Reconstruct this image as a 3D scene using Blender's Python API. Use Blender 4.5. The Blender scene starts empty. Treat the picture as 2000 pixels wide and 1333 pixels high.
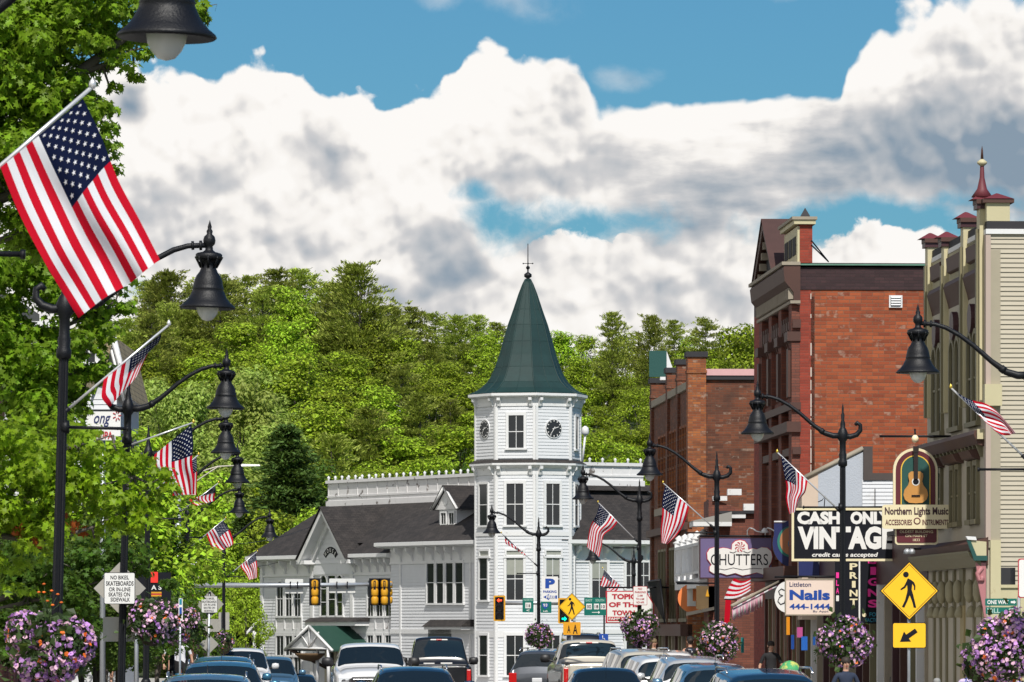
import bpy, math, random
import numpy as np
from mathutils import Vector, Matrix
random.seed(7); RNG = np.random.default_rng(7)
C = bpy.context.scene.collection
SC = bpy.context.scene
# ------------------------------------------------------------ camera
CH = 2.3                      # camera height; focal length 180 mm
cam = bpy.data.cameras.new('camera'); camo = bpy.data.objects.new('camera', cam); C.objects.link(camo)
camo.location = (0, 0, CH); camo.rotation_euler = (math.pi/2, 0, 0)
cam.sensor_width = 36; cam.lens = 180; cam.shift_y = 0.2795
cam.clip_start = 1; cam.clip_end = 5000
cam.dof.use_dof = True; cam.dof.focus_distance = 170; cam.dof.aperture_fstop = 22
SC.camera = camo
# ------------------------------------------------------------ light
SUN_AZ = math.radians(8)     # to the right of straight behind the camera
SUN_EL = math.radians(50)
sund = bpy.data.lights.new('sun', 'SUN'); sund.energy = 4.9; sund.angle = math.radians(0.5); sund.color = (1, .955, .88)
suno = bpy.data.objects.new('sun', sund); C.objects.link(suno)
sdir = Vector((math.sin(SUN_AZ)*math.cos(SUN_EL), -math.cos(SUN_AZ)*math.cos(SUN_EL), math.sin(SUN_EL)))
suno.rotation_euler = sdir.to_track_quat('Z', 'Y').to_euler(); suno.location = (40, -40, 80)
SC.view_settings.view_transform = 'Standard'; SC.view_settings.look = 'None'
SC.view_settings.exposure = 0.0; SC.view_settings.gamma = 1

class NT:
    """tiny node-tree helper"""
    def __init__(s, nt): s.nt = nt
    def n(s, t, **k):
        x = s.nt.nodes.new(t)
        for a, b in k.items(): setattr(x, a, b)
        return x
    def put(s, sock, v):
        if isinstance(v, bpy.types.NodeSocket): s.nt.links.new(v, sock)
        elif v is not None:
            if isinstance(v, (tuple, list)) and len(v) == 3 and sock.type == 'RGBA': v = (*v, 1)
            sock.default_value = v
    def m(s, op, a, b=None, c=None, clamp=False):
        x = s.n('ShaderNodeMath', operation=op, use_clamp=clamp)
        for i, v in enumerate((a, b, c)):
            if v is not None: s.put(x.inputs[i], v)
        return x.outputs[0]
    def mix(s, f, a, b, mode='MIX'):
        x = s.n('ShaderNodeMix', data_type='RGBA', blend_type=mode, clamp_factor=True)
        s.put(x.inputs[0], f); s.put(x.inputs[6], a); s.put(x.inputs[7], b)
        return x.outputs[2]
    def noise(s, vec, scale, detail=4, rough=.55, dist=0):
        x = s.n('ShaderNodeTexNoise'); s.put(x.inputs['Vector'], vec)
        x.inputs['Scale'].default_value = scale; x.inputs['Detail'].default_value = detail
        x.inputs['Roughness'].default_value = rough; x.inputs['Distortion'].default_value = dist
        return x.outputs['Fac']
    def smooth(s, v, a, b, lo=0., hi=1.):
        x = s.n('ShaderNodeMapRange', interpolation_type='SMOOTHSTEP')
        s.put(x.inputs[0], v); s.put(x.inputs[1], a); s.put(x.inputs[2], b); s.put(x.inputs[3], lo); s.put(x.inputs[4], hi)
        return x.outputs[0]
    def xyz(s, x_, y_, z_=0.):
        x = s.n('ShaderNodeCombineXYZ'); s.put(x.inputs[0], x_); s.put(x.inputs[1], y_); s.put(x.inputs[2], z_)
        return x.outputs[0]
# ------------------------------------------------------------ world: Nishita sky with procedural cumulus
W_ = bpy.data.worlds.new('World'); SC.world = W_; W_.use_nodes = True
wt = W_.node_tree; wt.nodes.clear(); N = NT(wt)
tc = N.n('ShaderNodeTexCoord'); sep = N.n('ShaderNodeSeparateXYZ'); wt.links.new(tc.outputs['Generated'], sep.inputs[0])
dx, dy, dz = sep.outputs
az = N.m('ARCTAN2', dx, dy); el = N.m('ARCSINE', dz)
U = N.m('MULTIPLY_ADD', az, 10.0, 1.0)       # azimuth, tenths of a radian, 0..2 inside the view
V = N.m('MULTIPLY_ADD', el, -10.0, 1.225)    # elevation, counted downward from 7 degrees up
P = N.xyz(U, V, 0.)
skyt = N.n('ShaderNodeTexSky', sky_type='NISHITA', sun_disc=False)
skyt.sun_elevation = SUN_EL; skyt.sun_rotation = math.pi - SUN_AZ
skyt.air_density = 1.0; skyt.dust_density = 0.6; skyt.ozone_density = 2.0
sky = N.mix(1.0, skyt.outputs[0], (.31, .64, .82), 'MULTIPLY')
def ell(u, v, rx, ry, P2, soft=1.0):
    s2 = N.n('ShaderNodeSeparateXYZ'); wt.links.new(P2, s2.inputs[0])
    a = N.m('MULTIPLY', N.m('SUBTRACT', s2.outputs[0], u), 1/rx); b = N.m('MULTIPLY', N.m('SUBTRACT', s2.outputs[1], v), 1/ry)
    r = N.m('SQRT', N.m('ADD', N.m('MULTIPLY', a, a), N.m('MULTIPLY', b, b)))
    return N.smooth(r, 1.0+soft*.5, 1.0-soft*.5)
def union(lst):
    r = lst[0]
    for x in lst[1:]: r = N.m('MAXIMUM', r, x)
    return r
# streaky layer at the right of the bank: the same field stretched sideways
st = N.m('MULTIPLY', N.smooth(U, 1.12, 1.30), N.smooth(U, 1.74, 1.60)); st = N.m('MULTIPLY', st, N.smooth(V, .50, .42))
def stretch(vec, sx, sy):
    x = N.n('ShaderNodeMapping'); N.put(x.inputs[0], vec); x.inputs['Scale'].default_value = (sx, sy, 1); return x.outputs[0]
PS_ = N.n('ShaderNodeMix', data_type='VECTOR'); N.put(PS_.inputs[0], N.m('MULTIPLY', st, 0.)); 
def warped(vec, sc, amt, det=5):
    w = N.n('ShaderNodeTexNoise'); N.put(w.inputs['Vector'], vec); w.inputs['Scale'].default_value = sc; w.inputs['Detail'].default_value = det; w.inputs['Roughness'].default_value = .5
    a_ = N.n('ShaderNodeVectorMath', operation='SUBTRACT'); N.put(a_.inputs[0], w.outputs['Color']); a_.inputs[1].default_value = (.5, .5, .5)
    m_ = N.n('ShaderNodeVectorMath', operation='MULTIPLY_ADD'); N.put(m_.inputs[0], a_.outputs[0]); m_.inputs[1].default_value = (amt, amt*.8, 0); N.put(m_.inputs[2], vec); return m_.outputs[0]
PW = warped(P, 6, .10, 7)          # wandering edges
PB = warped(P, 3.5, .16, 3)        # gentler wandering for the big soft masses
fc = N.n('ShaderNodeFloatCurve')
pts = [(-1,-.2),(-.3,.05),(.15,.12),(.25,.10),(.30,.13),(.36,.115),(.40,.135),(.44,.115),(.50,.105),(.56,.125),(.60,.14),(.66,.17),(.70,.152),(.735,.19),(.78,.185),(.83,.15),(.87,.15),(.90,.10),(.95,.075),
       (1.0,.09),(1.06,.095),(1.12,.10),(1.165,.18),(1.20,.195),(1.3,.198),(1.4,.196),(1.5,.19),(1.63,.186),(1.655,.14),(1.69,.08),(1.74,0.02),(1.8,-.01),(2.0,-.04),(2.3,-.2),(3,.2)]
cv = fc.mapping.curves[0]
fu = lambda u: (u+1)/4; fv = lambda v: (v+.3)/.6
cv.points[0].location = (0, fv(pts[0][1])); cv.points[1].location = (1, fv(pts[-1][1]))
for u, v in pts[1:-1]: cv.points.new(fu(u), fv(v))
fc.mapping.update()
wt.links.new(N.m('MULTIPLY_ADD', U, .25, .25), fc.inputs['Value'])
vtop = N.m('MULTIPLY_ADD', fc.outputs[0], .6, -.3)
def vor(vec, sc, sm):
    x = N.n('ShaderNodeTexVoronoi', feature='SMOOTH_F1'); N.put(x.inputs['Vector'], vec); x.inputs['Scale'].default_value = sc; x.inputs['Smoothness'].default_value = sm; return x.outputs['Distance']
n1 = N.noise(PW, 10, 8, .62)
n5 = N.noise(P, 26, 6, .6)
bil = N.m('ADD', N.m('MULTIPLY', vor(PW, 16, .5), .07), N.m('MULTIPLY', vor(PW, 42, .5), .022))
amp = N.m('MULTIPLY_ADD', st, -.75, 1.)
rag = N.m('ADD', N.m('MULTIPLY', N.m('SUBTRACT', n1, .5), .05), N.m('ADD', N.m('MULTIPLY', N.m('SUBTRACT', n5, .5), .02), N.m('SUBTRACT', .032, bil)))
f = N.m('ADD', N.m('SUBTRACT', V, vtop), N.m('MULTIPLY', rag, amp))
soft = N.m('ADD', N.smooth(U, .9, 1.1, .018, .032), N.m('MULTIPLY', st, -.02))
mask = N.smooth(f, 0.0, soft)
n7 = N.m('MULTIPLY_ADD', N.m('SUBTRACT', n1, .5), 1.3, 0.)
def softset(lst, lo=.30, hi=.75, vec=None):
    r = union([N.m('MULTIPLY', ell(u, v, a, b, vec or PB, 2.0), k) for u, v, a, b, k in lst])
    return N.smooth(N.m('ADD', r, n7), lo, hi)
gap = softset([(.93,.375,.05,.03,.9),(1.0,.42,.11,.05,1.1),(1.14,.455,.17,.055,1.0),(1.24,.445,.09,.045,.95),(1.72,.445,.21,.055,1.3),(1.88,.40,.14,.025,.8),(.28,.57,.05,.03,.8),(1.0,.445,.06,.03,.8)], .33, 1.05)
low = softset([(1.08,.53,.10,.07,1.),(1.17,.53,.08,.05,1.),(1.24,.50,.03,.03,.9),(1.33,.56,.10,.055,1.),(1.72,.505,.10,.045,1.2),(1.81,.50,.06,.04,1.2),(1.45,.57,.06,.05,1.),(.97,.57,.06,.05,.8),(1.63,.515,.04,.03,.9)], .38, .55)
low2 = N.smooth(N.m('ADD', V, N.m('MULTIPLY', n7, .08)), .56, .62)
cl = N.m('MAXIMUM', N.m('MULTIPLY', mask, N.m('SUBTRACT', 1., gap)), N.m('MAXIMUM', low, low2))
wisp = N.m('MULTIPLY', softset([(1.02,.02,.09,.035,.9),(1.215,.145,.06,.02,.9),(.86,.005,.05,.025,.8),(1.57,.0,.1,.015,.7)], .3, 1.3), .40)
up = N.m('MULTIPLY', N.smooth(N.noise(P, .8, 6, .55), .62, .74), N.smooth(V, -.4, -.9))
cl = N.m('MAXIMUM', cl, N.m('MAXIMUM', wisp, up))
# shading: broad grey hollows and undersides plus relief of the billows lit from the upper right
PC = warped(P, 9, .045, 4)
def relief(off):
    o = N.n('ShaderNodeVectorMath', operation='ADD'); N.put(o.inputs[0], PC); o.inputs[1].default_value = off
    a = N.noise(o.outputs[0], 6, 7, .5)
    return N.m('SUBTRACT', N.m('MULTIPLY', a, .8), N.m('ADD', N.m('MULTIPLY', vor(o.outputs[0], 7, .6), .85), N.m('ADD', N.m('MULTIPLY', vor(o.outputs[0], 16, .5), .42), N.m('MULTIPLY', vor(o.outputs[0], 38, .5), .20))))
rel = N.m('SUBTRACT', relief((0, 0, 0)), relief((.010, -.020, 0)))
rel = N.m('MULTIPLY', rel, N.m('MULTIPLY_ADD', st, -.6, 1.))
grey = union([N.m('MULTIPLY', ell(u, v, a, b, PB, 2.0), g) for u, v, a, b, g in [
    (1.80,.30,.24,.09,1.),(1.95,.33,.2,.10,1.1),(1.66,.30,.12,.05,.9),(1.84,.20,.12,.05,.45),(.64,.32,.065,.075,.62),(.43,.34,.09,.06,.40),(.30,.42,.12,.06,.42),(.52,.47,.20,.07,.42),(.75,.46,.10,.05,.35),(1.25,.28,.25,.03,.42),(1.12,.34,.22,.05,.48),
    (.27,.20,.035,.035,.8),(1.35,.37,.25,.05,.58),(1.12,.16,.06,.07,.55),(.87,.50,.09,.07,.62),(.80,.56,.10,.03,.6),(1.18,.58,.16,.04,.45),(1.42,.60,.1,.04,.5),(1.5,.47,.16,.06,.55),(1.45,.25,.16,.02,.42),(1.62,.36,.2,.05,.7),(1.04,.47,.05,.04,.5),(.98,.02,.2,.05,.5),(1.21,.145,.1,.04,.6),(1.37,.46,.14,.07,.5),(1.05,.24,.14,.04,.22),(.92,.30,.05,.06,.25),(.40,.47,.3,.08,.45),(1.12,.56,.12,.05,.45),(1.3,.60,.2,.05,.5),(1.62,.54,.1,.03,.3),(.9,.58,.15,.03,.5),(1.9,.08,.16,.06,.35),(1.5,.40,.3,.03,.55)]])
ns = N.noise(stretch(P, 1, 3.2), 4., 6, .55)
streak = N.m('MULTIPLY', N.m('SUBTRACT', ns, .5), N.m('MULTIPLY_ADD', st, 1.6, .15))
g2 = N.m('ADD', N.m('ADD', grey, streak), N.m('ADD', N.m('MULTIPLY', N.m('SUBTRACT', N.noise(PB, 2.6, 4, .45), .45), .9), N.m('MULTIPLY', N.m('SUBTRACT', N.noise(PW, 9, 5, .5), .5), .38)))
g3 = N.m('ADD', g2, N.m('MULTIPLY_ADD', rel, -1.15, -.07))
g3 = N.m('SUBTRACT', g3, N.m('MULTIPLY', N.smooth(f, .12, .0), N.m('MULTIPLY', N.smooth(V, -.1, 0.), .30)))
g3 = N.m('ADD', g3, N.m('MULTIPLY', N.smooth(V, -.3, -1.), .45), clamp=True)
ramp = N.n('ShaderNodeValToRGB'); wt.links.new(g3, ramp.inputs[0])
e = ramp.color_ramp; e.elements[0].color = (.94, .915, .885, 1); e.elements[1].color = (.235, .31, .39, 1); e.elements[1].position = 1
for p_, c_ in ((.18, (.88, .85, .815, 1)), (.42, (.62, .615, .62, 1)), (.75, (.39, .43, .475, 1))):
    q_ = e.elements.new(p_); q_.color = c_
ccol = N.mix(1.0, ramp.outputs[0], (11., 11., 11.), 'MULTIPLY')
fin = N.mix(cl, sky, ccol)
bg = N.n('ShaderNodeBackground'); wt.links.new(fin, bg.inputs[0]); bg.inputs[1].default_value = 0.095
wo = N.n('ShaderNodeOutputWorld'); wt.links.new(bg.outputs[0], wo.inputs[0])
W_.cycles.sampling_method = 'MANUAL'; W_.cycles.sample_map_resolution = 512

# ------------------------------------------------------------ materials
MATS = {}
def mat(name, col, rough=.6, metal=0., var=0., vscale=3., bump=0., bscale=40., spec=.5, coat=0., isl=0., emit=None, trans=0., objr=0., hue=0., var2=None, v2=(.5,.7), v2scale=2.):
    if name in MATS: return MATS[name]
    m = bpy.data.materials.new(name); m.use_nodes = True; nt = m.node_tree; K = NT(nt)
    b = nt.nodes['Principled BSDF']; out = nt.nodes['Material Output']
    geo = K.n('ShaderNodeNewGeometry'); tcn = K.n('ShaderNodeTexCoord')
    c = K.n('ShaderNodeRGB'); c.outputs[0].default_value = (*col, 1); c = c.outputs[0]
    if var2 is not None:
        fct = K.smooth(K.noise(tcn.outputs['Object'], v2scale, 6, .65), v2[0], v2[1]); c = K.mix(fct, c, (*var2, 1))
    val = None
    if var: val = K.m('MULTIPLY_ADD', K.noise(tcn.outputs['Object'], vscale, 5), var*2, 1-var)
    if isl:
        k = K.m('MULTIPLY_ADD', geo.outputs['Random Per Island'], isl*2, 1-isl); val = k if val is None else K.m('MULTIPLY', val, k)
    if objr:
        oi = K.n('ShaderNodeObjectInfo'); k = K.m('MULTIPLY_ADD', oi.outputs['Random'], objr*2, 1-objr); val = k if val is None else K.m('MULTIPLY', val, k)
    if val is not None or hue:
        h = K.n('ShaderNodeHueSaturation'); K.put(h.inputs['Color'], c)
        if val is not None: K.put(h.inputs['Value'], val)
        if hue:
            oi = K.n('ShaderNodeObjectInfo')
            r_ = K.m('ADD', K.m('MULTIPLY', oi.outputs['Random'], .6), K.m('MULTIPLY', geo.outputs['Random Per Island'], .4)) if isl else oi.outputs['Random']
            K.put(h.inputs['Hue'], K.m('MULTIPLY_ADD', r_, hue*2, .5-hue))
        c = h.outputs[0]
    K.put(b.inputs['Base Color'], c); b.inputs['Roughness'].default_value = rough; b.inputs['Metallic'].default_value = metal
    b.inputs['Specular IOR Level'].default_value = spec
    if coat: b.inputs['Coat Weight'].default_value = coat; b.inputs['Coat Roughness'].default_value = .03
    if bump:
        bn = K.n('ShaderNodeBump'); bn.inputs['Strength'].default_value = bump; bn.inputs['Distance'].default_value = .02
        K.put(bn.inputs['Height'], K.noise(tcn.outputs['Object'], bscale, 4)); K.put(b.inputs['Normal'], bn.outputs[0])
    if emit: b.inputs['Emission Color'].default_value = (*emit[0], 1); b.inputs['Emission Strength'].default_value = emit[1]
    if trans:
        tr = K.n('ShaderNodeBsdfTranslucent'); h2 = K.mix(.5, c, (.50, .72, .10, 1)); K.put(tr.inputs[0], h2)
        if trans < 0: K.put(tr.inputs[0], c); trans = -trans
        mx = K.n('ShaderNodeMixShader'); mx.inputs[0].default_value = trans
        nt.links.new(b.outputs[0], mx.inputs[1]); nt.links.new(tr.outputs[0], mx.inputs[2]); nt.links.new(mx.outputs[0], out.inputs[0])
    MATS[name] = m; return m
def brick(name, c1, c2, mortar, scale=1., stain=(.05,.04,.04), sa=(.55,.75), white=None, course=.075):
    m = bpy.data.materials.new(name); m.use_nodes = True; K = NT(m.node_tree); b = m.node_tree.nodes['Principled BSDF']
    uv = K.n('ShaderNodeUVMap'); uv.uv_map = 'UVMap'
    br = K.n('ShaderNodeTexBrick'); K.put(br.inputs['Vector'], uv.outputs[0])
    br.inputs['Color1'].default_value = (*c1, 1); br.inputs['Color2'].default_value = (*c2, 1); br.inputs['Mortar'].default_value = (*mortar, 1)
    br.inputs['Scale'].default_value = 1; br.inputs['Mortar Size'].default_value = .008*scale; br.inputs['Brick Width'].default_value = .24*scale; br.inputs['Row Height'].default_value = course*scale
    br.inputs['Mortar Smooth'].default_value = .3
    n_ = K.noise(uv.outputs[0], .9, 7, .65); n2 = K.noise(uv.outputs[0], 5., 5, .6)
    mp = K.n('ShaderNodeMapping'); K.put(mp.inputs[0], uv.outputs[0]); mp.inputs['Scale'].default_value = (1/.24/scale, 1/course/scale, 1)
    fl = K.n('ShaderNodeVectorMath', operation='FLOOR'); K.put(fl.inputs[0], mp.outputs[0]); wq = K.n('ShaderNodeTexWhiteNoise', noise_dimensions='2D'); K.put(wq.inputs['Vector'], fl.outputs[0]); wn = wq.outputs['Value']
    c = K.mix(K.m('MULTIPLY', K.smooth(n_, sa[0], sa[1]), .75), br.outputs[0], (*stain, 1))
    c = K.mix(K.smooth(wn, .15, 1.0, 0., .46), c, (*[x*.45 for x in c2], 1))
    if white: c = K.mix(K.m('MULTIPLY', K.m('MULTIPLY', K.smooth(n2, .45, .65), K.m('GREATER_THAN', wn, .86)), white), c, (.45, .36, .28, 1))
    K.put(b.inputs['Base Color'], c); b.inputs['Roughness'].default_value = .85
    bp = K.n('ShaderNodeBump'); bp.inputs['Strength'].default_value = .5; bp.inputs['Distance'].default_value = .01; K.put(bp.inputs['Height'], K.m('SUBTRACT', 1., br.outputs['Fac'])); K.put(b.inputs['Normal'], bp.outputs[0])
    MATS[name] = m; return m
def shingle(name, c1, c2, row=.14, wid=.3):
    m = bpy.data.materials.new(name); m.use_nodes = True; K = NT(m.node_tree); b = m.node_tree.nodes['Principled BSDF']
    uv = K.n('ShaderNodeUVMap'); uv.uv_map = 'UVMap'
    br = K.n('ShaderNodeTexBrick'); K.put(br.inputs['Vector'], uv.outputs[0])
    br.inputs['Color1'].default_value = (*c1, 1); br.inputs['Color2'].default_value = (*c2, 1); br.inputs['Mortar'].default_value = (*[x*.3 for x in c2], 1)
    br.inputs['Scale'].default_value = 1; br.inputs['Mortar Size'].default_value = .012; br.inputs['Brick Width'].default_value = wid; br.inputs['Row Height'].default_value = row
    c = K.mix(K.smooth(K.noise(uv.outputs[0], 1.3, 6, .7), .45, .75, 0., .6), br.outputs[0], (*[x*1.7 for x in c1], 1))
    K.put(b.inputs['Base Color'], c); b.inputs['Roughness'].default_value = .9
    MATS[name] = m; return m
IRON = mat('black_iron', (.004, .0045, .007), .5, .0, spec=.35, bump=.25, bscale=60)
BULB = mat('frosted_glass', (.62, .62, .60), .25, var=.15)
STEEL = mat('galvanised_steel', (.42, .44, .47), .45, .6, var=.12, vscale=6)
SIGNBACK = mat('sign_back', (.42, .40, .36), .5, .35, var=.1, vscale=12)
WHITEP = mat('white_paint', (.68, .68, .68), .55, var=.05, var2=(.40, .38, .35), v2=(.60, .78), v2scale=4)
WHITEW = mat('white_siding', (.62, .63, .65), .6, var=.07, vscale=1.4, var2=(.42, .41, .39), v2=(.62, .80), v2scale=2.2)
PEEL = mat('peeling_white', (.66, .65, .65), .7, var=.1, var2=(.16, .14, .13), v2=(.60, .66), v2scale=1.7)
GLASS = mat('window_glass', (.012, .015, .018), .06, spec=.5, var=.5, vscale=1.5)
CURT = mat('window_blind', (.30, .31, .27), .7, var=.15)
SIGNW = mat('sign_white', (.72, .71, .69), .5, var=.04)
BLACKP = mat('sign_black', (.006, .007, .012), .6, spec=.2)
YEL = mat('sign_yellow', (.90, .50, .01), .45, var=.05)
REDP = mat('red_paint', (.50, .03, .04), .5)
GREENS = mat('sign_green', (.0, .13, .10), .4)
BLUES = mat('sign_blue', (.01, .06, .32), .4)
# ------------------------------------------------------------ pixels to world
def Wp(px, py, D): return Vector(((px-1000)/10000*D, D, CH+(1225-py)/10000*D))
class Plane:
    """vertical wall from A to B (seen with A at the left); d counts outward, z up"""
    def __init__(s, A, B, off=0.):
        s.A = Vector(A[:2]); s.B = Vector(B[:2]); s.t = (s.B-s.A).normalized(); s.n = Vector((s.t.y, -s.t.x)); s.A = s.A+s.n*off; s.B = s.B+s.n*off; s.L = (s.B-s.A).length
    def w(s, a, d, z):
        p = s.A+s.t*a+s.n*d; return Vector((p.x, p.y, z))
    def hit(s, px, py=1225, d=0.):
        k = (px-1000)/10000; A = s.A+s.n*d
        a = (k*A.y-A.x)/(s.t.x-k*s.t.y); D = A.y+s.t.y*a
        return a, CH+(1225-py)/10000*D
    def s(s, px, d=0.): return s.hit(px, 1225, d)[0]
    def z(s, px, py, d=0.): return s.hit(px, py, d)[1]
    def sub(s, px0, px1, off=0.): return Plane(s.w(s.s(px0, off), off, 0), s.w(s.s(px1, off), off, 0))
# ------------------------------------------------------------ mesh builder (world coordinates)
_tc = {}
def text_geo(t, shear=0., bold=0., spacing=1.):
    key = (t, shear, bold, spacing)
    if key not in _tc:
        c = bpy.data.curves.new('lettering', 'FONT'); c.body = t; c.size = 1; c.shear = shear; c.offset = bold; c.space_character = spacing; c.resolution_u = 3
        o = bpy.data.objects.new('lettering', c); me = o.to_mesh()
        v = [tuple(x.co) for x in me.vertices]; fs = [tuple(p.vertices) for p in me.polygons]
        o.to_mesh_clear(); bpy.data.objects.remove(o); bpy.data.curves.remove(c)
        _tc[key] = (v, fs)
    return _tc[key]
class MB:
    def __init__(s): s.v = []; s.f = []; s.m = []; s.sm = []; s.mats = []
    def mi(s, m):
        if m not in s.mats: s.mats.append(m)
        return s.mats.index(m)
    def add(s, vs, fs, m, smooth=False):
        b = len(s.v); s.v += [tuple(v) for v in vs]; i = s.mi(m)
        for f in fs: s.f.append(tuple(b+k for k in f)); s.m.append(i); s.sm.append(smooth)
        return s
    def hexa(s, c, m):   # 8 corners: bottom 4 ccw, top 4
        return s.add(c, [(0,3,2,1),(4,5,6,7),(0,1,5,4),(1,2,6,5),(2,3,7,6),(3,0,4,7)], m)
    def box(s, x0, x1, y0, y1, z0, z1, m):
        return s.hexa([(x0,y0,z0),(x1,y0,z0),(x1,y1,z0),(x0,y1,z0),(x0,y0,z1),(x1,y0,z1),(x1,y1,z1),(x0,y1,z1)], m)
    def pb(s, P, a0, a1, d0, d1, z0, z1, m):   # box on a wall plane; d1 is the outer side
        if a1 < a0: a0, a1 = a1, a0
        if z1 < z0: z0, z1 = z1, z0
        if d1 < d0: d0, d1 = d1, d0
        return s.hexa([P.w(a0,d1,z0),P.w(a1,d1,z0),P.w(a1,d0,z0),P.w(a0,d0,z0),P.w(a0,d1,z1),P.w(a1,d1,z1),P.w(a1,d0,z1),P.w(a0,d0,z1)], m)
    def prism(s, P, poly, d0, d1, m):   # polygon (a,z) ccw seen from outside, extruded d0..d1
        if d1 < d0: d0, d1 = d1, d0
        ar = sum(poly[i][0]*poly[(i+1)%len(poly)][1]-poly[(i+1)%len(poly)][0]*poly[i][1] for i in range(len(poly)))
        if ar < 0: poly = poly[::-1]
        n = len(poly); vs = [P.w(a, d1, z) for a, z in poly]+[P.w(a, d0, z) for a, z in poly]
        return s.add(vs, [tuple(range(n)), tuple(range(2*n-1, n-1, -1))]+[(i, n+i, n+(i+1)%n, (i+1)%n) for i in range(n)], m)
    def xprism(s, P, poly, a0, a1, m):  # profile (d,z) extruded along the wall
        n = len(poly); ar = sum(poly[i][0]*poly[(i+1)%n][1]-poly[(i+1)%n][0]*poly[i][1] for i in range(n))
        if ar < 0: poly = poly[::-1]
        vs = [P.w(a0, d, z) for d, z in poly]+[P.w(a1, d, z) for d, z in poly]
        return s.add(vs, [tuple(range(n-1,-1,-1)), tuple(range(n, 2*n))]+[(i, (i+1)%n, n+(i+1)%n, n+i) for i in range(n)], m)
    def tube(s, pts, rad, m, n=10, cap=True, smooth=True):
        pts = [Vector(p) for p in pts]; k = len(pts)
        if not hasattr(rad, '__len__'): rad = [rad]*k
        vs = []; up = None
        for i, p in enumerate(pts):
            t = (pts[min(i+1, k-1)]-pts[max(i-1, 0)]); t = t.normalized() if t.length > 1e-9 else Vector((0,0,1))
            if up is None: up = Vector((0,1,0)) if abs(t.y) < .9 else Vector((1,0,0))
            a = t.cross(up).normalized(); b = a.cross(t).normalized(); up = b
            for j in range(n):
                w = 2*math.pi*j/n; vs.append(p+(a*math.cos(w)+b*math.sin(w))*rad[i])
        fs = [(i*n+j, i*n+(j+1)%n, (i+1)*n+(j+1)%n, (i+1)*n+j) for i in range(k-1) for j in range(n)]
        if cap: fs += [tuple(range(n-1,-1,-1)), tuple((k-1)*n+j for j in range(n))]
        return s.add(vs, fs, m, smooth)
    def lathe(s, prof, c, m, n=20, smooth=True, a0=0., sy=1.):
        c = Vector(c); vs = []
        for r, z in prof:
            for j in range(n):
                w = a0+2*math.pi*j/n; vs.append((c.x+r*math.cos(w), c.y+sy*r*math.sin(w), c.z+z))
        k = len(prof)
        fs = [(i*n+j, i*n+(j+1)%n, (i+1)*n+(j+1)%n, (i+1)*n+j) for i in range(k-1) for j in range(n)]
        if prof[0][0] > 1e-4: fs.append(tuple(range(n-1,-1,-1)))
        if prof[-1][0] > 1e-4: fs.append(tuple((k-1)*n+j for j in range(n)))
        return s.add(vs, fs, m, smooth)
    def disc(s, P, a, z, r, d0, d1, m, n=28, ry=None):
        return s.prism(P, [(a+r*math.cos(2*math.pi*i/n), z+(ry or r)*math.sin(2*math.pi*i/n)) for i in range(n)], d0, d1, m)
    def text(s, P, t, a0, a1, z0, z1, d, m, shear=0., bold=.02, fit=True, th=.006, spacing=1.):
        v, fs = text_geo(t, shear, bold, spacing)
        if not v: return s
        x0 = min(q[0] for q in v); x1 = max(q[0] for q in v); y0 = min(q[1] for q in v); y1 = max(q[1] for q in v)
        sx = (a1-a0)/(x1-x0); sz = (z1-z0)/(y1-y0)
        if not fit: sx = min(sx, sz); sz = sx
        ox = (a0+a1)/2-(x0+x1)/2*sx; oz = (z0+z1)/2-(y0+y1)/2*sz
        vs = [P.w(ox+q[0]*sx, d+th, oz+q[1]*sz) for q in v]
        return s.add(vs, fs, m)
    def build(s, name, parent=None, root=None, uv=True):
        me = bpy.data.meshes.new(name)
        o0 = Vector((0,0,0)) if root is None else Vector(root)
        par = parent
        if parent is not None: o0 = Vector(parent['_o'])
        vs = [(v[0]-o0.x, v[1]-o0.y, v[2]-o0.z) for v in s.v]
        me.from_pydata(vs, [], s.f)
        for m in s.mats: me.materials.append(m)
        if len(s.f):
            me.polygons.foreach_set('material_index', s.m); me.polygons.foreach_set('use_smooth', s.sm)
        if uv and len(s.f):
            uvl = me.uv_layers.new(name='UVMap'); co = np.array(s.v); dat = np.zeros((len(me.loops), 2)); me.update()
            nr = np.zeros(len(me.polygons)*3); me.polygons.foreach_get('normal', nr); nr = nr.reshape(-1, 3)
            lv = np.zeros(len(me.loops), dtype=np.int32); me.loops.foreach_get('vertex_index', lv)
            tot = np.zeros(len(me.polygons), dtype=np.int32); me.polygons.foreach_get('loop_total', tot)
            pn = np.repeat(nr, tot, axis=0); p = co[lv]
            hl = np.hypot(pn[:,0], pn[:,1]); flat = hl < .25
            tx = np.where(flat, 1, pn[:,1]*-1/np.maximum(hl, 1e-6)); ty = np.where(flat, 0, pn[:,0]/np.maximum(hl, 1e-6))
            u = p[:,0]*-tx*-1+p[:,1]*ty
            sl = np.where(flat, 1, np.maximum(hl, .3)); vv = np.where(flat, p[:,1], p[:,2]/sl)
            dat[:,0] = u; dat[:,1] = vv; uvl.data.foreach_set('uv', dat.ravel())
        me.update()
        o = bpy.data.objects.new(name, me); C.objects.link(o); o['_o'] = tuple(o0)
        if parent is not None:
            o.parent = parent
        else: o.location = o0
        return o
def tag(o, label=None, cat=None, group=None, kind=None):
    if label: o['label'] = label
    if cat: o['category'] = cat
    if group: o['group'] = group
    if kind: o['kind'] = kind
    return o
def thing(name, loc, label, cat, group=None):
    o = bpy.data.objects.new(name, None); C.objects.link(o); o.location = loc; o['_o'] = tuple(loc); o.empty_display_size = .2
    return tag(o, label, cat, group)
def copy_tree(o, parent=None):
    c = o.copy(); C.objects.link(c)
    if parent is not None: c.parent = parent
    for ch in KIDS(o): copy_tree(ch, c)
    return c
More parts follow.
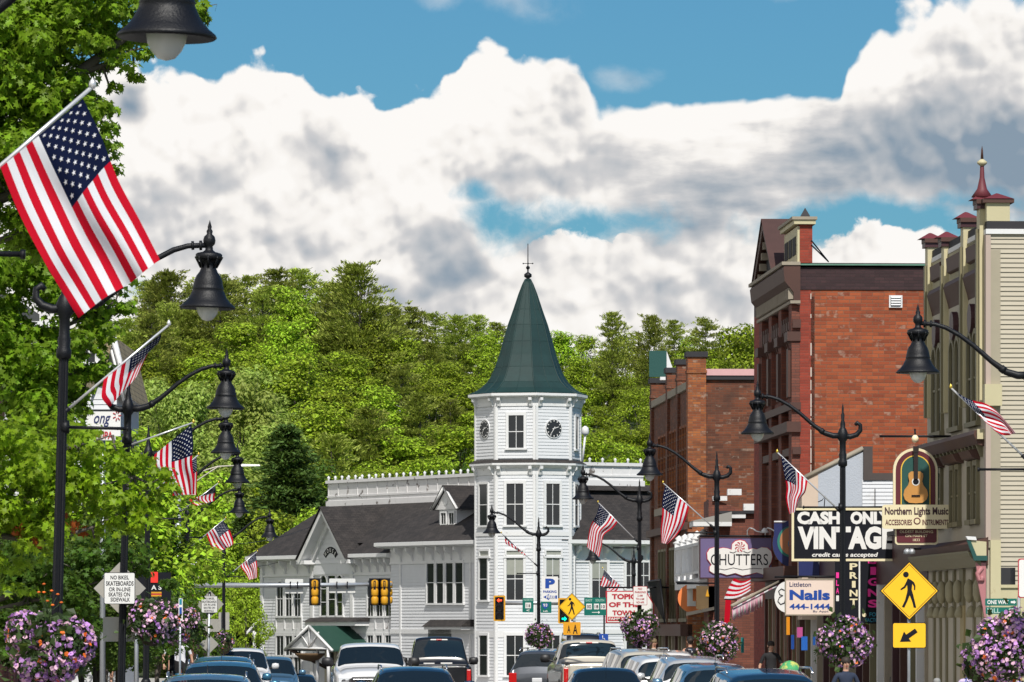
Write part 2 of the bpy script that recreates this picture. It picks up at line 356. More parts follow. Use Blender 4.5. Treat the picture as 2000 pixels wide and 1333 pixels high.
def KIDS(o): return [x for x in C.objects if x.parent == o]
def arr_mesh(name, verts, faces, mats, mi=None, smooth=False):
    """fast mesh from numpy arrays; faces is (n,k)"""
    me = bpy.data.meshes.new(name); nv = len(verts); nf, k = faces.shape
    me.vertices.add(nv); me.vertices.foreach_set('co', verts.astype(np.float32).ravel())
    me.loops.add(nf*k); me.loops.foreach_set('vertex_index', faces.astype(np.int32).ravel())
    me.polygons.add(nf); me.polygons.foreach_set('loop_start', np.arange(0, nf*k, k, dtype=np.int32))
    me.polygons.foreach_set('loop_total', np.full(nf, k, dtype=np.int32))
    for m in mats: me.materials.append(m)
    if mi is not None: me.polygons.foreach_set('material_index', mi.astype(np.int32))
    me.polygons.foreach_set('use_smooth', np.full(nf, smooth)); me.update(); me.validate(); return me
def gz(D):   # height of the street along its length: it dips before the far crossing
    t = min(max((D-150)/60, 0), 1); return -1.1*t*t*(3-2*t)
ST = (-.052)          # street direction: metres sideways for each metre ahead
def XL(D): return -2.1+ST*D
def XR(D): return 11.2+ST*D
def XF(D): return 14.9+ST*D
# ------------------------------------------------------------ ground, street, hill
def hill(x, D):
    t = min(max((D-330)/330, 0), 1); return gz(D)+t*t*(3-2*t)*27.5+t*3
def sheet(name, fx0, fx1, Ds, zoff, m, nx=1, zf=None):
    b = MB(); zf = zf or (lambda x, D: gz(D))
    V_ = []
    for D in Ds:
        for i in range(nx+1):
            x = fx0(D)+(fx1(D)-fx0(D))*i/nx; V_.append((x, D, zf(x, D)+zoff))
    F_ = [(j*(nx+1)+i, j*(nx+1)+i+1, (j+1)*(nx+1)+i+1, (j+1)*(nx+1)+i) for j in range(len(Ds)-1) for i in range(nx)]
    b.add(V_, F_, m, True); return b.build(name, uv=False)
GRASS = mat('grass_ground', (.045, .075, .018), .9, var=.3, vscale=.5)
ASPH = mat('asphalt', (.05, .05, .052), .85, var=.2, vscale=1.2, bump=.3)
CONC = mat('concrete', (.36, .34, .31), .8, var=.12, vscale=1.5)
LINE = mat('road_paint', (.65, .65, .6), .6, var=.1); YLINE = mat('yellow_road_paint', (.6, .4, .03), .6)
DIRT = mat('forest_floor', (.035, .05, .014), .95, var=.35, vscale=.3)
Ds = list(range(-60, 301, 12))
tag(sheet('ground', lambda D: -600, lambda D: 600, [-200, -60]+Ds[1:]+[330], -.15, GRASS), kind='structure')
tag(sheet('hillside', lambda D: -600, lambda D: 600, list(range(330, 721, 15))+[800, 1000, 1500, 2500], -.15, DIRT, 40, lambda x, D: hill(x, D)-(0 if D < 800 else (D-800)*.05)), kind='structure')
tag(sheet('road', lambda D: XL(D)+.6, lambda D: XR(D)-.6, Ds, 0, ASPH), kind='structure')
tag(sheet('road_crossing', lambda D: -60, lambda D: XL(D)+.6, [222, 232, 242], -.02, ASPH), kind='structure')
def pave(name, f0, f1, kerb_left):
    b = MB(); ds = Ds
    for i in range(len(ds)-1):
        D0, D1 = ds[i], ds[i+1]
        b.hexa([(f0(D0), D0, gz(D0)-.1), (f1(D0), D0, gz(D0)-.1), (f1(D1), D1, gz(D1)-.1), (f0(D1), D1, gz(D1)-.1),
                (f0(D0), D0, gz(D0)+.14), (f1(D0), D0, gz(D0)+.14), (f1(D1), D1, gz(D1)+.14), (f0(D1), D1, gz(D1)+.14)], CONC)
    return tag(b.build(name, uv=False), kind='structure')
pave('pavement_left', lambda D: XL(D)-4.2, lambda D: XL(D)+.6, 0)
pave('pavement_right', lambda D: XR(D)-.6, lambda D: XF(D), 1)
tb = MB()
for i in range(len(Ds)-1):
    D0, D1 = Ds[i], Ds[i+1]; q = [(XL(D0)-4.2, D0), (XL(D0)-.5, D0), (XL(D1)-.5, D1), (XL(D1)-4.2, D1)]
    tb.hexa([(x, y, gz(y)+.1) for x, y in q]+[(x, y, gz(y)+.43) for x, y in q], CONC)
tag(tb.build('pavement_terrace', uv=False), kind='structure')
lb = MB()
for D in range(20, 220, 9):
    for o_ in (-.12, .12):
        xc = lambda d: (XL(d)+XR(d))/2+o_
        lb.add([(xc(D)-.05, D, gz(D)+.004), (xc(D)+.05, D, gz(D)+.004), (xc(D+9)+.05, D+9, gz(D+9)+.004), (xc(D+9)-.05, D+9, gz(D+9)+.004)], [(0,1,2,3)], YLINE)
for D in range(30, 200, 7):
    for X0, X1 in ((XL(D)+.7, XL(D)+3.0), (XR(D)-3.0, XR(D)-.7)):
        lb.add([(X0, D, gz(D)+.004), (X1, D, gz(D)+.004), (X1, D+.1, gz(D)+.004), (X0, D+.1, gz(D)+.004)], [(0,1,2,3)], LINE)
tag(lb.build('road_markings', uv=False), kind='structure')
# ------------------------------------------------------------ white clapboard opera house with corner tower
ROOF = shingle('roof_shingles', (.036, .030, .028), (.020, .017, .017))
COPPER = mat('green_copper', (.004, .028, .027), .6, .0, var=.4, vscale=1.6, var2=(.045, .035, .018), v2=(.60, .72), v2scale=.55)
GREENR = mat('green_roof', (.012, .05, .035), .6, var=.2)
def clap(b, P, a0, a1, z0, z1, m, pitch=.17, dep=.026, base=0.):
    n = max(1, round((z1-z0)/pitch)); h = (z1-z0)/n; vs = []; fs = []
    for i in range(n):
        k = len(vs); za, zb = z0+i*h, z0+(i+1)*h
        vs += [P.w(a0, base, za), P.w(a1, base, za), P.w(a1, base+dep, za), P.w(a0, base+dep, za), P.w(a1, base+.002, zb), P.w(a0, base+.002, zb)]
        fs += [(k, k+1, k+2, k+3), (k+3, k+2, k+4, k+5)]
    b.add(vs, fs, m)
def window(par, P, a0, a1, z0, z1, nv=1, nh=1, arch=0., trim=.11, m=None, glass=None, blind=0., d=.0, sill=.1, name='window'):
    m = m or WHITEP; b = MB(); g = MB(); w = a1-a0
    def outl(e, top):
        pts = [(a0-e, z0-(e if e < .05 else 0)), (a1+e, z0-(e if e < .05 else 0))]
        if arch:
            r = w/2+e; zc = z1-w/2*arch
            pts += [((a0+a1)/2+r*math.cos(t), zc+r*arch*math.sin(t)) for t in [math.pi*i/10 for i in range(11)]]
        else: pts += [(a1+e, z1+top), (a0-e, z1+top)]
        return pts
    inner = outl(0, 0); outer = outl(trim, trim*1.2)
    if arch:
        outer = [(a0-trim, z0), (a1+trim, z0)]+outer[2:]
        inner = [(a0, z0), (a1, z0)]+inner[2:]
    n = len(inner)
    for i in range(1, n):    # frame ring, open at the foot
        j = (i+1) % n
        q = [inner[i], outer[i], outer[j], inner[j]]
        b.prism(P, q, d+.005, d+.095, m)
    b.pb(P, a0-trim-.05, a1+trim+.05, d, d+.13, z0-sill, z0, m)
    g.prism(P, inner, d-.02, d+.04, glass or GLASS)
    mw = .03
    for i in range(1, nv+1):
        x = a0+w*i/(nv+1); b.pb(P, x-mw/2, x+mw/2, d+.041, d+.062, z0, z1-(.02 if arch else 0), m)
    for i in range(1, nh+1):
        z = z0+(z1-z0)*i/(nh+1); b.pb(P, a0, a1, d+.041, d+.066, z-mw*.7, z+mw*.7, m)
    fr = b.build(name, par); g.build('pane', fr)
    if blind:
        c = MB(); c.pb(P, a0+.01, a1-.01, d+.0405, d+.041, z1-(z1-z0)*blind, z1-.02, CURT); c.build('blind', fr)
    return fr
def pwin(par, P, x0, x1, y0, y1, **k):
    a0, zb = P.hit(x0, y1); a1, zt = P.hit(x1, y0); zb = P.z((x0+x1)/2, y1); zt = P.z((x0+x1)/2, y0)
    return window(par, P, a0, a1, zb, zt, **k)
T0 = Vector((.84, 270)); GB = -1.1
na, nb = Vector((-.862, -.508)), Vector((.508, -.862))
ta = Vector((.508, -.862)); tb = Vector((.862, .508))
def L2(x, y): return T0+ta*x+tb*y           # local ground coordinates of the building
opera = thing('opera_house', (T0.x, T0.y, GB), 'white clapboard public hall with an octagonal clock tower and green bell-shaped spire', 'building')
PL = Plane(L2(-27.7, -1.3), L2(-1, -1.3)); PS = Plane(L2(-27.7, -1.75), L2(-1, -1.75)); PR = Plane(L2(1.9, 0), L2(1.9, 16))
x785 = PL.s(778)-27.7     # where the taller bay begins (local x)
ZC1, ZC2 = 6.2, 6.75
b = MB()
# cores
def core(x0, x1, y0, y1, z0, z1, m):
    p = [L2(x0, y0), L2(x1, y0), L2(x1, y1), L2(x0, y1)]
    b.hexa([(*q, z0) for q in p]+[(*q, z1) for q in p], m)
core(-27.7, x785, -1.27, 14, GB, ZC1, WHITEW); core(x785, -1.2, -1.72, 14, GB, ZC2, WHITEW); core(-1.2, 1.87, 0, 16, GB, ZC2, WHITEW)
clap(b, PL, 0, x785+27.7, GB+.4, ZC1-.5, WHITEW)
clap(b, PS, x785+27.7, 27.7-1.6, GB+.4, ZC2-.5, WHITEW)
clap(b, PR, 0, 16, GB+.4, ZC2-.5, WHITEW)
PE = Plane(L2(-27.7, 14), L2(-27.7, -1.3))
clap(b, PE, 0, 15.3, GB+.4, ZC1-.5, WHITEW)
walls = b.build('wall', opera)
# trim: belts, corner boards, friezes
b = MB()
for P, a0, a1, zc in ((PL, -.1, x785+27.7, ZC1), (PS, x785+27.7-.05, 26.1, ZC2), (PR, 0, 16, ZC2)):
    b.pb(P, a0, a1, 0, .06, 1.95, 2.2, WHITEP); b.pb(P, a0, a1, 0, .045, zc-.95, zc-.2, WHITEP); b.pb(P, a0, a1, 0, .08, zc-1.03, zc-.95, WHITEP)
    b.pb(P, a0, a1, 0, .07, GB, GB+.4, WHITEP)
for a in (0, PL.s(611)-.15, PL.s(689)-.15, PL.s(775)-.35): b.pb(PL, a, a+.32, 0, .10, GB, ZC1-.2, WHITEP)
for a in (PS.s(782), PS.s(924)-.3): b.pb(PS, a, a+.16, 0, .07, GB, ZC2-.2, WHITEP)
b.pb(PR, 1.1, 1.3, 0, .07, GB, ZC2-.2, WHITEP)
b.build('trim', opera)
# eaves with brackets
b = MB()
def eave(P, a0, a1, zc, out=.75):
    b.xprism(P, [(0, zc-.2), (out-.25, zc-.12), (out, zc-.05), (out, zc+.14), (0, zc+.2)], a0, a1, WHITEP)
gL, gR = PL.s(592, .6), PL.s(679, .75); eaves = [(PL, -.6, gL+.1, ZC1), (PL, gR, x785+27.7, ZC1), (PS, x785+27.7-.6, 26.3, ZC2), (PR, .9, 16, ZC2), (PE, 0, 15.9, ZC1)]
for e_ in eaves: b = MB(); eave(*e_); b.build('eave', opera)
def brackets(P, al, zc, mm=.16):
    for a in al:
        k = MB(); k.xprism(P, [(.02, zc-.85), (.14, zc-.85), (.22, zc-.55), (.5, zc-.35), (.52, zc-.14), (.02, zc-.18)], a, a+mm, WHITEP); k.build('eave_bracket', opera)
brackets(PL, [.3, 1.6, 3.0, 4.4, 5.8]+[PL.s(x) for x in (694, 706, 722, 738, 752, 764)], ZC1)
brackets(PS, [PS.s(x) for x in (784, 806, 827, 846, 865, 882, 900)], ZC2)
brackets(PR, [PR.s(x) for x in (1122, 1150, 1178, 1205, 1232, 1258)], ZC2)
# roofs
b = MB()
def l3(x, y, z): q = L2(x, y); return (q.x, q.y, z)
yo, zr = 2.5, 9.3
xg0, xg1 = gL-27.7+.1, gR-27.7-.1; zq = ZC1+.1+(zr-ZC1-.1)*1./4.5
b.add([l3(-28.4,-2.0,ZC1+.1), l3(x785,-2.0,ZC1+.1), l3(x785,yo,zr), l3(-26.6,yo,zr), l3(-28.4,14.6,ZC1+.1), l3(-26.6,12,zr), l3(xg0,-2.0,ZC1+.1), l3(xg0,-1.0,zq), l3(xg1,-1.0,zq), l3(xg1,-2.0,ZC1+.1), l3(xg0,yo,zr), l3(xg1,yo,zr)], [(0,6,7,10,3), (9,1,2,11,8), (7,8,11,10), (4,0,3,5)], ROOF)
b.add([l3(x785-.5,-2.4,ZC2+.12), l3(-.6,-2.4,ZC2+.12), l3(-.6,yo,zr+.3), l3(x785-.5,yo,zr+.3), l3(x785-.5,-2.4,ZC2-.1), l3(x785-.5,yo,zr-.4)], [(0,1,2,3), (4,0,3,5)], ROOF)
b.add([l3(2.65,.5,ZC2+.12), l3(2.65,17,ZC2+.12), l3(1.2,17,ZC2+1.2), l3(1.2,.5,ZC2+1.2), l3(-1.6,17,9.95), l3(-1.6,.5,9.95)], [(0,1,2,3), (3,2,4,5)], ROOF)
b.add([l3(-26.6,yo,zr), l3(-.6,yo,zr+.3), l3(-.6,14,zr+.3), l3(-26.6,14,zr)], [(0,1,2,3)], ROOF)
b.build('roof', opera)
# railed parapet round the roof deck
def parapet(A, B, z0, z1, slope=0.):
    P = Plane(A, B); k = MB(); L = P.L
    k.pb(P, 0, L, -.1, 0, z0-.6, z1, PEEL); k.pb(P, -.05, L+.05, 0, .10, z0-.1, z0+.22, PEEL); k.pb(P, -.06, L+.06, -.14, .12, z1-.14, z1+.03, PEEL); k.pb(P, 0, L, 0, .05, z0+.42, z0+.52, PEEL)
    a = .1
    while a < L: k.pb(P, a, a+.05, 0, .035, z0+.52, z1-.14, PEEL); a += 1.15
    a = .1
    while a < L-.1: k.lathe([(.07, 0), (.05, .08), (.09, .15), (.08, .2), (0, .27)], P.w(a, -.01, z1+.03), WHITEP, 6); a += .8
    return k.build('parapet', opera)
PP = Plane(L2(-27.7, 2.5), L2(-1, 2.5)); xa = PP.s(640)-27.7
parapet(L2(xa, 2.5), L2(-1, 2.5), zr+.02, PP.z(640, 940))
parapet(L2(xa, 13.5), L2(xa, 2.5), zr+.02, PP.z(640, 940))
PQ = Plane(L2(-1.6, 0), L2(-1.6, 17)); parapet(L2(-1.6, 1.5), L2(-1.6, PQ.s(1256)), 9.95, PQ.z(1200, 905))
# front gable
b = MB(); aL, aR = PL.s(592, .6), PL.s(679, .6); aM = (aL+aR)/2; zp = PL.z(636, 996, .5); zf = ZC1-.05
b.prism(PL, [(aL+.3, zf-.9), (aR-.3, zf-.9), (aR-.3, zf-.3), (aM, zp-.35), (aL+.3, zf-.3)], -2, .12, WHITEW)
PG = Plane(PL.w(0, .12, 0), PL.w(5, .12, 0))
sl = (zp-zf)/(aM-aL)
for k in range(9):   # lapped boards follow the triangle
    z0 = zf-.3+k*.28; z1 = z0+.28; e0 = (z0-zf)/sl; e1 = (z1-zf)/sl
    if aR-e1 > aL+e1+.5: b.add([PG.w(aL+e0+.35, .03, z0), PG.w(aR-e0-.35, .03, z0), PG.w(aR-e1-.35, .0, z1), PG.w(aL+e1+.35, 0, z1)], [(0,1,2,3)], WHITEW)
b.build('gable_wall', opera)
b = MB()
for sgn, a_ in ((-1, aL), (1, aR)):
    P0, P1 = (a_+sgn*.25, zf-.25), (aM, zp)
    b.prism(PL, [(a_+sgn*.3, zf-.12), (aM, zp+.12), (aM, zp-.22), (a_+sgn*.3-sgn*.22, zf-.30)] , .1, .85, WHITEP)
    b.prism(PL, [(a_, zf-.12), (aM, zp-.22), (aM, zp-.62), (a_-sgn*.45, zf-.22)], .1, .3, WHITEP)
    b.pb(PL, a_-.45 if sgn < 0 else a_-.5, a_+.5 if sgn < 0 else a_+.45, 0, .8, zf-.32, zf-.1, WHITEP)
b.build('gable_trim', opera)
b = MB()
for sgn, a_ in ((-1, aL), (1, aR)):
    e0 = a_+sgn*.35
    b.add([PL.w(e0, .95, zf-.06), PL.w(aM, .95, zp+.2), PL.w(aM, -4.6, zp+.2), PL.w(e0, -2.6, zf-.06), PL.w(e0, .95, zf-.12), PL.w(aM, .95, zp+.12), PL.w(e0, -4.6, zf-.06)], [(0,1,2,6), (0,1,5,4)] if sgn < 0 else [(1,0,6,2), (1,0,4,5)], ROOF)
b.build('gable_roof', opera)
# arched name board over the middle window
b = MB(); cx = (PL.s(634)+PL.s(667))/2; cz = PL.z(650, 1103); R0, R1 = .55, 1.0
arc = [(cx+R1*1.0*math.cos(t), cz+R1*math.sin(t)) for t in [math.radians(35+110*i/14) for i in range(15)]]+[(cx+R0*1.2*math.cos(t), cz+R0*1.2*math.sin(t)) for t in [math.radians(145-110*i/14) for i in range(15)]]
for i in range(14):
    q = [arc[i], arc[i+1], arc[28-i], arc[29-i]]
    b.prism(PL, q, .13, .17, BLACKP)
PA = Plane(PL.w(0, .17, 0), PL.w(5, .17, 0))
for i, ch in enumerate('HOUSE'):
    t = math.radians(132-84*i/4); v, fs = text_geo(ch, 0, .03); x0 = min(q[0] for q in v); x1 = max(q[0] for q in v)
    s_ = .30; cxx, czz = cx+.83*math.cos(t), cz+.83*math.sin(t); ca, sa = math.cos(t-math.pi/2), math.sin(t-math.pi/2)
    vs = []
    for q in v:
        u, w = (q[0]-(x0+x1)/2)*s_*.8, (q[1]-.36)*s_; vs.append(PA.w(cxx+u*ca-w*sa, .01, czz+u*sa+w*ca))
    b.add(vs, fs, SIGNW)
b.build('name_board', opera)
# windows of the long front
for x0, x1 in ((543,555),(560,572),(577,589)): pwin(opera, PL, x0, x1, 1136, 1203, nv=1, nh=1, arch=1.)
for x0, x1 in ((542,556),(560,573),(577,590)): pwin(opera, PL, x0, x1, 1242, 1280, nv=1, nh=0); pwin(opera, PL, x0, x1, 1284, 1318, nv=1, nh=0)
for x0, x1, y in ((628,640,1124),(643,657,1108),(660,671,1124)): pwin(opera, PL, x0, x1, y, 1202, nv=0, nh=2, arch=1.)
for x0, x1 in ((720,731),(737,749),(755,768)): pwin(opera, PL, x0, x1, 1132, 1203, nv=1, nh=1, arch=1.)
for x0, x1 in ((720,731),(737,748),(755,766)): pwin(opera, PL, x0, x1, 1241, 1300, nv=1, nh=3)
for x0, x1 in ((836,850),(854.5,868),(873,887),(891.5,906)): pwin(opera, PS, x0, x1, 1098, 1178, nv=0, nh=1, trim=.1)
pwin(opera, PR, 1155, 1184, 1098, 1168, nv=1, nh=1, blind=.45, trim=.16); pwin(opera, PR, 1222, 1240, 1098, 1150, nv=1, nh=1, trim=.14); pwin(opera, PR, 1246, 1266, 1098, 1150, nv=1, nh=1, trim=.14)
pwin(opera, PR, 1222, 1244, 1250, 1290, nv=0, nh=1, trim=.14)
for x0, x1 in ((541,591),(718,769)):
    b = MB(); a0, a1 = PL.s(x0), PL.s(x1)
    b.pb(PL, a0, a1, .02, .04, 2.2, PL.z(x0, 1208), PEEL)
    for i in range(4):
        a = a0+(a1-a0)*i/3; b.pb(PL, a-.06, a+.06, .02, .09, 2.2, PL.z(x0, 1204), WHITEP)
    b.build('window_apron', opera)
# ground-floor hood, green gabled porch, second entry hood
b = MB(); a0, a1 = PL.s(592, .9), PL.s(697, .9); z0 = PL.z(640, 1218)
b.pb(PL, a0+.2, a1-.2, 0, .9, z0-.12, z0+.1, WHITEP); b.xprism(PL, [(0, z0+.1), (1.0, z0+.1), (.5, z0+.32), (0, z0+.35)], a0+.1, a1-.1, ROOF)
b.build('door_hood', opera)
porch = None
b = MB(); dO = 2.6; a0, a1 = PL.s(557, dO), PL.s(650, dO); am = PL.s(604, dO); zt = PL.z(604, 1222, dO); zb = PL.z(557, 1268, dO)
for s0, s1 in ((a0, am), (a1, am)):
    vs = [PL.w(s0, dO, zb), PL.w(s1, dO, zt), PL.w(s1, 0, zt), PL.w(s0, 0, zb), PL.w(s0, dO, zb-.1), PL.w(s1, dO, zt-.1), PL.w(s1, 0, zt-.1), PL.w(s0, 0, zb-.1)]
    b.add(vs, [(0,1,2,3), (4,5,6,7), (0,1,5,4), (0,3,7,4)], GREENR)
b.build('porch_roof', opera)
b = MB()
for s0, s1 in ((a0, am), (a1, am)): b.tube([PL.w(s0, dO+.03, zb-.06), PL.w(s1, dO+.03, zt-.02)], .09, WHITEP, 4)
b.tube([PL.w(a0+.3, dO, zb+.05), PL.w(a1-.3, dO, zb+.05)], .06, WHITEP, 4); b.tube([PL.w(am, dO, zb), PL.w(am, dO, zt)], .05, WHITEP, 4)
for q in (-1.1, 1.1): b.tube([PL.w(am, dO, zb+.1), PL.w(am+q, dO, zb+.95)], .045, WHITEP, 4)
b.prism(PL, [(a0+.4, zb+.08), (a1-.4, zb+.08), (am, zt-.2)], dO-.12, dO-.06, WHITEW)
b.tube([PL.w(a0+.5, dO, zb), PL.w(a0+1.6, .3, GB+.9)], .09, mat('brown_timber', (.06,.04,.03), .8), 4)
b.tube([PL.w(a1-.5, dO, zb), PL.w(a1-.5, dO, GB)], .10, WHITEP, 6); b.tube([PL.w(am+.2, dO-.4, zb), PL.w(am+.2, dO-.4, GB)], .10, WHITEP, 6)
b.build('porch_frame', opera)
b = MB(); s0, s1 = PL.s(590, dO), PL.s(622, dO); zz = PL.z(605, 1290, dO)
b.lathe([(.05,-.25),(.5,-.15),(.8,.1),(.82,.2)], PL.w((s0+s1)/2, dO, zz+.2), mat('woven_basket', (.12,.07,.03), .8, var=.3, vscale=12), 12); b.build('porch_basket', opera)
b = MB(); a0, a1 = PL.s(637), PL.s(660); b.pb(PL, a0, a1, 0, .1, GB, 1.2, mat('cream_door', (.5,.46,.34), .6)); b.pb(PL, a0+.3, a1-.3, .1, .12, -.2, .9, GLASS); b.build('door', opera)
b = MB(); a0, a1 = PS.s(828, .8), PS.s(900, .8); z0 = PS.z(860, 1224, .8)
b.pb(PS, a0, a1, 0, .8, z0-.15, z0, WHITEP); b.xprism(PS, [(0, z0), (.9, z0), (.35, z0+.38), (0, z0+.38)], a0-.1, a1+.1, ROOF); b.build('door_hood', opera)
b = MB(); b.pb(PS, PS.s(838), PS.s(882), .02, .06, GB, z0-.15, mat('dark_doorway', (.02,.025,.03), .3)); b.build('door', opera)
# dormer
PD = Plane(L2(-27.7, -.6), L2(-1, -.6)); a0, a1 = PD.s(858), PD.s(892); z0, z1 = PD.z(875, 1052), PD.z(875, 995); am = (a0+a1)/2; zt = PD.z(870, 952)
dorm = MB(); dorm.pb(PD, a0, a1, -4, 0, z0, z1, WHITEW)
PDs = Plane(PD.w(a1, 0, 0), PD.w(a1, -4, 0)); clap(dorm, PDs, 0, 4, z0, z1, WHITEW); dorm.pb(PD, a0-.1, a1+.1, 0, .1, z0-.15, z0, WHITEP)
dorm.prism(PD, [(a0-.3, z1), (a1+.3, z1), (am, zt-.1)], -.2, .12, PEEL); dorm.disc(PD, am, z1+.42, .2, .12, .15, WHITEP, 8)
for sg in (-1, 1): dorm.tube([PD.w(am+sg*(a1-a0+.9)/2, .25, z1), PD.w(am, .25, zt)], .09, WHITEP, 4)
dm = dorm.build('dormer', opera); dr = MB(); e = .45
for s0 in (a0-e, a1+e):
    dr.add([PD.w(s0, .35, z1-.02), PD.w(am, .35, zt+.12), PD.w(am, -4.5, zt+.12), PD.w(s0, -4.5, z1-.02)], [(0,1,2,3)], ROOF)
dr.build('dormer_roof', opera)
for x0, x1 in ((863.5,873),(879,888.5)): pwin(opera, PD, x0, x1, 1002, 1046, nv=1, nh=1, trim=.07)
# ---- octagonal tower
RT = 104/10000*270
def octp(r, phi): return Vector((T0.x-r*math.cos(math.radians(phi)), T0.y-r*math.sin(math.radians(phi))))
PH = [8+45*i for i in range(8)]
def zt_(y): return CH+(1225-y)/10000*270
b = MB()
def octring(b, r0, r1, z0, z1, m):
    vs = [(*octp(r0, p), z0) for p in PH]+[(*octp(r1, p), z1) for p in PH]
    b.add(vs, [(i, (i+1) % 8, 8+(i+1) % 8, 8+i) for i in range(8)], m)
octring(b, RT-.03, RT-.03, GB, zt_(775), WHITEW)
faces = [Plane(octp(RT, PH[i]), octp(RT, PH[(i+1) % 8])) for i in range(8)]
for P in faces[:4]+[faces[7]]:
    for y0, y1 in ((1340, 1245), (1232, 1048), (1040, 930), (898, 797)): clap(b, P, 0, P.L, zt_(y0), zt_(y1), WHITEW)
b.build('tower_wall', opera)
b = MB()
for P in faces[:5]+[faces[7]]:
    for e in (0, P.L-.13): b.pb(P, e, e+.13, 0, .05, GB, zt_(780), WHITEP)
for r, y0, y1 in ((.04,1245,1232),(.05,1048,1040),(.04,930,912),(.05,797,778)): octring(b, RT+r, RT+r, zt_(y0), zt_(y1), WHITEP)
b.build('tower_trim', opera)
b = MB()
def ocor(b, lst, m):
    for (r0, z0), (r1, z1) in zip(lst, lst[1:]): octring(b, r0, r1, z0, z1, m)
ocor(b, [(RT, zt_(918)), (RT+.22, zt_(914)), (RT+.32, zt_(911)), (RT+.32, zt_(907))], WHITEP); ocor(b, [(RT+.33, zt_(907)), (RT+.02, zt_(900))], ROOF); b.build('tower_cornice', opera); b = MB()
ocor(b, [(RT, zt_(781)), (RT+.3, zt_(779)), (RT+.38, zt_(777)), (RT+.38, zt_(772)), (RT-1, zt_(771))], WHITEP)
b.build('tower_cornice', opera)
for P in faces[:5]:
    for y in (930, 797):
        for a in (.12, P.L-.32):
            k = MB(); zz = zt_(y)
            k.xprism(P, [(.04, zz), (.12, zz), (.18, zz+.2), (.3, zz+.3), (.3, zz+.44), (.04, zz+.44)], a, a+.17, WHITEP); k.build('tower_bracket', opera)
# bell-shaped spire
prof = [(3.14,771),(2.85,768),(2.50,760),(2.15,748),(1.92,735),(1.72,718),(1.5,695),(1.30,668),(1.04,635),(.75,605),(.48,575),(.28,556),(.13,545)]
b = MB(); n2 = 16
vs = []
for r, y in prof:
    for j in range(n2):
        ph = 8+22.5*j; rr = r if j % 2 == 0 else r*math.cos(math.radians(22.5)); q = octp(rr, ph); vs.append((q.x, q.y, zt_(y)))
b.add(vs, [(i*n2+j, i*n2+(j+1)%n2, (i+1)*n2+(j+1)%n2, (i+1)*n2+j) for i in range(len(prof)-1) for j in range(n2)], COPPER)
for j in range(n2): b.tube([vs[i*n2+j] for i in range(len(prof))], .035 if j % 2 == 0 else .02, COPPER, 5)
for i in (3, 5, 7, 8, 9): b.tube([vs[i*n2+j] for j in range(n2)]+[vs[i*n2]], .012, COPPER, 4)
b.build('spire', opera)
b = MB(); t = zt_(545); b.lathe([(.18,-.1),(.12,.0),(.08,.04),(.2,.12),(.2,.25),(.1,.33),(.04,.36),(.04,.5),(.1,.56),(.1,.64),(.03,.7),(.02,1.85),(0,1.9)], (T0.x, T0.y, t), IRON, 10)
for d_ in ((1,0,0),(0,1,0)):
    d_ = Vector(d_); c_ = Vector((T0.x, T0.y, t+.82)); b.tube([c_-d_*.25, c_+d_*.25], .018, IRON, 5); b.lathe([(0,-.05),(.05,0),(0,.05)], c_+d_*.25, IRON, 5); b.lathe([(0,-.05),(.05,0),(0,.05)], c_-d_*.25, IRON, 5)
b.build('finial', opera)
TG = WHITEP
def twin(i, a0, a1, y0, y1, **k):
    P = faces[i]; return window(opera, P, P.L*a0, P.L*a1, zt_(y1), zt_(y0), **k)
twin(1,.33,.71,815,878,nv=1,nh=1,trim=.14); twin(3,.35,.65,815,878,nv=0,nh=0)
for y0, y1, nh, bl in ((947,1027,1,0),(1091,1172,1,.4),(1241,1318,1,0)):
    twin(1,.28,.70,y0,y1,nv=1,nh=nh,trim=.14,blind=bl); twin(2,.28,.66,y0,y1 if y0 != 1091 else 1172,nv=1,nh=nh,trim=.14,blind=bl); twin(0,.25,.65,y0,y1,nv=0,nh=nh); twin(3,.3,.65,y0,y1,nv=0,nh=nh)
for i in (0, 1, 2): twin(i,.28,.70,1077,1087,nv=0,nh=0,trim=.09,glass=CURT,name='transom')
for i in (0, 2):
    P = faces[i]; b = MB(); ca, cz = P.L*.5, zt_(840); r = .46
    b.disc(P, ca, cz, r+.06, .01, .06, WHITEP); ck = b.build('clock', opera)
    b = MB(); b.disc(P, ca, cz, r, .06, .08, mat('clock_black', (.02,.022,.025), .5)); fc_ = b.build('dial', ck)
    b = MB()
    for h in range(12):
        w = math.radians(30*h); c0, c1 = (r*.78, r*.95)
        u = Vector((math.sin(w), math.cos(w))); v = Vector((math.cos(w), -math.sin(w)))*.022
        b.prism(P, [(ca+(u*c0+v).x, cz+(u*c0+v).y), (ca+(u*c0-v).x, cz+(u*c0-v).y), (ca+(u*c1-v).x, cz+(u*c1-v).y), (ca+(u*c1+v).x, cz+(u*c1+v).y)], .08, .09, SIGNW)
    for ang, ln, wd in ((73, .30, .045), (214, .40, .035)):
        w = math.radians(ang); u = Vector((math.sin(w), math.cos(w))); v = Vector((math.cos(w), -math.sin(w)))*wd/2
        b.prism(P, [(ca+v.x-u.x*.1, cz+v.y-u.y*.1), (ca-v.x-u.x*.1, cz-v.y-u.y*.1), (ca+u.x*ln-v.x*.5, cz+u.y*ln-v.y*.5), (ca+u.x*ln+v.x*.5, cz+u.y*ln+v.y*.5)], .09, .105, SIGNW)
    b.build('hands', ck)
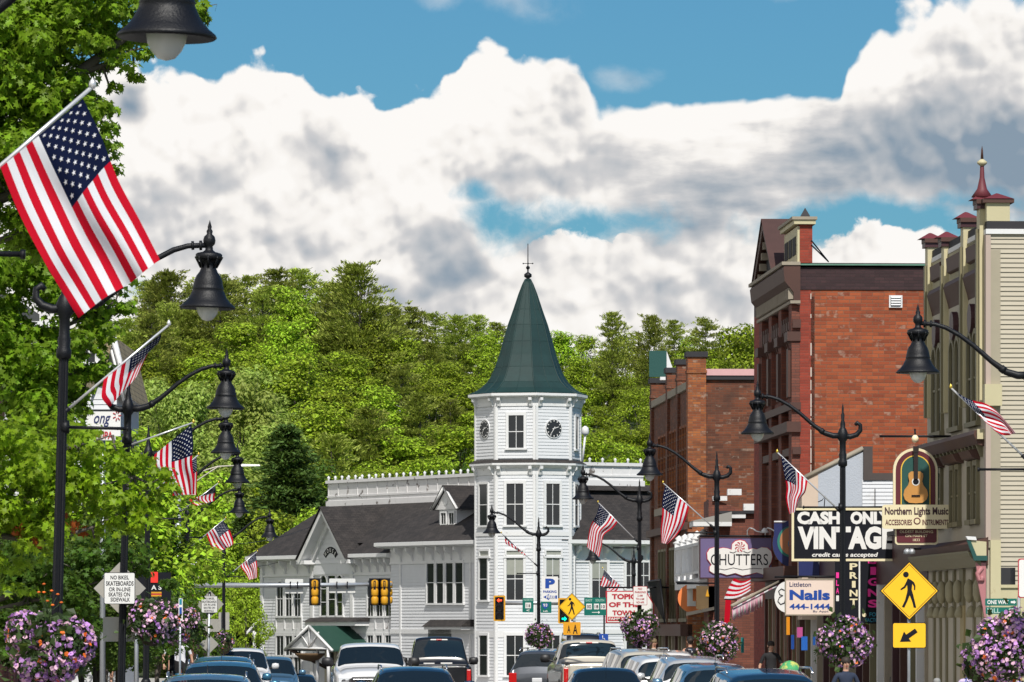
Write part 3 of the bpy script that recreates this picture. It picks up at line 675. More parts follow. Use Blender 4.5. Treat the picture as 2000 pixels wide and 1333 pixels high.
# low side porch at the far left
b = MB(); P = PE
q0, q1 = Wp(480, 1235, 293), Wp(508, 1203, 293)
b.add([q0, Wp(508,1203,293), Wp(508,1209,293), q0-Vector((0,0,.18)), q0+Vector((3,5,0)), Wp(508,1203,293)+Vector((3,5,0))], [(0,1,2,3),(0,4,5,1)], WHITEP)
b.tube([Wp(497,1232,293), Wp(497,1270,293)-Vector((0,0,1))], .1, WHITEP, 6); b.build('side_porch', opera)
# vent and aerial on the roof
b = MB(); b.tube([Wp(1137,905,276), Wp(1143,850,276)], .06, WHITEP, 6); b.lathe([(.1,0),(.22,.1),(.18,.4),(.05,.5)], Wp(1143,850,276), WHITEP, 8); b.build('roof_vent', opera)
# ------------------------------------------------------------ vegetation
BARK = mat('bark', (.10, .085, .07), .9, var=.3, vscale=3, bump=.5, bscale=12)
LEAF = mat('broad_leaves', (.25, .33, .018), .55, isl=.7, hue=.03, objr=.42, trans=.28, spec=.3)
LEAFP = mat('pale_leaves', (.29, .36, .07), .55, isl=.45, hue=.02, objr=.2, trans=.35, spec=.3)
NEED = mat('pine_needles', (.27, .31, .05), .6, isl=.6, hue=.02, objr=.42, trans=.2, spec=.3)
SPRU = mat('spruce_needles', (.065, .105, .022), .6, isl=.4, hue=.02, objr=.2, trans=.1, spec=.2)
MAPLE = mat('maple_leaves', (.17, .28, .014), .5, isl=.5, hue=.02, trans=.42, spec=.3)
MAPLEY = mat('young_maple_leaves', (.23, .33, .010), .5, isl=.4, hue=.02, trans=.45, spec=.3)
TURN = mat('orange_leaves', (.45, .10, .02), .6, isl=.3, trans=-.3)
def basis(n):
    """random frames around unit normals n (k,3)"""
    r = RNG.normal(size=n.shape); a = np.cross(n, r); a /= np.linalg.norm(a, axis=1, keepdims=True)+1e-9; return a, np.cross(n, a)
def cards(cen, nrm, size, aspect=.6, shape=None, fold=.25):
    """leaf faces: shape is (k,2) outline; returns verts, faces"""
    if shape is None: shape = np.array([(0,-.5),(.5,-.05),(0,.5),(-.5,-.05)])
    k = len(shape); a, b = basis(nrm); n = len(cen)
    sz = size*(.65+.7*RNG.random((n, 1, 1)))
    sh = shape[None, :, :]*sz
    v = cen[:, None, :]+a[:, None, :]*sh[:, :, :1]*aspect+b[:, None, :]*sh[:, :, 1:2]+nrm[:, None, :]*(np.abs(sh[:, :, :1])*-fold)
    return v.reshape(-1, 3), np.arange(n*k).reshape(n, k)
def clumps(cens, rads, per, size, flat=.75, shape=None, up=.5, aspect=.7, shell=.55):
    V_, F_ = [], []; off = 0
    for c, r in zip(cens, rads):
        n = max(6, int(per*r*r)); d = RNG.normal(size=(n, 3)); d /= np.linalg.norm(d, axis=1, keepdims=True)
        rr = r*(shell+(1.05-shell)*RNG.random((n, 1))**.7); p = c+d*rr*np.array([1, 1, flat])
        nr = d+np.array([0, 0, up])+RNG.normal(size=(n, 3))*.45; nr /= np.linalg.norm(nr, axis=1, keepdims=True)
        v, f = cards(p, nr, size, aspect, shape); V_.append(v); F_.append(f+off); off += len(v)
    return np.concatenate(V_), np.concatenate(F_)
def trunk_geo(b, h, r, n=8, lean=0., m=None):
    pts = [(lean*h*t*t, .15*math.sin(5*t), h*t) for t in (0, .03, .15, .4, .7, 1.)]
    b.tube(pts, [r*1.5, r*1.1, r, r*.8, r*.5, r*.12], m or BARK, n)
def tree_obj(name, mesh_crown, trunkb, loc, label, cat, group=None):
    t = thing(name, (0,0,0), label, cat, group); t['_o'] = (0,0,0)
    trunkb.build('trunk', t, uv=False)
    for nm, me in mesh_crown:
        o = bpy.data.objects.new(nm, me); C.objects.link(o); o.parent = t
    t.location = loc; return t
def decid_proto(seed, m, pale=False, W=4.0, H=11.):
    global RNG; RNG = np.random.default_rng(seed); rs = random.Random(seed)
    cens, rads = [], []
    for i in range(46):
        ph = rs.random()*2*math.pi; u = rs.random(); z = H*(.30+.62*u); R = W*math.sin(math.pi*min(1, (u*.80+.24)))**.6*(.55+.42*rs.random())
        cens.append(np.array([R*math.cos(ph), R*math.sin(ph), z])); rads.append(.75+.75*rs.random()*(1.1-u*.5))
    for i in range(12): cens.append(np.array([rs.uniform(-1, 1)*W*.4, rs.uniform(-1, 1)*W*.4, H*(.82+.16*rs.random())])); rads.append(.6+.5*rs.random())
    v, f = clumps(cens, rads, 150, .25, .62, up=.9, shell=.72)
    b = MB(); trunk_geo(b, H*.8, .16)
    for i in range(0, 60, 5):
        c = cens[i]; z0 = H*(.18+.3*rs.random()); b.tube([(0, 0, z0), (c[0]*.5, c[1]*.5, (z0+c[2])/2-.2), tuple(c)], [.08, .05, .015], BARK, 5)
    return arr_mesh('crown', v, f, [m]), b
def pine_proto(seed, m, R=3.1, H=13., spruce=False):
    global RNG; RNG = np.random.default_rng(seed); rs = random.Random(seed)
    b = MB(); trunk_geo(b, H*.97, .17); cen, nr = [], []; z = H*(.18 if not spruce else .06)
    while z < H*.985:
        t = (z-H*.1)/(H*.9); Rz = (R*(1-t)**(.52 if not spruce else .85)*(1.0 if t > .25 else .65+1.4*t)+.15)
        for k in range(6 if not spruce else 8):
            if rs.random() < .12 and not spruce: continue
            ph = rs.random()*6.283; L = Rz*(.6+.5*rs.random()); rise = (.16+.75*max(0, t-.6) if not spruce else -.05)+rs.uniform(-.12, .15); e = Vector((math.cos(ph)*L, math.sin(ph)*L, L*rise+L*L*.03))
            b.tube([(0, 0, z), (e.x, e.y, z+e.z)], [.035, .008], BARK, 3, cap=False)
            nt = int(6+L*5.5)
            for q in range(nt):
                w = .3+.72*(q+.5)/nt; sp = (.22+.16*L*(1-abs(w-.7)))*min(1, .25+Rz/1.6)
                c0 = np.array([e.x*w, e.y*w, z+e.z*w])+RNG.normal(size=3)*np.array([sp, sp, .08])
                for _ in range(9):
                    cen.append(c0+RNG.normal(size=3)*np.array([.13,.13,.07])); nn = np.array([math.cos(ph)*.5, math.sin(ph)*.5, .9])+RNG.normal(size=3)*.6; nr.append(nn/np.linalg.norm(nn))
        z += (.50 if not spruce else .30)*(.8+.4*rs.random())
    cen = np.array(cen); nr = np.array(nr); out = cen*np.array([1, 1, 0]); out /= np.linalg.norm(out, axis=1, keepdims=True)+1e-6
    # needle sprays: slim faces that point outward and up
    d = out+np.array([0, 0, .75 if not spruce else .1])+RNG.normal(size=cen.shape)*.4; d /= np.linalg.norm(d, axis=1, keepdims=True)
    a = np.cross(d, nr); a /= np.linalg.norm(a, axis=1, keepdims=True)+1e-9
    L_ = (.22+.22*RNG.random((len(cen), 1))); w_ = .035+.03*RNG.random((len(cen), 1))
    v = np.stack([cen-d*L_*.4, cen+a*w_, cen+d*L_*.6, cen-a*w_], 1).reshape(-1, 3)
    return arr_mesh('crown', v, np.arange(len(cen)*4).reshape(-1, 4), [m]), b
PROT = {}
kinds = {'dark': ('broadleaf_tree', 'broadleaf tree'), 'broad': ('broadleaf_tree', 'broadleaf tree'), 'pale': ('broadleaf_tree', 'broadleaf tree'), 'pine': ('pine_tree', 'pine'), 'spruce': ('spruce_tree', 'spruce')}
PROT['broad'] = [decid_proto(11+i, LEAF, W=w, H=11) for i, w in enumerate((3.6, 4.3, 3.2, 4.6))]
PROT['pale'] = [decid_proto(31+i, LEAFP, W=w, H=11) for i, w in enumerate((3.9, 4.4))]
PROT['dark'] = [decid_proto(51+i, mat('shaded_leaves', (.06, .11, .012), .55, isl=.5, hue=.02, trans=.25, spec=.3), W=4.2, H=11) for i in range(2)]  # dark leaf colour carries the shade of the low street trees
PROT['pine'] = [pine_proto(41+i, NEED, R=r, H=13) for i, r in enumerate((3.5, 4.0, 3.0, 4.4))]
PROT['spruce'] = [pine_proto(61+i, SPRU, R=r, H=12, spruce=True) for i, r in enumerate((2.6, 3.2))]
H0 = {'dark': 11.6, 'broad': 11.6, 'pale': 11.6, 'pine': 13., 'spruce': 12.}
_pm = {}
def hill_tree(kind, vi, x, D, top, wf=1.15, label=None, group=None):
    vi %= len(PROT[kind]); g = hill(x, D); h = top-g
    nm, cat = kinds[kind]; s = max(.4, h/H0[kind])
    key = (kind, vi)
    if key not in _pm:
        me, tb = PROT[kind][vi]; t = thing(nm, (0,0,0), 'x', cat); t['_o'] = (0,0,0); tr = tb.build('trunk', t, uv=False); o = bpy.data.objects.new('crown', me); C.objects.link(o); o.parent = t
        _pm[key] = (t, [tr, o])
    else:
        t0, kd = _pm[key]; t = t0.copy(); C.objects.link(t)
        for k in kd:
            c = k.copy(); C.objects.link(c); c.parent = t
    t.location = (x, D, g); t.rotation_euler = (0, 0, random.random()*6.28); sw = (.55+.45*s)*wf if s > 1 else s*wf; t.scale = (sw, sw, s)
    t['label'] = label; t['category'] = cat
    if group: t['group'] = group
    elif 'group' in t: del t['group']
    return t
def ptop(px, py, D): v = Wp(px, py, D); return v.x, v.z
# skyline trees one can tell apart
SKY = [(292,553,620,'pine',0,.9,'dark pine at the left end of the ridge, next to the big flag'),(332,528,600,'pine',1,1.,'rounded pine on the ridge left of the second street lamp head'),(384,545,620,'pine',3,1.,'pine on the ridge just behind the second street lamp head'),
(432,533,610,'pine',2,1.,'narrow pine on the ridge right of the second street lamp head'),(478,540,615,'pine',3,1.,'broad pine on the ridge between two narrow pines'),(540,530,600,'pine',0,1.,'pine on the ridge above the rounded pale trees'),
(588,522,610,'pine',2,1.1,'pointed pine on the ridge left of the tallest pine'),(640,550,605,'pine',1,1.1,'pine leaning against the left side of the tallest pine'),(703,512,560,'pine',1,1.0,'tallest dark pine standing above the ridge'),
(755,600,600,'pine',0,.9,'low pine at the right foot of the tallest pine'),(806,597,600,'pine',2,.8,'slim spiky pine right of the tallest pine'),(850,612,610,'pine',3,1.,'pine on the falling ridge, second from the tallest pine'),(888,615,600,'pine',1,.8,'pine on the ridge well left of the spire'),
(932,618,600,'pine',0,.8,'pine on the ridge next left of the green spire'),(970,628,615,'pine',2,.8,'pine just touching the left slope of the green spire'),(1095,642,600,'broad',0,1.,'broadleaf tree just right of the green spire'),(1140,648,610,'broad',1,1.,'rounded broadleaf tree on the ridge right of the spire'),
(1196,607,560,'pine',2,.7,'thin ragged pine standing up alone right of the spire'),(1268,614,560,'pine',1,.62,'flat-topped lone pine between the spire and the brick block'),(1316,624,600,'pine',2,.8,'small dark pine on the ridge over the green sign panel'),(1378,622,590,'pine',3,.75,'wide low pine on the ridge over the brick chimney'),
(1345,650,600,'broad',2,1.,'broadleaf tree between two small pines on the ridge'),(1450,620,480,'broad',1,1.05,'large bright maple against the pedimented brick block'),(1225,640,600,'broad',3,1.,'broadleaf tree between the two lone pines'),(1500,640,520,'broad',2,1.,'broadleaf tree half hidden by the pedimented brick block')]
for px, py, D, kd, vi, wf, lab in SKY:
    x, z = ptop(px, py, D); hill_tree(kd, vi, x, D, z, wf*(1.25 if kd == 'pine' else 1), lab)
skyl = [(150,580),(292,555),(560,530),(760,570),(850,615),(1000,640),(1200,655),(1550,640),(1700,620)]
def skyy(px): return float(np.interp(px, [a for a, _ in skyl], [b for _, b in skyl]))
rows = [(590, 45), (560, 85), (525, 135), (488, 190), (450, 245), (415, 300), (383, 350), (355, 400), (335, 450)]
ht = random.Random(5); done = 0
for ri, (D, dy) in enumerate(rows):
    px = 170+ht.random()*40
    while px < 1560:
        y = skyy(px)+dy*(1.0 if px < 800 else .82)+ht.uniform(-34, 26); left = px < 780
        r = ht.random()
        if ri <= 2: kd = 'pine' if (px < 960 and r < (.85, .5, .3)[ri]) or r < .06 else 'broad'
        elif ri <= 4: kd = ('pine' if r < .18 and 500 < px < 960 else 'pale' if r < .8 and px < 560 else 'broad' if r < .96 else 'spruce')
        elif ri <= 6: kd = 'pale' if px < 560 and r < .6 else ('pine' if r < .16 and px < 760 else 'dark' if r > .86 else 'broad')
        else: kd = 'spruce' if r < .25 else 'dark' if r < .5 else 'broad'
        x, z = ptop(px, y, D+ht.uniform(-10, 10))
        where = 'left of the spire' if px < 900 else 'right of the spire' if px > 1150 else 'behind the clock tower'
        zone = ('upper', 'upper', 'upper', 'middle', 'middle', 'middle', 'lower', 'lower', 'lower')[ri]
        nm = {'broad': 'bright green broadleaf tree', 'pale': 'pale rounded broadleaf tree', 'pine': 'olive green pine', 'spruce': 'dark green spruce', 'dark': 'deep green broadleaf tree'}[kd]
        hill_tree(kd, ht.randrange(9), x, D, max(z, hill(x, D)+6), ht.uniform(.95, 1.35), '%s in the crowd on the %s slope, %s' % (nm, zone, where), '%ss on the %s slope %s' % (nm, zone, where))
        px += ht.uniform(58, 92)*(1+.06*ri)*(.8 if kd in ('pine', 'spruce') else 1.05); done += 1
for px, y, D, kd, vi, wf, lab in [(562,830,345,'spruce',1,1.35,'big dark spruce in front of the pale trees, left of the hall roof'),(470,712,420,'pale',0,1.,'rounded pale tree behind the third street lamp'),(350,720,415,'pale',1,1.,'rounded pale tree behind the curved lamp arm'),(600,985,318,'broad',0,.8,'low bright tree over the left roof corner of the hall'),
    (520,1010,325,'broad',2,.8,'low tree at the left edge of the hall roof'),(765,905,322,'broad',3,.7,'bright tree peeping over the hall parapet'),(450,1030,300,'broad',1,.8,'low leafy tree left of the hall'),(400,1080,290,'broad',2,.8,'leafy tree behind the left lamp posts'),(480,1120,285,'broad',0,.7,'bushy tree beside the left corner of the hall'),(350,1030,300,'spruce',0,1.2,'dark spruce behind the left flags')]:
    x, z = ptop(px, y, D); hill_tree(kd, vi, x, D, z, wf, lab)
# ---- street maples at the left, built from leaf sprays on limbs
ml = np.array([(0,-.5),(.10,-.22),(.42,-.28),(.28,-.05),(.52,.16),(.22,.14),(0,.55),(-.22,.14),(-.52,.16),(-.28,-.05),(-.42,-.28),(-.10,-.22)])
def maple(name, D, blobs, trunkxy, m, label, per, size, seed, limbs, dspread=1.6, extra=(), turn=()):
    global RNG; RNG = np.random.default_rng(seed); rs = random.Random(seed)
    s = 10000/D; tx, ty = trunkxy; g = .14; loc = (tx, ty, g)
    t = thing(name, loc, label, 'tree'); cens, rads = [], []
    for px, py, r in blobs:
        R = r/s; k = 3+int((R/.45)**2*6.5)
        for i in range(k):
            d = np.array([rs.gauss(0, 1), rs.gauss(0, 1), rs.gauss(0, 1)]); d /= np.linalg.norm(d)
            rr = R*(.30+.55*rs.random()) if k > 4 else R*.5*rs.random(); c = Wp(px, py, D); cr = max(.16, min(.42, R*.42))*(.7+.6*rs.random())
            cens.append(np.array([c.x+d[0]*rr, D+d[1]*rr*1.1+rs.uniform(-.5, .5)*dspread*min(1, R), c.z+d[2]*rr])); rads.append(cr)
    for c, r in extra: cens.append(np.array(c)); rads.append(r)
    v, f = clumps(cens, rads, per*1.7, size, .6, shape=ml, up=.65, aspect=1.0, shell=.25)
    mi = np.zeros(len(f), int)
    if turn:
        cc = v.reshape(-1, 12, 3).mean(1)
        for px, py, r in turn:
            c = Wp(px, py, D); mi[((cc[:, 0]-c.x)**2+(cc[:, 2]-c.z)**2 < (r/s)**2)&(RNG.random(len(cc)) < .6)] = 1
    v = v-np.array(loc); me = arr_mesh('crown', v, f, [m, TURN] if turn else [m], mi if turn else None)
    o = bpy.data.objects.new('crown', me); C.objects.link(o); o.parent = t
    b = MB()
    for pts, r0 in limbs:
        n_ = len(pts); b.tube(pts, [r0*(1-.85*i/(n_-1)) for i in range(n_)], BARK, 8)
    for i in range(0, len(cens), 7):     # twigs from the nearest limb point
        c = Vector(cens[i]); best = min((Vector(p) for pts, _ in limbs for p in pts[1:]), key=lambda p: (p-c).length)
        mid = (best+c)/2-Vector((0, 0, .12)); b.tube([best, mid, c], [.022, .014, .004], BARK, 4, cap=False)
    b.build('trunk', t, uv=False); return t
wp = lambda x, y, D: tuple(Wp(x, y, D))
DA = 75
maple('maple_tree', DA, [(40,30,120),(150,20,110),(230,40,80),(300,70,55),(340,15,60),(385,20,35),(398,40,18),(240,120,40),(100,120,110),(190,110,60),(40,220,120),(130,230,95),(200,215,42),(225,170,22),(60,330,120),(150,320,85),(205,290,38),(215,250,26),(222,330,20),(70,430,100),(130,420,80),
    (180,400,45),(-60,100,150),(-80,300,150),(280,108,18),(262,150,18)],
    (-9.6, DA+.6), MAPLE, 'tall dense maple rising past the big flag and the nearest lamp at the upper left', 420, .128, 3,
    [([(-9.6, DA+.6, .14), (-9.5, DA+.5, 3.5), (-9.0, DA+.3, 6.5), wp(-130, 420, DA), wp(-60, 200, DA), wp(0, 60, DA)], .34),
     ([wp(-140, 420, DA+.3), wp(40, 260, DA), wp(150, 145, DA), wp(215, 95, DA), wp(290, 40, DA), wp(380, 10, DA)], .13), ([wp(150, 145, DA), wp(200, 128, DA), wp(260, 98, DA), wp(285, 92, DA)], .055),
     ([wp(-140, 450, DA+.3), wp(20, 380, DA), wp(120, 330, DA), wp(190, 300, DA)], .11), ([wp(-60, 220, DA), wp(60, 120, DA), wp(130, 40, DA)], .10), ([wp(-140, 480, DA), wp(0, 470, DA), wp(110, 430, DA)], .09), ([wp(380,20,DA), wp(405,12,DA), wp(424,8,DA), wp(420,22,DA)], .012)])
DB = 82
maple('maple_tree', DB, [(30,520,80),(90,560,90),(160,560,80),(215,560,48),(205,620,52),(240,600,25),(160,650,70),(90,660,60),(30,640,60),(50,720,90),(130,720,70),(180,700,50),(125,765,48),(160,800,30),(150,775,40),(165,765,22),(60,800,100),(195,740,30),(-60,600,130)],
    (-10.6, DB+.8), MAPLE, 'maple crown hanging behind the nearest left lamp post, above the brighter young maple', 380, .132, 4,
    [([(-10.6, DB+.8, .14), (-10.5, DB+.7, 2.5), (-10.3, DB+.5, 4.5), wp(-140, 640, DB), wp(-40, 560, DB), wp(60, 520, DB)], .28), ([wp(-140, 680, DB), wp(0, 660, DB), wp(120, 640, DB), wp(210, 600, DB)], .09), ([wp(-150, 760, DB), wp(0, 760, DB), wp(100, 740, DB), wp(170, 720, DB)], .09)])
DC = 70
maple('young_maple_tree', DC, [(40,880,100),(120,870,90),(175,908,52),(150,850,36),(245,898,42),(60,960,110),(160,960,100),(250,910,62),(300,935,40),(325,925,20),(335,950,12),(250,980,62),(290,985,35),(200,1030,50),(120,1040,70),(40,1050,90),(250,1030,30),(10,1120,70),(-60,960,120),(275,1000,40)],
    (-8.6, DC+1.2), MAPLEY, 'bright yellow-green young maple low beside the nearest left lamp post', 340, .115, 5,
    [([(-8.6, DC+1.2, .14), (-8.5, DC+1.1, 2.0), (-7.9, DC+.8, 3.2), wp(0, 1000, DC), wp(60, 900, DC)], .14), ([wp(-60, 1060, DC+.6), wp(60, 1010, DC), wp(160, 960, DC), wp(260, 930, DC)], .06), ([wp(-30, 1040, DC), wp(80, 1060, DC), wp(180, 1030, DC), wp(240, 1000, DC)], .05), ([wp(60, 900, DC), wp(150, 870, DC), wp(220, 850, DC)], .04)],
    turn=((145,1015,16),(160,1035,12),(40,1035,12),(75,1062,10)))
DE = 96
maple('maple_tree', DE, [(40,1120,80),(120,1110,80),(200,1090,60),(60,1180,70),(140,1180,70),(30,1250,60),(150,1240,40),(270,1080,45),(250,1120,45),(278,1115,26),(330,1140,20)],
    (-11.9, DE+.5), mat('shaded_maple_leaves', (.05, .10, .008), .55, isl=.5, hue=.02, trans=.3, spec=.3), 'dark leafy tree low behind the flower basket and the skating notice at the left', 300, .14, 6,  # shade under the taller maples is painted into this leaf colour
    [([(-11.9, DE+.5, .14), (-11.3, DE+.4, 1.4), (-10.3, DE+.2, 2.6), wp(60, 1150, DE), wp(120, 1100, DE)], .12), ([wp(0, 1190, DE), wp(150, 1150, DE), wp(290, 1100, DE)], .05)])
# ------------------------------------------------------------ street lamps (one prototype; the arm reaches along +x)
def lamp_proto(label, group):
    t = thing('street_lamp', (0,0,0), label, 'street lamp', group)
    b = MB(); b.lathe([(.24,0),(.24,.12),(.20,.16),(.20,.7),(.22,.75),(.16,.82),(.11,1.0),(.10,1.15),(.075,1.2)], (0,0,0), IRON, 16); b.build('base', t)
    b = MB(); n = 24; vs = []
    for z, r in ((1.15,.068),(3.5,.060),(5.55,.054)):
        for j in range(n): rr = r*(1 if j % 2 else .84); w = 2*math.pi*j/n; vs.append((rr*math.cos(w), rr*math.sin(w), z))
    b.add(vs, [(i*n+j, i*n+(j+1)%n, (i+1)*n+(j+1)%n, (i+1)*n+j) for i in range(2) for j in range(n)], IRON)
    b.lathe([(.054,5.28),(.085,5.30),(.085,5.38),(.065,5.42),(.075,5.5),(.06,5.55),(.06,5.75),(.095,5.80),(.10,5.90),(.07,5.98),(.045,6.02),(.05,6.08),(.03,6.15),(.035,6.25),(.018,6.3),(.022,6.36),(0,6.48)], (0,0,0), IRON, 14)
    b.build('pole', t)
    b = MB(); zc = 5.86
    arm = [(0,0,zc),(.18,0,zc+.0),(.34,0,zc+.05),(.55,0,zc+.20),(.80,0,zc+.42),(1.0,0,zc+.57),(1.2,0,zc+.68),(1.36,0,zc+.73),(1.6,0,zc+.745)]
    b.tube(arm, [.055,.055,.05,.038,.034,.032,.032,.03,.03], IRON, 10); b.tube([(1.40,0,zc+.735),(1.43,0,zc+.737)], .05, IRON, 10); b.tube([(1.49,0,zc+.739),(1.52,0,zc+.74)], .055, IRON, 10)
    b.tube([(.36,0,zc+.06),(.42,0,zc+.11)], .055, IRON, 10); b.build('arm', t)
    b = MB(); b.tube([(0,0,zc),(-.14,0,zc-.02),(-.26,0,zc+.02),(-.33,0,zc+.10),(-.33,0,zc+.20),(-.27,0,zc+.24),(-.23,0,zc+.20)], [.05,.052,.05,.045,.038,.045,.03], IRON, 8); b.build('scroll', t)
    b = MB(); x = 1.6; z0 = 5.9
    prof = [(.30,-.012),(.315,0),(.305,.02),(.255,.06),(.215,.11),(.185,.17),(.172,.205),(.180,.215),(.172,.225),(.165,.26),(.155,.31),(.135,.36),(.105,.40),(.088,.44),(.084,.50),(.095,.53),(.135,.545),(.15,.55),(.15,.60),(.13,.615),(.07,.63),(.045,.65),(.04,.69),(.065,.72),(.07,.76),(.06,.80),(.03,.83),(.036,.86),(.02,.89),(.024,.91),(0,.99)]
    b.lathe([(.16,.02)]+prof, (x,0,z0), IRON, 32)
    for k in range(8):
        w = math.pi*k/4; b.tube([(x+.085*math.cos(w), .085*math.sin(w), z0+.45), (x+.15*math.cos(w), .15*math.sin(w), z0+.575)], .014, IRON, 4)
    hd = b.build('lamp_head', t)
    b = MB(); b.lathe([(.13,.04),(.128,.0),(.118,-.04),(.095,-.09),(.055,-.135),(0,-.15)], (x,0,z0), BULB, 20); b.build('globe', hd)
    b = MB(); b.tube([(.05,0,4.52),(.72,0,4.52)], .018, IRON, 6); b.tube([(.72,0,4.52),(.75,0,4.52)], .03, IRON, 6); b.tube([(.0,0,4.52),(.08,0,4.52)], .075, IRON, 12); b.build('banner_bar', t)
    return t
LL = {}
lspec = [('L0',None,32,'nearest street lamp, its big bell head hanging in at the top left',1.4),('L1',115,57.5,'black street lamp whose fluted pole stands beside the largest flower ball, left side',1.5),
 ('L2',242,84,'black street lamp carrying the skating notice on its pole, left side',1.4),('L3',287,106,'left street lamp with a tall finial half sunk in the young maple leaves',.6),('L4',337,128,'left street lamp standing next to the grey steel signal post',.4),
 ('L5',366,159,'left street lamp whose pole crosses the left end of the signal mast arm',.2),('L6',437,178,'farthest left street lamp, its small head beside the hall roof',0),
 ('R1',2012,73,'nearest right street lamp, arm curving over the cream clapboard wall',0),('R2',1646,96,'right street lamp whose pole passes in front of the black vintage sign',0),('R3',1400,122,'right street lamp whose pole crosses the purple shop sign',0),
 ('R4',1249,145,'right street lamp standing over the no-parking notice',0),('R5',1052,175,'lone street lamp in front of the white clock tower',0),('R6',1238,200,'small far street lamp just behind another at the hall right wing',0)]
lp = None
for nm, px, D, lab, lean in lspec:
    X = XL(D) if px is None else (px-1000)/10000*D
    grp = 'black lamps along the left kerb' if nm[0] == 'L' else 'black lamps along the right kerb'
    if lp is None: lp = lamp_proto(lab, grp); o = lp
    else: o = copy_tree(lp)
    sl = lean/57.3; o.location = (X-(0 if lean == 0 else sl*3.2)-(.06 if nm == 'L0' else 0), D, gz(D)+(.13 if nm == 'L0' else .03)); o.rotation_euler = (0, sl if nm[0] == 'L' else 0, 0 if nm[0] == 'L' else math.pi); o['label'] = lab; o['group'] = grp
    LL[nm] = (X, D)
# ------------------------------------------------------------ flags
FW = mat('flag_white', (.74,.74,.78), .75, trans=-.25, var=.04); FR = mat('flag_red', (.52,.006,.022), .85, trans=-.22, spec=.1); FB = mat('flag_blue', (.004,.008,.034), .85, trans=-.12, spec=.1)
GOLD = mat('gold_tip', (.7,.5,.08), .35, .6); ALU = mat('flagpole_metal', (.70,.70,.72), .3, .5)
def flag(label, D, base, tip, hoist, fly, folds=0., wave=.05, fz=0., seed=0, yaw=0.):
    """base/tip: pixels of the pole ends; hoist: (top, bottom) pixels on the pole;
    fly: list of (top_px, bottom_px) pairs along the flag's length, with depth offsets in metres"""
    rs = random.Random(seed); s = 10000/D
    B = Wp(*base, D); Tp = Wp(*tip, D); t = thing('flag', tuple(B), label, 'flag', 'flags on the street lamps')
    b = MB(); b.tube([B, Tp], [.016, .013], ALU, 8); b.lathe([(0,-.02),(.025,0),(.02,.03),(0,.06)], Tp, ALU if D < 60 else GOLD, 8)
    ax = (Tp-B).normalized(); b.tube([B-ax*.05, B+ax*.10], .028, IRON, 8); b.build('flagpole', t)
    cols = [(hoist[0], hoist[1], 0., 0.)]+list(fly); nc = len(cols)
    def cr(a, b_, c, d, t): return .5*((2*b_)+(-a+c)*t+(2*a-5*b_+4*c-d)*t*t+(-a+3*b_-3*c+d)*t**3)
    def pt(u, v):      # u along the fly, v 0 top .. 1 bottom
        x = u*(nc-1); i = min(int(x), nc-2); f = x-i; g = lambda k: cols[max(0, min(nc-1, k))]
        out = []
        for e in (0, 1):
            q = [g(i-1), g(i), g(i+1), g(i+2)]; P_ = [Vector((k[e][0], k[e][1], k[2+e])) for k in q]
            out.append(Vector([cr(P_[0][j], P_[1][j], P_[2][j], P_[3][j], f) for j in range(3)]))
        m = out[0].lerp(out[1], v)
        dd = m.z+wave*math.sin(v*9+u*2.5+seed)*min(1, u*3)+wave*.5*math.sin(v*17+u*5+seed*2)*min(1, u*3)+folds*math.sin(u*14+v*3)
        sh = wave*s*.28*math.cos(v*9+u*2.5+seed)*min(1, u*2)
        w = Wp(m.x+sh, m.y, D); w = w+Vector((0, dd-.03, 0)); return w
    NU, SV = 30, 3; NV = 13*SV; b = MB(); vs = [pt(i/NU, j/NV) for i in range(NU+1) for j in range(NV+1)]
    R_, Wt, Bl = [], [], []
    for i in range(NU):
        for j in range(NV):
            q = (i*(NV+1)+j, (i+1)*(NV+1)+j, (i+1)*(NV+1)+j+1, i*(NV+1)+j+1); st = j//SV
            (Bl if (i < NU*.4 and st < 7) else R_ if st % 2 == 0 else Wt).append(q)
    k0 = len(b.v); b.add(vs, R_, FR, True)
    def addf(fs, m):
        ii = b.mi(m)
        for f in fs: b.f.append(f); b.m.append(ii); b.sm.append(True)
    addf(Wt, FW); addf(Bl, FB)
    H, Lf = 1.0, 1.9
    for r in range(9):       # fifty stars in staggered rows, on both faces
        for c in range(6 if r % 2 == 0 else 5):
            cu = .4*((c+.5)/6 if r % 2 == 0 else (c+1)/6); cv = 7/13*(r+1)/10
            for sd in (-1, 1):
                pts = []
                for a in range(10):
                    w = math.pi*a/5; rr = (.026 if a % 2 == 0 else .011); pts.append((cu+rr*math.sin(w)/Lf*.95, cv-rr*math.cos(w)))
                nn = (pt(cu+.01, cv)-pt(cu-.01, cv)).cross(pt(cu, cv+.01)-pt(cu, cv-.01)).normalized()
                b.add([pt(u, v)+nn*sd*.006 for u, v in pts], [tuple(range(10))], FW)
    b.build('cloth', t, uv=False); return t
flag('largest flag, nearest, hanging flat from a steep pole at the upper left', 32, (-175,475), (181,169), ((163,194),(2,328)), [((196,262),(40,420),0,0),((232,350),(92,520),.02,-.03),((276,430),(122,574),.0,.04),((317,509),(150,621),-.05,.06)], wave=.035, seed=1)
flag('flag draped both sides of its pole, hanging beside the nearest left post', 57.5, (122,808), (330,634), ((316,652),(203,742)), [((310,668),(199,775),.1,-.02),((294,680),(208,790),.12,.0),((270,730),(214,795),.1,.02)], wave=.02, seed=2)
flag('flag hanging straight down in folds above the grey signal post', 84, (246,872), (378,825), ((374,829),(302,888)), [((378,866),(300,905),.04,0),((376,905),(303,918),.04,0.),((380,940),(312,925),.05,.02),((378,965),(338,968),.06,.03)], wave=.045, seed=3)
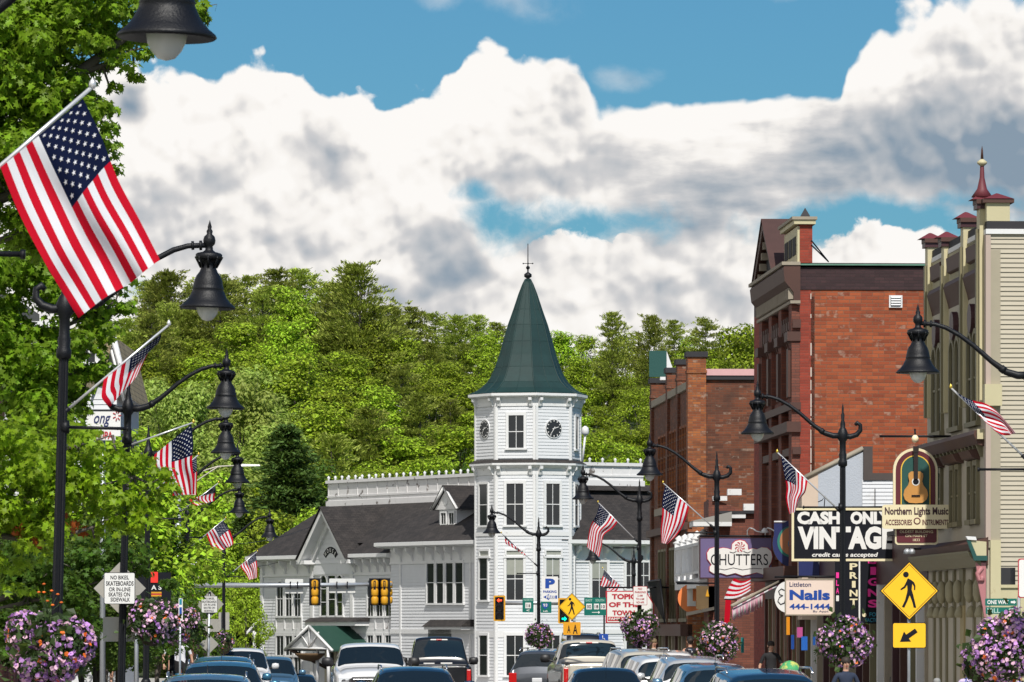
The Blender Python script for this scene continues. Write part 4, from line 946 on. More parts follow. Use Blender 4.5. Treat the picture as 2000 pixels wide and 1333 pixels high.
flag('second flag hung close behind the folded one at the left, mostly hidden', 106, (300,960), (388,888), ((384,893),(350,920)), [((385,915),(352,935),0,0),((384,945),(356,955),0,0),((383,967),(362,966),0,0)], wave=.03, seed=4)
flag('short bunched flag low beside the grey signal post', 128, (348,1003), (427,943), ((421,948),(376,982)), [((420,960),(371,975),.05,0),((418,972),(372,980),.08,0),((418,978),(385,988),.1,.0)], wave=.03, seed=5)
flag('small flag with a clear blue corner over the far left lamp pole', 159, (373,1068), (441,1012), ((436,1017),(403,1043)), [((444,1027),(408,1055),.02,0),((450,1040),(414,1068),.02,0),((456,1058),(424,1077),.04,.0),((455,1064),(430,1077),.04,.0)], wave=.04, seed=6)
flag('smallest left flag, beside the corner of the white hall', 178, (444,1126), (503,1077), ((499,1081),(470,1104)), [((501,1092),(472,1110),0,0),((503,1108),(480,1120),0,0),((503,1128),(486,1133),.02,0)], wave=.04, seed=7)
flag('flag blown sideways against the cream clapboard wall', 73, (2006,898), (1857,757), ((1866,765),(1938,838)), [((1885,776),(1943,842),.02,0),((1900,782),(1950,846),.03,0),((1925,788),(1960,850),.0,.05),((1950,805),(1972,850),.05,0),((1984,846),(1968,849),.0,.0)], wave=.03, seed=8)
flag('dark hanging flag beside the black vintage sign', 96, (1640,998), (1518,883), ((1525,890),(1577,940)), [((1531,920),(1575,948),.02,0),((1537,950),(1571,962),.03,0),((1535,975),(1562,975),.02,.02),((1541,1004),(1553,1000),.02,.02)], wave=.045, seed=9)
flag('limp flag hanging left of the purple shop sign', 122, (1393,1030), (1295,943), ((1299,948),(1346,990)), [((1294,975),(1340,1010),.02,0),((1293,1003),(1333,1028),.03,0),((1290,1032),(1322,1045),.02,.02),((1291,1060),(1304,1063),.02,.02)], wave=.035, seed=10)
flag('flag with a bright blue corner bending down over the hall right wing', 145, (1243,1056), (1168,981), ((1171,985),(1206,1020)), [((1165,1005),(1196,1032),.02,0),((1153,1026),(1180,1045),.03,0),((1148,1050),(1176,1066),.02,.02),((1146,1068),(1171,1088),.02,.02)], wave=.04, seed=11)
flag('small flag streaming down its pole in front of the clock tower', 175, (1048,1104), (979,1041), ((983,1044),(1023,1081)), [((986,1051),(1026,1082),.02,0),((986,1055),(1027,1084),.02,0),((988,1062),(1027,1085),.04,0)], wave=.03, seed=12)
flag('tiny dark flag just above the red and white topic sign', 200, (1226,1158), (1177,1110), ((1180,1113),(1210,1143)), [((1178,1122),(1208,1148),0,0),((1175,1133),(1205,1153),0,0),((1172,1143),(1198,1156),.02,0)], wave=.03, seed=13)
# ------------------------------------------------------------ flower balls on the poles
FOL = mat('basket_foliage', (.030,.060,.012), .6, isl=.5, trans=.2); 
PETA = mat('lilac_petals', (.50,.25,.60), .6, isl=.45, trans=-.25); PETB = mat('pink_petals', (.80,.50,.64), .6, isl=.3, trans=-.25); PETC = mat('purple_petals', (.26,.09,.36), .6, isl=.5, trans=-.25)
PETO = mat('orange_petals', (.85,.18,.02), .6, isl=.3, trans=-.2); BASK = mat('basket_liner', (.05,.035,.02), .9)
def flower_ball(label, X, D, z, r, seed, n=520, spl=(.44,.42,.09,.05), hz=1.):
    global RNG; RNG = np.random.default_rng(seed)
    t = thing('flower_basket', (X, D, z), label, 'flower basket', 'flower baskets on the lamp poles')
    b = MB(); b.lathe([(.05,-.42),(.16,-.38),(.24,-.22),(.27,0),(.24,.02)], (X, D, z), BASK, 14); b.tube([(X,D,z-.4),(X,D,z+.1)], .08, BASK, 8); b.build('basket', t)
    sb = RNG.normal(size=(13, 3)); sb /= np.linalg.norm(sb, axis=1, keepdims=True); sr = r*(.30+.30*RNG.random(13)); sb = sb*(r-sr)[:, None]*(.88+.25*RNG.random((13, 1)))*np.array([1, 1, .92])-np.array([0, 0, r*.05])
    def surf_pts(m_, lo, hi):
        k_ = RNG.choice(13, m_, p=sr**2/np.sum(sr**2)); d = RNG.normal(size=(m_, 3)); d /= np.linalg.norm(d, axis=1, keepdims=True)
        c = sb[k_]+d*sr[k_][:, None]*(lo+(hi-lo)*RNG.random((m_, 1)))
        dist = np.linalg.norm(c[:, None, :]-sb[None], axis=2)/sr[None]; ok = (dist < .72).sum(1) == 0
        return c[ok], d[ok]
    c, d = surf_pts(7500, .72, 1.0); nr = d+RNG.normal(size=d.shape)*.6; nr /= np.linalg.norm(nr, axis=1, keepdims=True); v, f = cards(c, nr, .055, .6)
    c2 = RNG.normal(size=(900, 3))*r*.34; n2_ = RNG.normal(size=(900, 3)); n2_ /= np.linalg.norm(n2_, axis=1, keepdims=True); v2, f2 = cards(c2, n2_, .12, .8); v, f = np.concatenate([v, v2]), np.concatenate([f, f2+len(v)])
    tr_ = []       # trailing stems with a few leaves
    for _ in range(26): w = RNG.random()*6.28; p = np.array([math.cos(w), math.sin(w), -.35])*r*(.75+.3*RNG.random()); tr_ += [p+np.array([0, 0, -.03*q])+RNG.normal(size=3)*.012 for q in range(int(4+6*RNG.random()))]
    tr_ = np.array(tr_); n3 = RNG.normal(size=tr_.shape); n3 /= np.linalg.norm(n3, axis=1, keepdims=True); v3, f3 = cards(tr_, n3, .05, .5); v, f = np.concatenate([v, v3]), np.concatenate([f, f3+len(v)])
    o = bpy.data.objects.new('foliage', arr_mesh('foliage', v, f, [FOL])); C.objects.link(o); o.parent = t
    c, d = surf_pts(int(n*2.6), .98, 1.10); keep = (np.sin(c[:,0]*19+seed)*np.sin(c[:,2]*17+seed*3)+.5*np.sin(c[:,1]*23) > -.8); c, d = c[keep][:n], d[keep][:n]; n = len(c)
    nr = d+RNG.normal(size=(n, 3))*.5; nr /= np.linalg.norm(nr, axis=1, keepdims=True)
    k = 15; w = np.linspace(0, 2*np.pi, k, endpoint=False); ro = .5*(.68+.32*np.abs(np.cos(w*2.5))); sh = np.stack([ro*np.cos(w), ro*np.sin(w)], 1)
    v, f = cards(c, nr, .058, 1., sh, fold=-.45)
    cl = np.sin(d[:,0]*7+seed)*.25+RNG.random(n); mi = np.digitize(cl-cl.min(), np.quantile(cl-cl.min(), np.cumsum(spl)[:-1]))
    o = bpy.data.objects.new('blossoms', arr_mesh('blossoms', v, f, [PETA, PETB, PETC, PETO], mi)); C.objects.link(o); o.parent = t
    return t
for i, (nm, px, py, r, n, lab) in enumerate([('L1',96,1258,84,820,'largest ball of lilac petunias, around the nearest left lamp pole'),('L2',298,1212,50,420,'pink flower ball right of the large skating notice'),('L3',352,1218,40,330,'pink flower ball behind the thin parking sign post'),
  ('L5',436,1252,20,170,'small pink flower ball just above the parked blue cars'),('R1',1975,1262,78,800,'big lilac flower ball at the right edge below the street name signs'),('R2',1646,1252,52,420,'sparse flower ball hiding the pole foot right of the nail salon sign'),
  ('R3',1400,1252,42,420,'pink flower ball beneath the purple shop sign'),('R4',1252,1224,36,380,'lilac flower ball below the red and white topic sign'),('R5',1054,1242,27,300,'round flower ball in front of the clock tower base')]):
    X, D = LL[nm]; s = 10000/D; p = Wp(px, py, D); flower_ball(lab, p.x, D, p.z, r/s*1.05, 20+i, n=int(n*1.9), spl=(.22,.66,.07,.05) if nm in ('L2','L3','L5','R3') else (.46,.42,.07,.05))
X, D = LL['R1']; p = Wp(1925, 1290, D+2); flower_ball('lower flower ball spreading left of the right-edge one', p.x, D+2, p.z, .36, 44, n=330)
# orange flowers standing above the nearest basket
b = MB(); t = thing('marigold_spray', tuple(Wp(90,1180,57)), 'orange flowers on thin stalks above the largest flower ball', 'flowers')
for i, (px, py) in enumerate([(76,1157),(86,1157),(101,1154),(113,1161),(93,1174),(103,1182),(86,1141),(120,1177)]):
    c = Wp(px, py, 57); b.tube([Wp(92, 1200, 57), Wp((92+px)/2, (1200+py)/2, 57), c], .004, FOL, 3); b.lathe([(0,-.01),(.024,0),(.012,.012),(0,.014)], c+Vector((0,-.01,0)), PETO, 8)
b.build('blossoms', t)
# ------------------------------------------------------------ right side of the street
BRED = brick('red_brick', (.37,.085,.025), (.26,.052,.018), (.20,.09,.05), 1.3, stain=(.09,.032,.018), sa=(.50,.85), white=.38)
BRED2 = brick('smooth_red_brick', (.30,.045,.022), (.26,.038,.02), (.22,.06,.04), 1.0, sa=(.7,.95))
BDARK = brick('dark_band_brick', (.050,.022,.024), (.038,.017,.02), (.03,.018,.018), 1.1, sa=(.7,.95))
BFAC = brick('brown_brick', (.21,.065,.038), (.16,.048,.03), (.10,.05,.04), 1.0, sa=(.5,.8))
BOLD = brick('old_brick', (.23,.062,.022), (.11,.032,.015), (.14,.08,.05), 1.1, stain=(.06,.03,.02), sa=(.40,.70), white=.35)
BORA = brick('orange_brick', (.38,.12,.03), (.23,.06,.02), (.18,.10,.06), 1.1, stain=(.09,.04,.02), sa=(.45,.75), white=.4)
STONE = mat('trim_stone', (.30,.26,.20), .8, var=.2); BROWNT = mat('brown_trim', (.070,.028,.019), .6, var=.2); CREAM = mat('cream_paint', (.50,.45,.28), .6, var=.06, var2=(.35,.28,.16), v2=(.64,.8), v2scale=3)
COPG = mat('copper_flashing', (.10,.22,.16), .6, var=.3, vscale=3); DKGL = mat('shop_glass', (.010,.012,.015), .05, var=.5); OLIVE = mat('olive_paint', (.18,.16,.09), .6, var=.1); TAN = mat('tan_siding', (.42,.375,.29), .65, var=.06, vscale=1.3)
TANS = mat('street_siding', (.34,.30,.22), .65, var=.08); REDCAP = mat('red_cap', (.13,.022,.03), .6); MAROON = mat('maroon_paint', (.045,.012,.016), .5); PINKP = mat('rose_paint', (.40,.16,.17), .6); DGREEN = mat('dark_green_paint', (.012,.07,.06), .5)
SLATE = mat('dark_slate', (.025,.024,.028), .8, var=.2)
def fac(Dn, Df, off=0.): n, f = Vector((XF(Dn), Dn)), Vector((XF(Df), Df)); return Plane(f, n, off)
def side(D, L=14.): n = Vector((XF(D), D)); return Plane(n, n+Vector((1,.052))*L)
def strip_window(par, P, a0, a1, z0, z1, m, arch=0., out=.0, bars=1, sill=None, trim=.07):
    return window(par, P, a0, a1, z0, z1, nv=0, nh=bars, arch=arch, trim=trim, m=m, glass=DKGL, d=out, sill=.12)
# ---- pedimented red brick block
Dn, Df = 137.7, 146.4; PF = fac(Dn, Df); LF = PF.L; PSd = side(Dn, 16)
n0 = Vector((XF(Dn), Dn)); bb = thing('brick_block', (n0.x, n0.y, gz(Dn)), 'tall red brick commercial block with a classical pediment, its bare side wall facing us', 'building')
ztop = 12.1; zb = PSd.z(1600, 566)
b = MB(); Z0 = gz(150)
b.pb(PSd, .3, 16, -12.2, 0, Z0, zb, BRED); b.pb(PSd, 0, .3, -12.4, .012, Z0, zb, BRED2); b.pb(PSd, 0, 16, -12.4, .03, zb, ztop-.12, BDARK); b.build('side_wall', bb)
b = MB(); b.pb(PSd, .0, 16.2, -12.5, .12, ztop-.07, ztop-.03, COPG); b.pb(PSd, .3, 16, -12, .02, ztop-.03, ztop, SLATE); b.build('roof', bb)
b = MB(); rs = random.Random(9); z = Z0
while z < zb-.1:
    h = rs.uniform(.1, .45)
    if rs.random() < .8: b.pb(PSd, .285, .31+rs.uniform(0, .012), .0, .018, z, min(z+h, zb), mat('lime_mortar', (.5,.42,.36), .9))
    z += h+rs.uniform(.0, .12)
b.build('mortar_streak', bb)
b = MB(); b.pb(PF, 0, LF, -.4, -.02, 3.6, ztop-.9, BFAC)
for i in range(4):
    a = (LF-.75)*i/3; b.pb(PF, a, a+.75, -.02, .22, 3.6, ztop-1.0, BFAC); b.pb(PF, a-.05, a+.8, -.02, .34, ztop-2.1, ztop-1.85, BROWNT); b.pb(PF, a+.15, a+.6, .22, .30, ztop-3.6, ztop-2.3, BROWNT)
b.build('front_wall', bb)
for zz, h, o in ((7.55,.28,.36),(8.15,.2,.26),(6.95,.2,.20),(3.6,.35,.45),(10.35,.22,.2)):
    b = MB(); b.pb(PF, -.1, LF+.1, -.02, o, zz, zz+h, BROWNT); b.build('belt_course', bb)
for i in range(3):
    a0 = (LF-.75)*i/3+.75; a1 = (LF-.75)*(i+1)/3
    for k in range(4):
        w = (a1-a0)/4; s0 = a0+k*w+.12
        strip_window(bb, PF, s0, s0+w-.24, 8.5, 10.2, BFAC, arch=1., bars=1); strip_window(bb, PF, s0, s0+w-.24, 4.3, 6.8, BFAC, bars=1)
        q = MB(); q.xprism(PF, [(.0,10.25),(.10,9.9),(.22,10.3),(.22,10.7),(0,10.7)], s0-.14, s0-.02, BROWNT); q.build('corbel', bb)
b = MB()
b.xprism(PF, [(0,10.95),(.18,11.0),(.18,11.3),(.30,11.45),(.42,11.6),(.46,11.95),(.42,12.02),(0,12.1)], -.3, LF+.15, BROWNT); b.pb(PF, -.3, LF+.18, .0, .50, 12.03, 12.12, STONE)
a = 0
while a < LF: b.pb(PF, a, a+.14, .18, .32, 11.12, 11.42, STONE); a += .32
b.pb(PF, -.3, LF+.16, .0, .27, 11.0, 11.08, STONE); b.build('cornice', bb)
aP = PF.s(1496, .3); aF = -.1; aN = min(LF-2.6, aP*2+.1); zP = PF.z(1496, 430, .3)
b = MB(); b.prism(PF, [(aF+.4, 12.1), (aN-.4, 12.1), (aP, zP-.35)], -.3, .15, SLATE); b.build('pediment', bb)
b = MB()
for e in (aF, aN):
    b.prism(PF, [(e, 12.1), (aP, zP), (aP, zP-.28), (e+(.45 if e == aF else -.45), 12.1)], .1, .40, BROWNT)
    b.add([PF.w(e, .44, 12.12), PF.w(aP, .44, zP+.04), PF.w(aP, -.45, zP+.04), PF.w(e, -.45, 12.12)], [(0,1,2,3)], mat('rust_brown_roof', (.06,.028,.024), .8, var=.3, vscale=2))
    for k in range(1, 6):
        t = k/6; aa = e+(aP-e)*t; zz = 12.1+(zP-12.1)*t-.34; b.pb(PF, aa-.1, aa+.1, .15, .34, zz-.18, zz+.02, STONE)
b.build('pediment_moulding', bb)
b = MB(); a0 = PF.s(1536, 0); z1 = PSd.z(1565, 438)
b.pb(PF, a0, LF+.0, -.34, .0, 12.1, z1, BRED2); b.pb(PF, a0, LF-.02, .0, .06, 12.12, z1-.05, CREAM)
for k in range(3):
    q = a0+.25+k*(LF-a0-.4)/3; b.pb(PF, q, q+.75, .06, .08, 12.35, z1-.3, SLATE)
b.build('attic_pier', bb)
b = MB(); b.pb(PF, a0-.15, LF+.1, -.42, .16, z1, z1+.12, CREAM); b.pb(PF, a0-.22, LF+.14, -.46, .22, z1+.12, z1+.2, STONE)
c = PF.w(LF-.15, -.16, z1+.2); b.lathe([(.18,0),(.17,.04),(.0,.26)], c, SLATE, 4, smooth=False, a0=math.pi/4); b.build('attic_cap', bb)
b = MB()
for q in (0, .22): b.tube([Wp(1585, 470+q*40, Dn), Wp(1618, 511, Dn+2+q)], .02, IRON, 5)
b.build('guy_wire', bb)
b = MB(); xv0, xv1 = PSd.s(1736), PSd.s(1762); zv0, zv1 = PSd.z(1748, 601), PSd.z(1748, 577)
b.pb(PSd, xv0, xv1, 0, .06, zv0, zv1, WHITEP); b.pb(PSd, xv0+.04, xv1-.04, .06, .065, zv0+.04, zv1-.04, SLATE)
for k in range(4): zz = zv0+.06+k*.065; b.xprism(PSd, [(.065, zz+.04), (.10, zz), (.10, zz+.012), (.065, zz+.052)], xv0+.05, xv1-.05, WHITEP)
b.build('wall_vent', bb)
# shops on the ground floor
b = MB(); b.pb(PF, 0, LF, -.8, -.6, Z0, 3.6, DKGL); b.pb(PF, 0, LF, -.4, .05, 3.1, 3.6, MAROON); b.build('shop_window', bb)
for k in range(9):
    q = MB(); a = .1+k*(LF-.3)/8; q.pb(PF, a, a+.16, -.5, .08, Z0, 3.1, (BROWNT, OLIVE, STONE)[k % 3]); q.build('shop_post', bb)
# ---- older brick row with chimney-like piers
Dn2, Df2 = 172.6, 189.; PF2 = fac(Dn2, Df2); n2_ = Vector((XF(Dn2), Dn2)); P2s = side(Dn2, 12); g2_ = gz(180)
rb = thing('brick_row', (n2_.x, n2_.y, g2_), 'long old brick row with tall capped piers along its roof edge, beyond the pedimented block', 'building')
z2 = P2s.z(1440, 741); b = MB(); b.pb(P2s, .55, 12, -16, -.25, g2_, z2, BOLD); b.build('side_wall', rb)
b = MB(); b.pb(P2s, .6, 12, -16, -.15, z2, z2+.14, SLATE); b.pb(P2s, .6, 12, -.5, -.12, z2+.14, z2+.36, mat('pink_metal_roof', (.62,.36,.36), .5, var=.08)); b.build('roof', rb)
b = MB(); b.pb(PF2, 0, PF2.L-.3, -.5, -.1, g2_, z2-.3, BOLD); b.pb(PF2, 0, PF2.L-.6, -.55, .0, z2-.3, z2-.05, STONE); b.build('front_wall', rb)
def pier(D, w, zt, m=BORA, cap=.18):
    P = side(D, 10); b = MB(); b.pb(P, 0, w, -.7, 0, g2_, zt, m); b.pb(P, -.06, w+.06, -.76, .06, zt, zt+cap, SLATE); b.pb(P, -.03, w+.03, -.73, .03, zt-.55, zt-.45, m); b.build('pier', rb)
pier(172.6, .62, P2s.z(1360, 697)); 
for px, w, y in ((1323,.42,712),(1303,.40,728),(1272,.55,748)):
    D = 149000/(px-480); pier(D, w, CH+(1225-y)/10000*D, BOLD)
def dpx(px): return 149000/(px-480)
for pa, pb_ in ((1284,1302),(1306,1322),(1326,1342)):
    a0, a1 = PF2.s(pa), PF2.s(pb_); n = 3
    for k in range(n):
        w = (a1-a0)/n; strip_window(rb, PF2, a0+k*w+.15, a0+(k+1)*w-.15, 6.6, 9.1, BORA, out=-.1); strip_window(rb, PF2, a0+k*w+.15, a0+(k+1)*w-.15, 2.6, 5.0, OLIVE, out=-.1)
    b = MB(); b.pb(PF2, a0, a1, -.1, .12, 6.3, 6.55, STONE); b.build('stone_sill', rb)
b = MB(); b.pb(PF2, 0, PF2.L, -.15, .12, 5.6, 5.85, BROWNT); b.pb(PF2, 0, PF2.L, -.15, .25, 2.0, 2.4, BROWNT); b.build('belt_course', rb)
b = MB(); b.pb(PF2, 0, PF2.L, -.12, -.05, g2_, 2.0, DKGL)
for k in range(12): a = k*PF2.L/12; b.pb(PF2, a, a+.2, -.1, .1, g2_, 2.0, (BROWNT, OLIVE, STONE)[k % 3])
b.build('shop_front', rb)
# white balcony on its front
bl = thing('balcony', tuple(Wp(1342, 1110, 166)), 'white railed balcony with ball-topped posts on the old brick row', 'balcony')
PB = Plane(Vector(Wp(1318,1100,173)[:2]), Vector(Wp(1366,1100,161)[:2])); b = MB(); Lb = PB.L; zb0, zb1 = 4.0, 5.0
b.pb(PB, 0, Lb, -1.6, 0, zb0-.45, zb0-.15, WHITEP); b.pb(PB, 0, Lb, -.1, 0, zb0, zb0+.08, WHITEP); b.pb(PB, 0, Lb, -.12, .02, zb1-.12, zb1-.02, WHITEP)
for k in range(34): b.pb(PB, k*Lb/34, k*Lb/34+.12, -.08, -.02, zb0, zb1, WHITEP)
b.build('railing', bl)
for k in range(5):
    q = MB(); a = k*(Lb-.3)/4; q.pb(PB, a, a+.3, -.3, .02, zb0-.2, zb1+.1, WHITEP); q.lathe([(.2,0),(.22,.05),(.1,.12),(.14,.2),(0,.3)], PB.w(a+.15, -.14, zb1+.1), WHITEP, 8); q.build('post', bl)
b = MB(); b.pb(PB, Lb-.2, Lb+1.6, -.9, .3, 5.45, 5.58, WHITEP); b.xprism(PB, [(.3,5.58),(.3,5.62),(-.9,5.9),(-.9,5.58)], Lb-.2, Lb+1.6, mat('grey_metal_roof', (.28,.27,.25), .5)); b.build('porch_roof', bl)
# lower brick shop in the gap with white copings
gb = thing('low_brick_shop', tuple(Wp(1440, 1225, 158)), 'low dark brick shop with stepped white coping blocks between the two brick blocks', 'building')
PG2 = Plane(Vector(Wp(1384,1,160)[:2]), Vector(Wp(1500,1,160)[:2])); b = MB()
b.prism(PG2, [(0,-1),(PG2.L,-1),(PG2.L,PG2.z(1490,990)),(PG2.s(1450),PG2.z(1450,996)),(PG2.s(1395),PG2.z(1395,975)),(0,PG2.z(1384,975))], -4, 0, BFAC); b.build('wall', gb)
for x0, x1, y0, y1 in ((1421,1448,955,967),(1392,1420,969,978),(1452,1488,984,997),(1484,1492,969,980),(1424,1456,1003,1012)):
    q = MB(); q.pb(PG2, PG2.s(x0), PG2.s(x1), -.5, .12, PG2.z(x0, y1), PG2.z(x0, y0), WHITEP); q.build('coping', gb)
b = MB(); b.pb(PG2, PG2.s(1405), PG2.s(1490), -3, .15, PG2.z(1450,1003), PG2.z(1450,998), SLATE); b.build('roof_edge', gb)
# billboard back on the roof
P = Plane(Vector(Wp(1268,1,186)[:2]), Vector(Wp(1302,1,186)[:2])); t = thing('roof_panel', tuple(Wp(1285,740,186)), 'blank dark green panel standing on the far end of the brick row roof', 'panel')
b = MB(); b.pb(P, 0, P.L, -.1, 0, P.z(1285,736), P.z(1285,685), DGREEN); b.build('panel', t); b = MB(); b.prism(P, [(P.L, P.z(1300,740)), (P.L+.35, P.z(1300,740)), (P.L, P.z(1300,685))], -.8, -.02, WHITEP); b.pb(P, .4, P.L+.3, -.6, .02, P.z(1285,742), P.z(1285,736), WHITEP); b.build('frame', t)
# ---- low shop row between, with stucco gable, white clapboard and brown boards
sr = thing('low_shop_row', (XF(125), 125, 0), 'low shop building with a slanting grey stucco wall behind the black vintage sign', 'building')
STUC = mat('grey_stucco', (.42,.45,.50), .85, var=.06, bump=.6, bscale=30); PEACH = mat('peach_stucco', (.58,.46,.36), .85, var=.08)
P = Plane(Vector(Wp(1562,1,134)[:2]), Vector(Wp(1800,1,134)[:2])); zz = P.z
b = MB(); b.prism(P, [(P.s(1566), 2.5), (P.s(1598), 2.5), (P.s(1598), zz(1598,926)), (P.s(1566), zz(1566,941))], -2, 0, PEACH)
b.prism(P, [(P.s(1598), 2.5), (P.s(1688), 2.5), (P.s(1688), zz(1688,880)), (P.s(1598), zz(1598,926))], -2, .01, STUC); b.build('stucco_wall', sr)
b = MB(); b.tube([P.w(P.s(1566), .02, zz(1566,936)), P.w(P.s(1686), .02, zz(1686,876))], .07, STONE, 4); b.build('coping', sr)
b = MB(); b.pb(P, P.s(1686), P.s(1704), -1, .08, zz(1700,938), zz(1700,872), mat('brown_boards', (.07,.055,.05), .8, var=.2)); b.pb(P, P.s(1686), P.s(1760), -1, .07, zz(1700,938), zz(1700,924), MATS['brown_boards']); b.build('brown_boards', sr)
b = MB(); clap(b, P, P.s(1684), P.s(1775), 2.5, zz(1700,938), WHITEW, .1, .02, .03); b.pb(P, P.s(1684), P.s(1775), -1, .03, 2.5, zz(1700,938), WHITEW); b.pb(P, P.s(1708), P.s(1709.5), .04, .07, zz(1700,990), zz(1700,955), SLATE); b.build('clapboard_wall', sr)
PS2 = fac(111.9, 137.5); LS = PS2.L
b = MB(); b.pb(PS2, 0, LS, -6, -.8, 0, 4.3, DKGL); b.pb(PS2, 0, LS, -6, .0, 3.3, 4.4, MAROON); b.pb(PS2, 0, LS, -6.2, .12, 4.4, 4.5, SLATE); b.build('shop_front', sr)
for k in range(19):
    q = MB(); a = .1+k*(LS-.3)/18; q.pb(PS2, a, a+.14, -.8, .05, .14, 3.3, (BROWNT, OLIVE, WHITEP, STONE, MAROON)[k % 5]); q.build('shop_post', sr)
# ---- cream building with piers and red pyramid caps
DC0, DC1 = 103.1, 112.2; PC = fac(DC0, DC1); PCs = side(DC0, 14); LC = PC.L
cb = thing('cream_building', (XF(DC0), DC0, .14), 'cream clapboard building with red pyramid caps and a spiked finial at the right edge', 'building')
zc = PCs.z(1960, 457); zl = PCs.z(1945, 1055)
b = MB(); b.pb(PCs, .02, 14, -9, -.04, .14, zc, TAN); clap(b, PCs, .10, 14, PCs.z(1960,1142), zc, TAN, .095, .026, -.03); b.build('side_wall', cb)
b = MB(); b.pb(PCs, .0, .10, -.2, .02, zl, zc, mat('rose_corner', (.42,.33,.28), .6)); b.pb(PCs, .09, .30, -.2, .05, .14, zl, CREAM); b.pb(PCs, .25, 2.2, -.2, .02, .14, PCs.z(1960,1148), CREAM); b.pb(PCs, .3, 14, -.02, .06, PCs.z(1960,1148), PCs.z(1960,1142), CREAM); b.build('corner_board', cb)
b = MB(); b.pb(PCs, .0, 14, -9, .04, zc, zc+.10, WHITEP); b.pb(PCs, .02, 14, -9, .02, zc+.10, zc+.26, SLATE); b.build('roof', cb)
b = MB(); b.pb(PCs, -.05, .30, -.05, .22, PCs.z(1930,793), PCs.z(1930,751), CREAM); b.build('wall_box', cb)
b = MB(); b.pb(PC, 0, LC, -.3, -.06, 3.9, 9.9, TANS); clap(b, PC, 0, LC, 3.9, 9.6, TANS, .10, .030, -.06); b.build('front_wall', cb)
def cpier(px, ycap, w=.45, dep=.08, cap=True, fin=False):
    D = 149000/(px-480); a = (Vector((XF(D), D))-PC.A).dot(PC.t); zt = CH+(1225-ycap)/10000*D
    q = MB(); q.pb(PC, a-.42, a, -.3, dep, PC.z(1870, 800), zt, CREAM); q.pb(PC, a-.30, a-.12, dep, dep+.05, PC.z(1870, 800), zt-.5, OLIVE); q.pb(PC, a-.5, a+.08, -.35, dep+.06, 6.1, 6.3, CREAM); pr = q.build('pier', cb)
    if cap:
        q = MB(); c = PC.w(a-.21, 0, zt); q.pb(PC, a-.5, a+.08, -.36, dep+.07, zt, zt+.09, BROWNT); q.pb(PC, a-.46, a+.04, -.32, dep+.06, zt-.1, zt, MAROON)
        q.lathe([(.36,.09),(.05,.22),(0,.23)], c, REDCAP, 4, smooth=False, a0=math.pi/4+.05)
        if fin: q.lathe([(.22,.15),(.10,.32),(.05,.55),(.04,.78),(.035,.8)], c, REDCAP, 12); q.lathe([(.04,.78),(.10,.83),(.10,.87),(.03,.92)], c, CREAM, 12); q.lathe([(.03,.92),(.02,1.1),(0,1.2)], c, BROWNT, 8)
        q.build('pier_cap', pr)
cpier(1921, 398, fin=True); cpier(1889, 434); cpier(1851, 472); cpier(1819, 474)
b = MB(); zt = PCs.z(1950,430); b.pb(PCs, .02, .49, -.45, .0, zc+.2, PCs.z(1950,396), CREAM); b.pb(PCs, -.06, .57, -.5, .06, PCs.z(1950,396), PCs.z(1950,388), BROWNT); c = PCs.w(.255, -.22, PCs.z(1950,388)); b.lathe([(.42,0),(.04,.12),(0,.13)], c, REDCAP, 4, smooth=False, a0=math.pi/4+.05); b.build('corner_pier', cb)
ps = [ (Vector((XF(149000/(p-480)), 149000/(p-480)))-PC.A).dot(PC.t) for p in (1819, 1851, 1889, 1921)]
for i in range(3):
    a0, a1 = ps[i]+.0, ps[i+1]-.42
    q = MB(); q.xprism(PC, [(-.05,8.9),(.0,9.15),(.10,9.5),(.05,9.6),(-.05,9.6)], a0, a1, BROWNT); q.build('bay_cornice', cb)
    q = MB(); q.xprism(PC, [(-.05,9.75),(.06,9.8),(.08,10.1),(-.05,10.15)], a0+.3, a1-.3, BROWNT); q.pb(PC, a0, a1, -.25, -.02, 9.6, 10.2, CREAM); q.build('bay_parapet', cb)
    m_ = (a0+a1)/2
    for s in (-.42, .42): window(cb, PC, m_+s-.28, m_+s+.28, 6.5, 8.3, nv=0, nh=1, arch=1., trim=.1, m=OLIVE, glass=DKGL, d=-.04)
    q = MB(); q.disc(PC, m_, 8.62, .3, -.04, .1, MAROON, 16); q.build('medallion', cb)
    for s in (-.4, .4): window(cb, PC, m_+s-.22, m_+s+.22, 4.5, 5.6, nv=0, nh=1, arch=0., trim=.09, m=OLIVE, glass=DKGL, d=-.04)
    q = MB(); q.xprism(PC, [(-.05,5.7),(.14,5.75),(.22,5.9),(-.05,5.95)], a0+.2, a1-.2, BROWNT); q.build('window_hood', cb)
b = MB(); b.xprism(PC, [(-.05,5.95),(.12,6.0),(.20,6.2),(.18,6.28),(-.05,6.3)], -.1, LC-.3, BROWNT); b.build('belt_cornice', cb)
for a in np.arange(.2, LC-.5, .55):
    q = MB(); q.xprism(PC, [(-.04,5.75),(.02,5.75),(.12,6.0),(-.04,6.0)], a, a+.13, OLIVE); q.build('cornice_bracket', cb)
b = MB(); b.xprism(PC, [(-.05,3.55),(.12,3.6),(.30,3.8),(.33,3.98),(-.05,4.12)], -.2, LC+.02, BROWNT); b.xprism(PC, [(.1,3.52),(.32,3.72),(.36,3.8),(.36,3.84),(.1,3.62)], -.2, LC+.03, OLIVE); b.build('shop_cornice', cb)
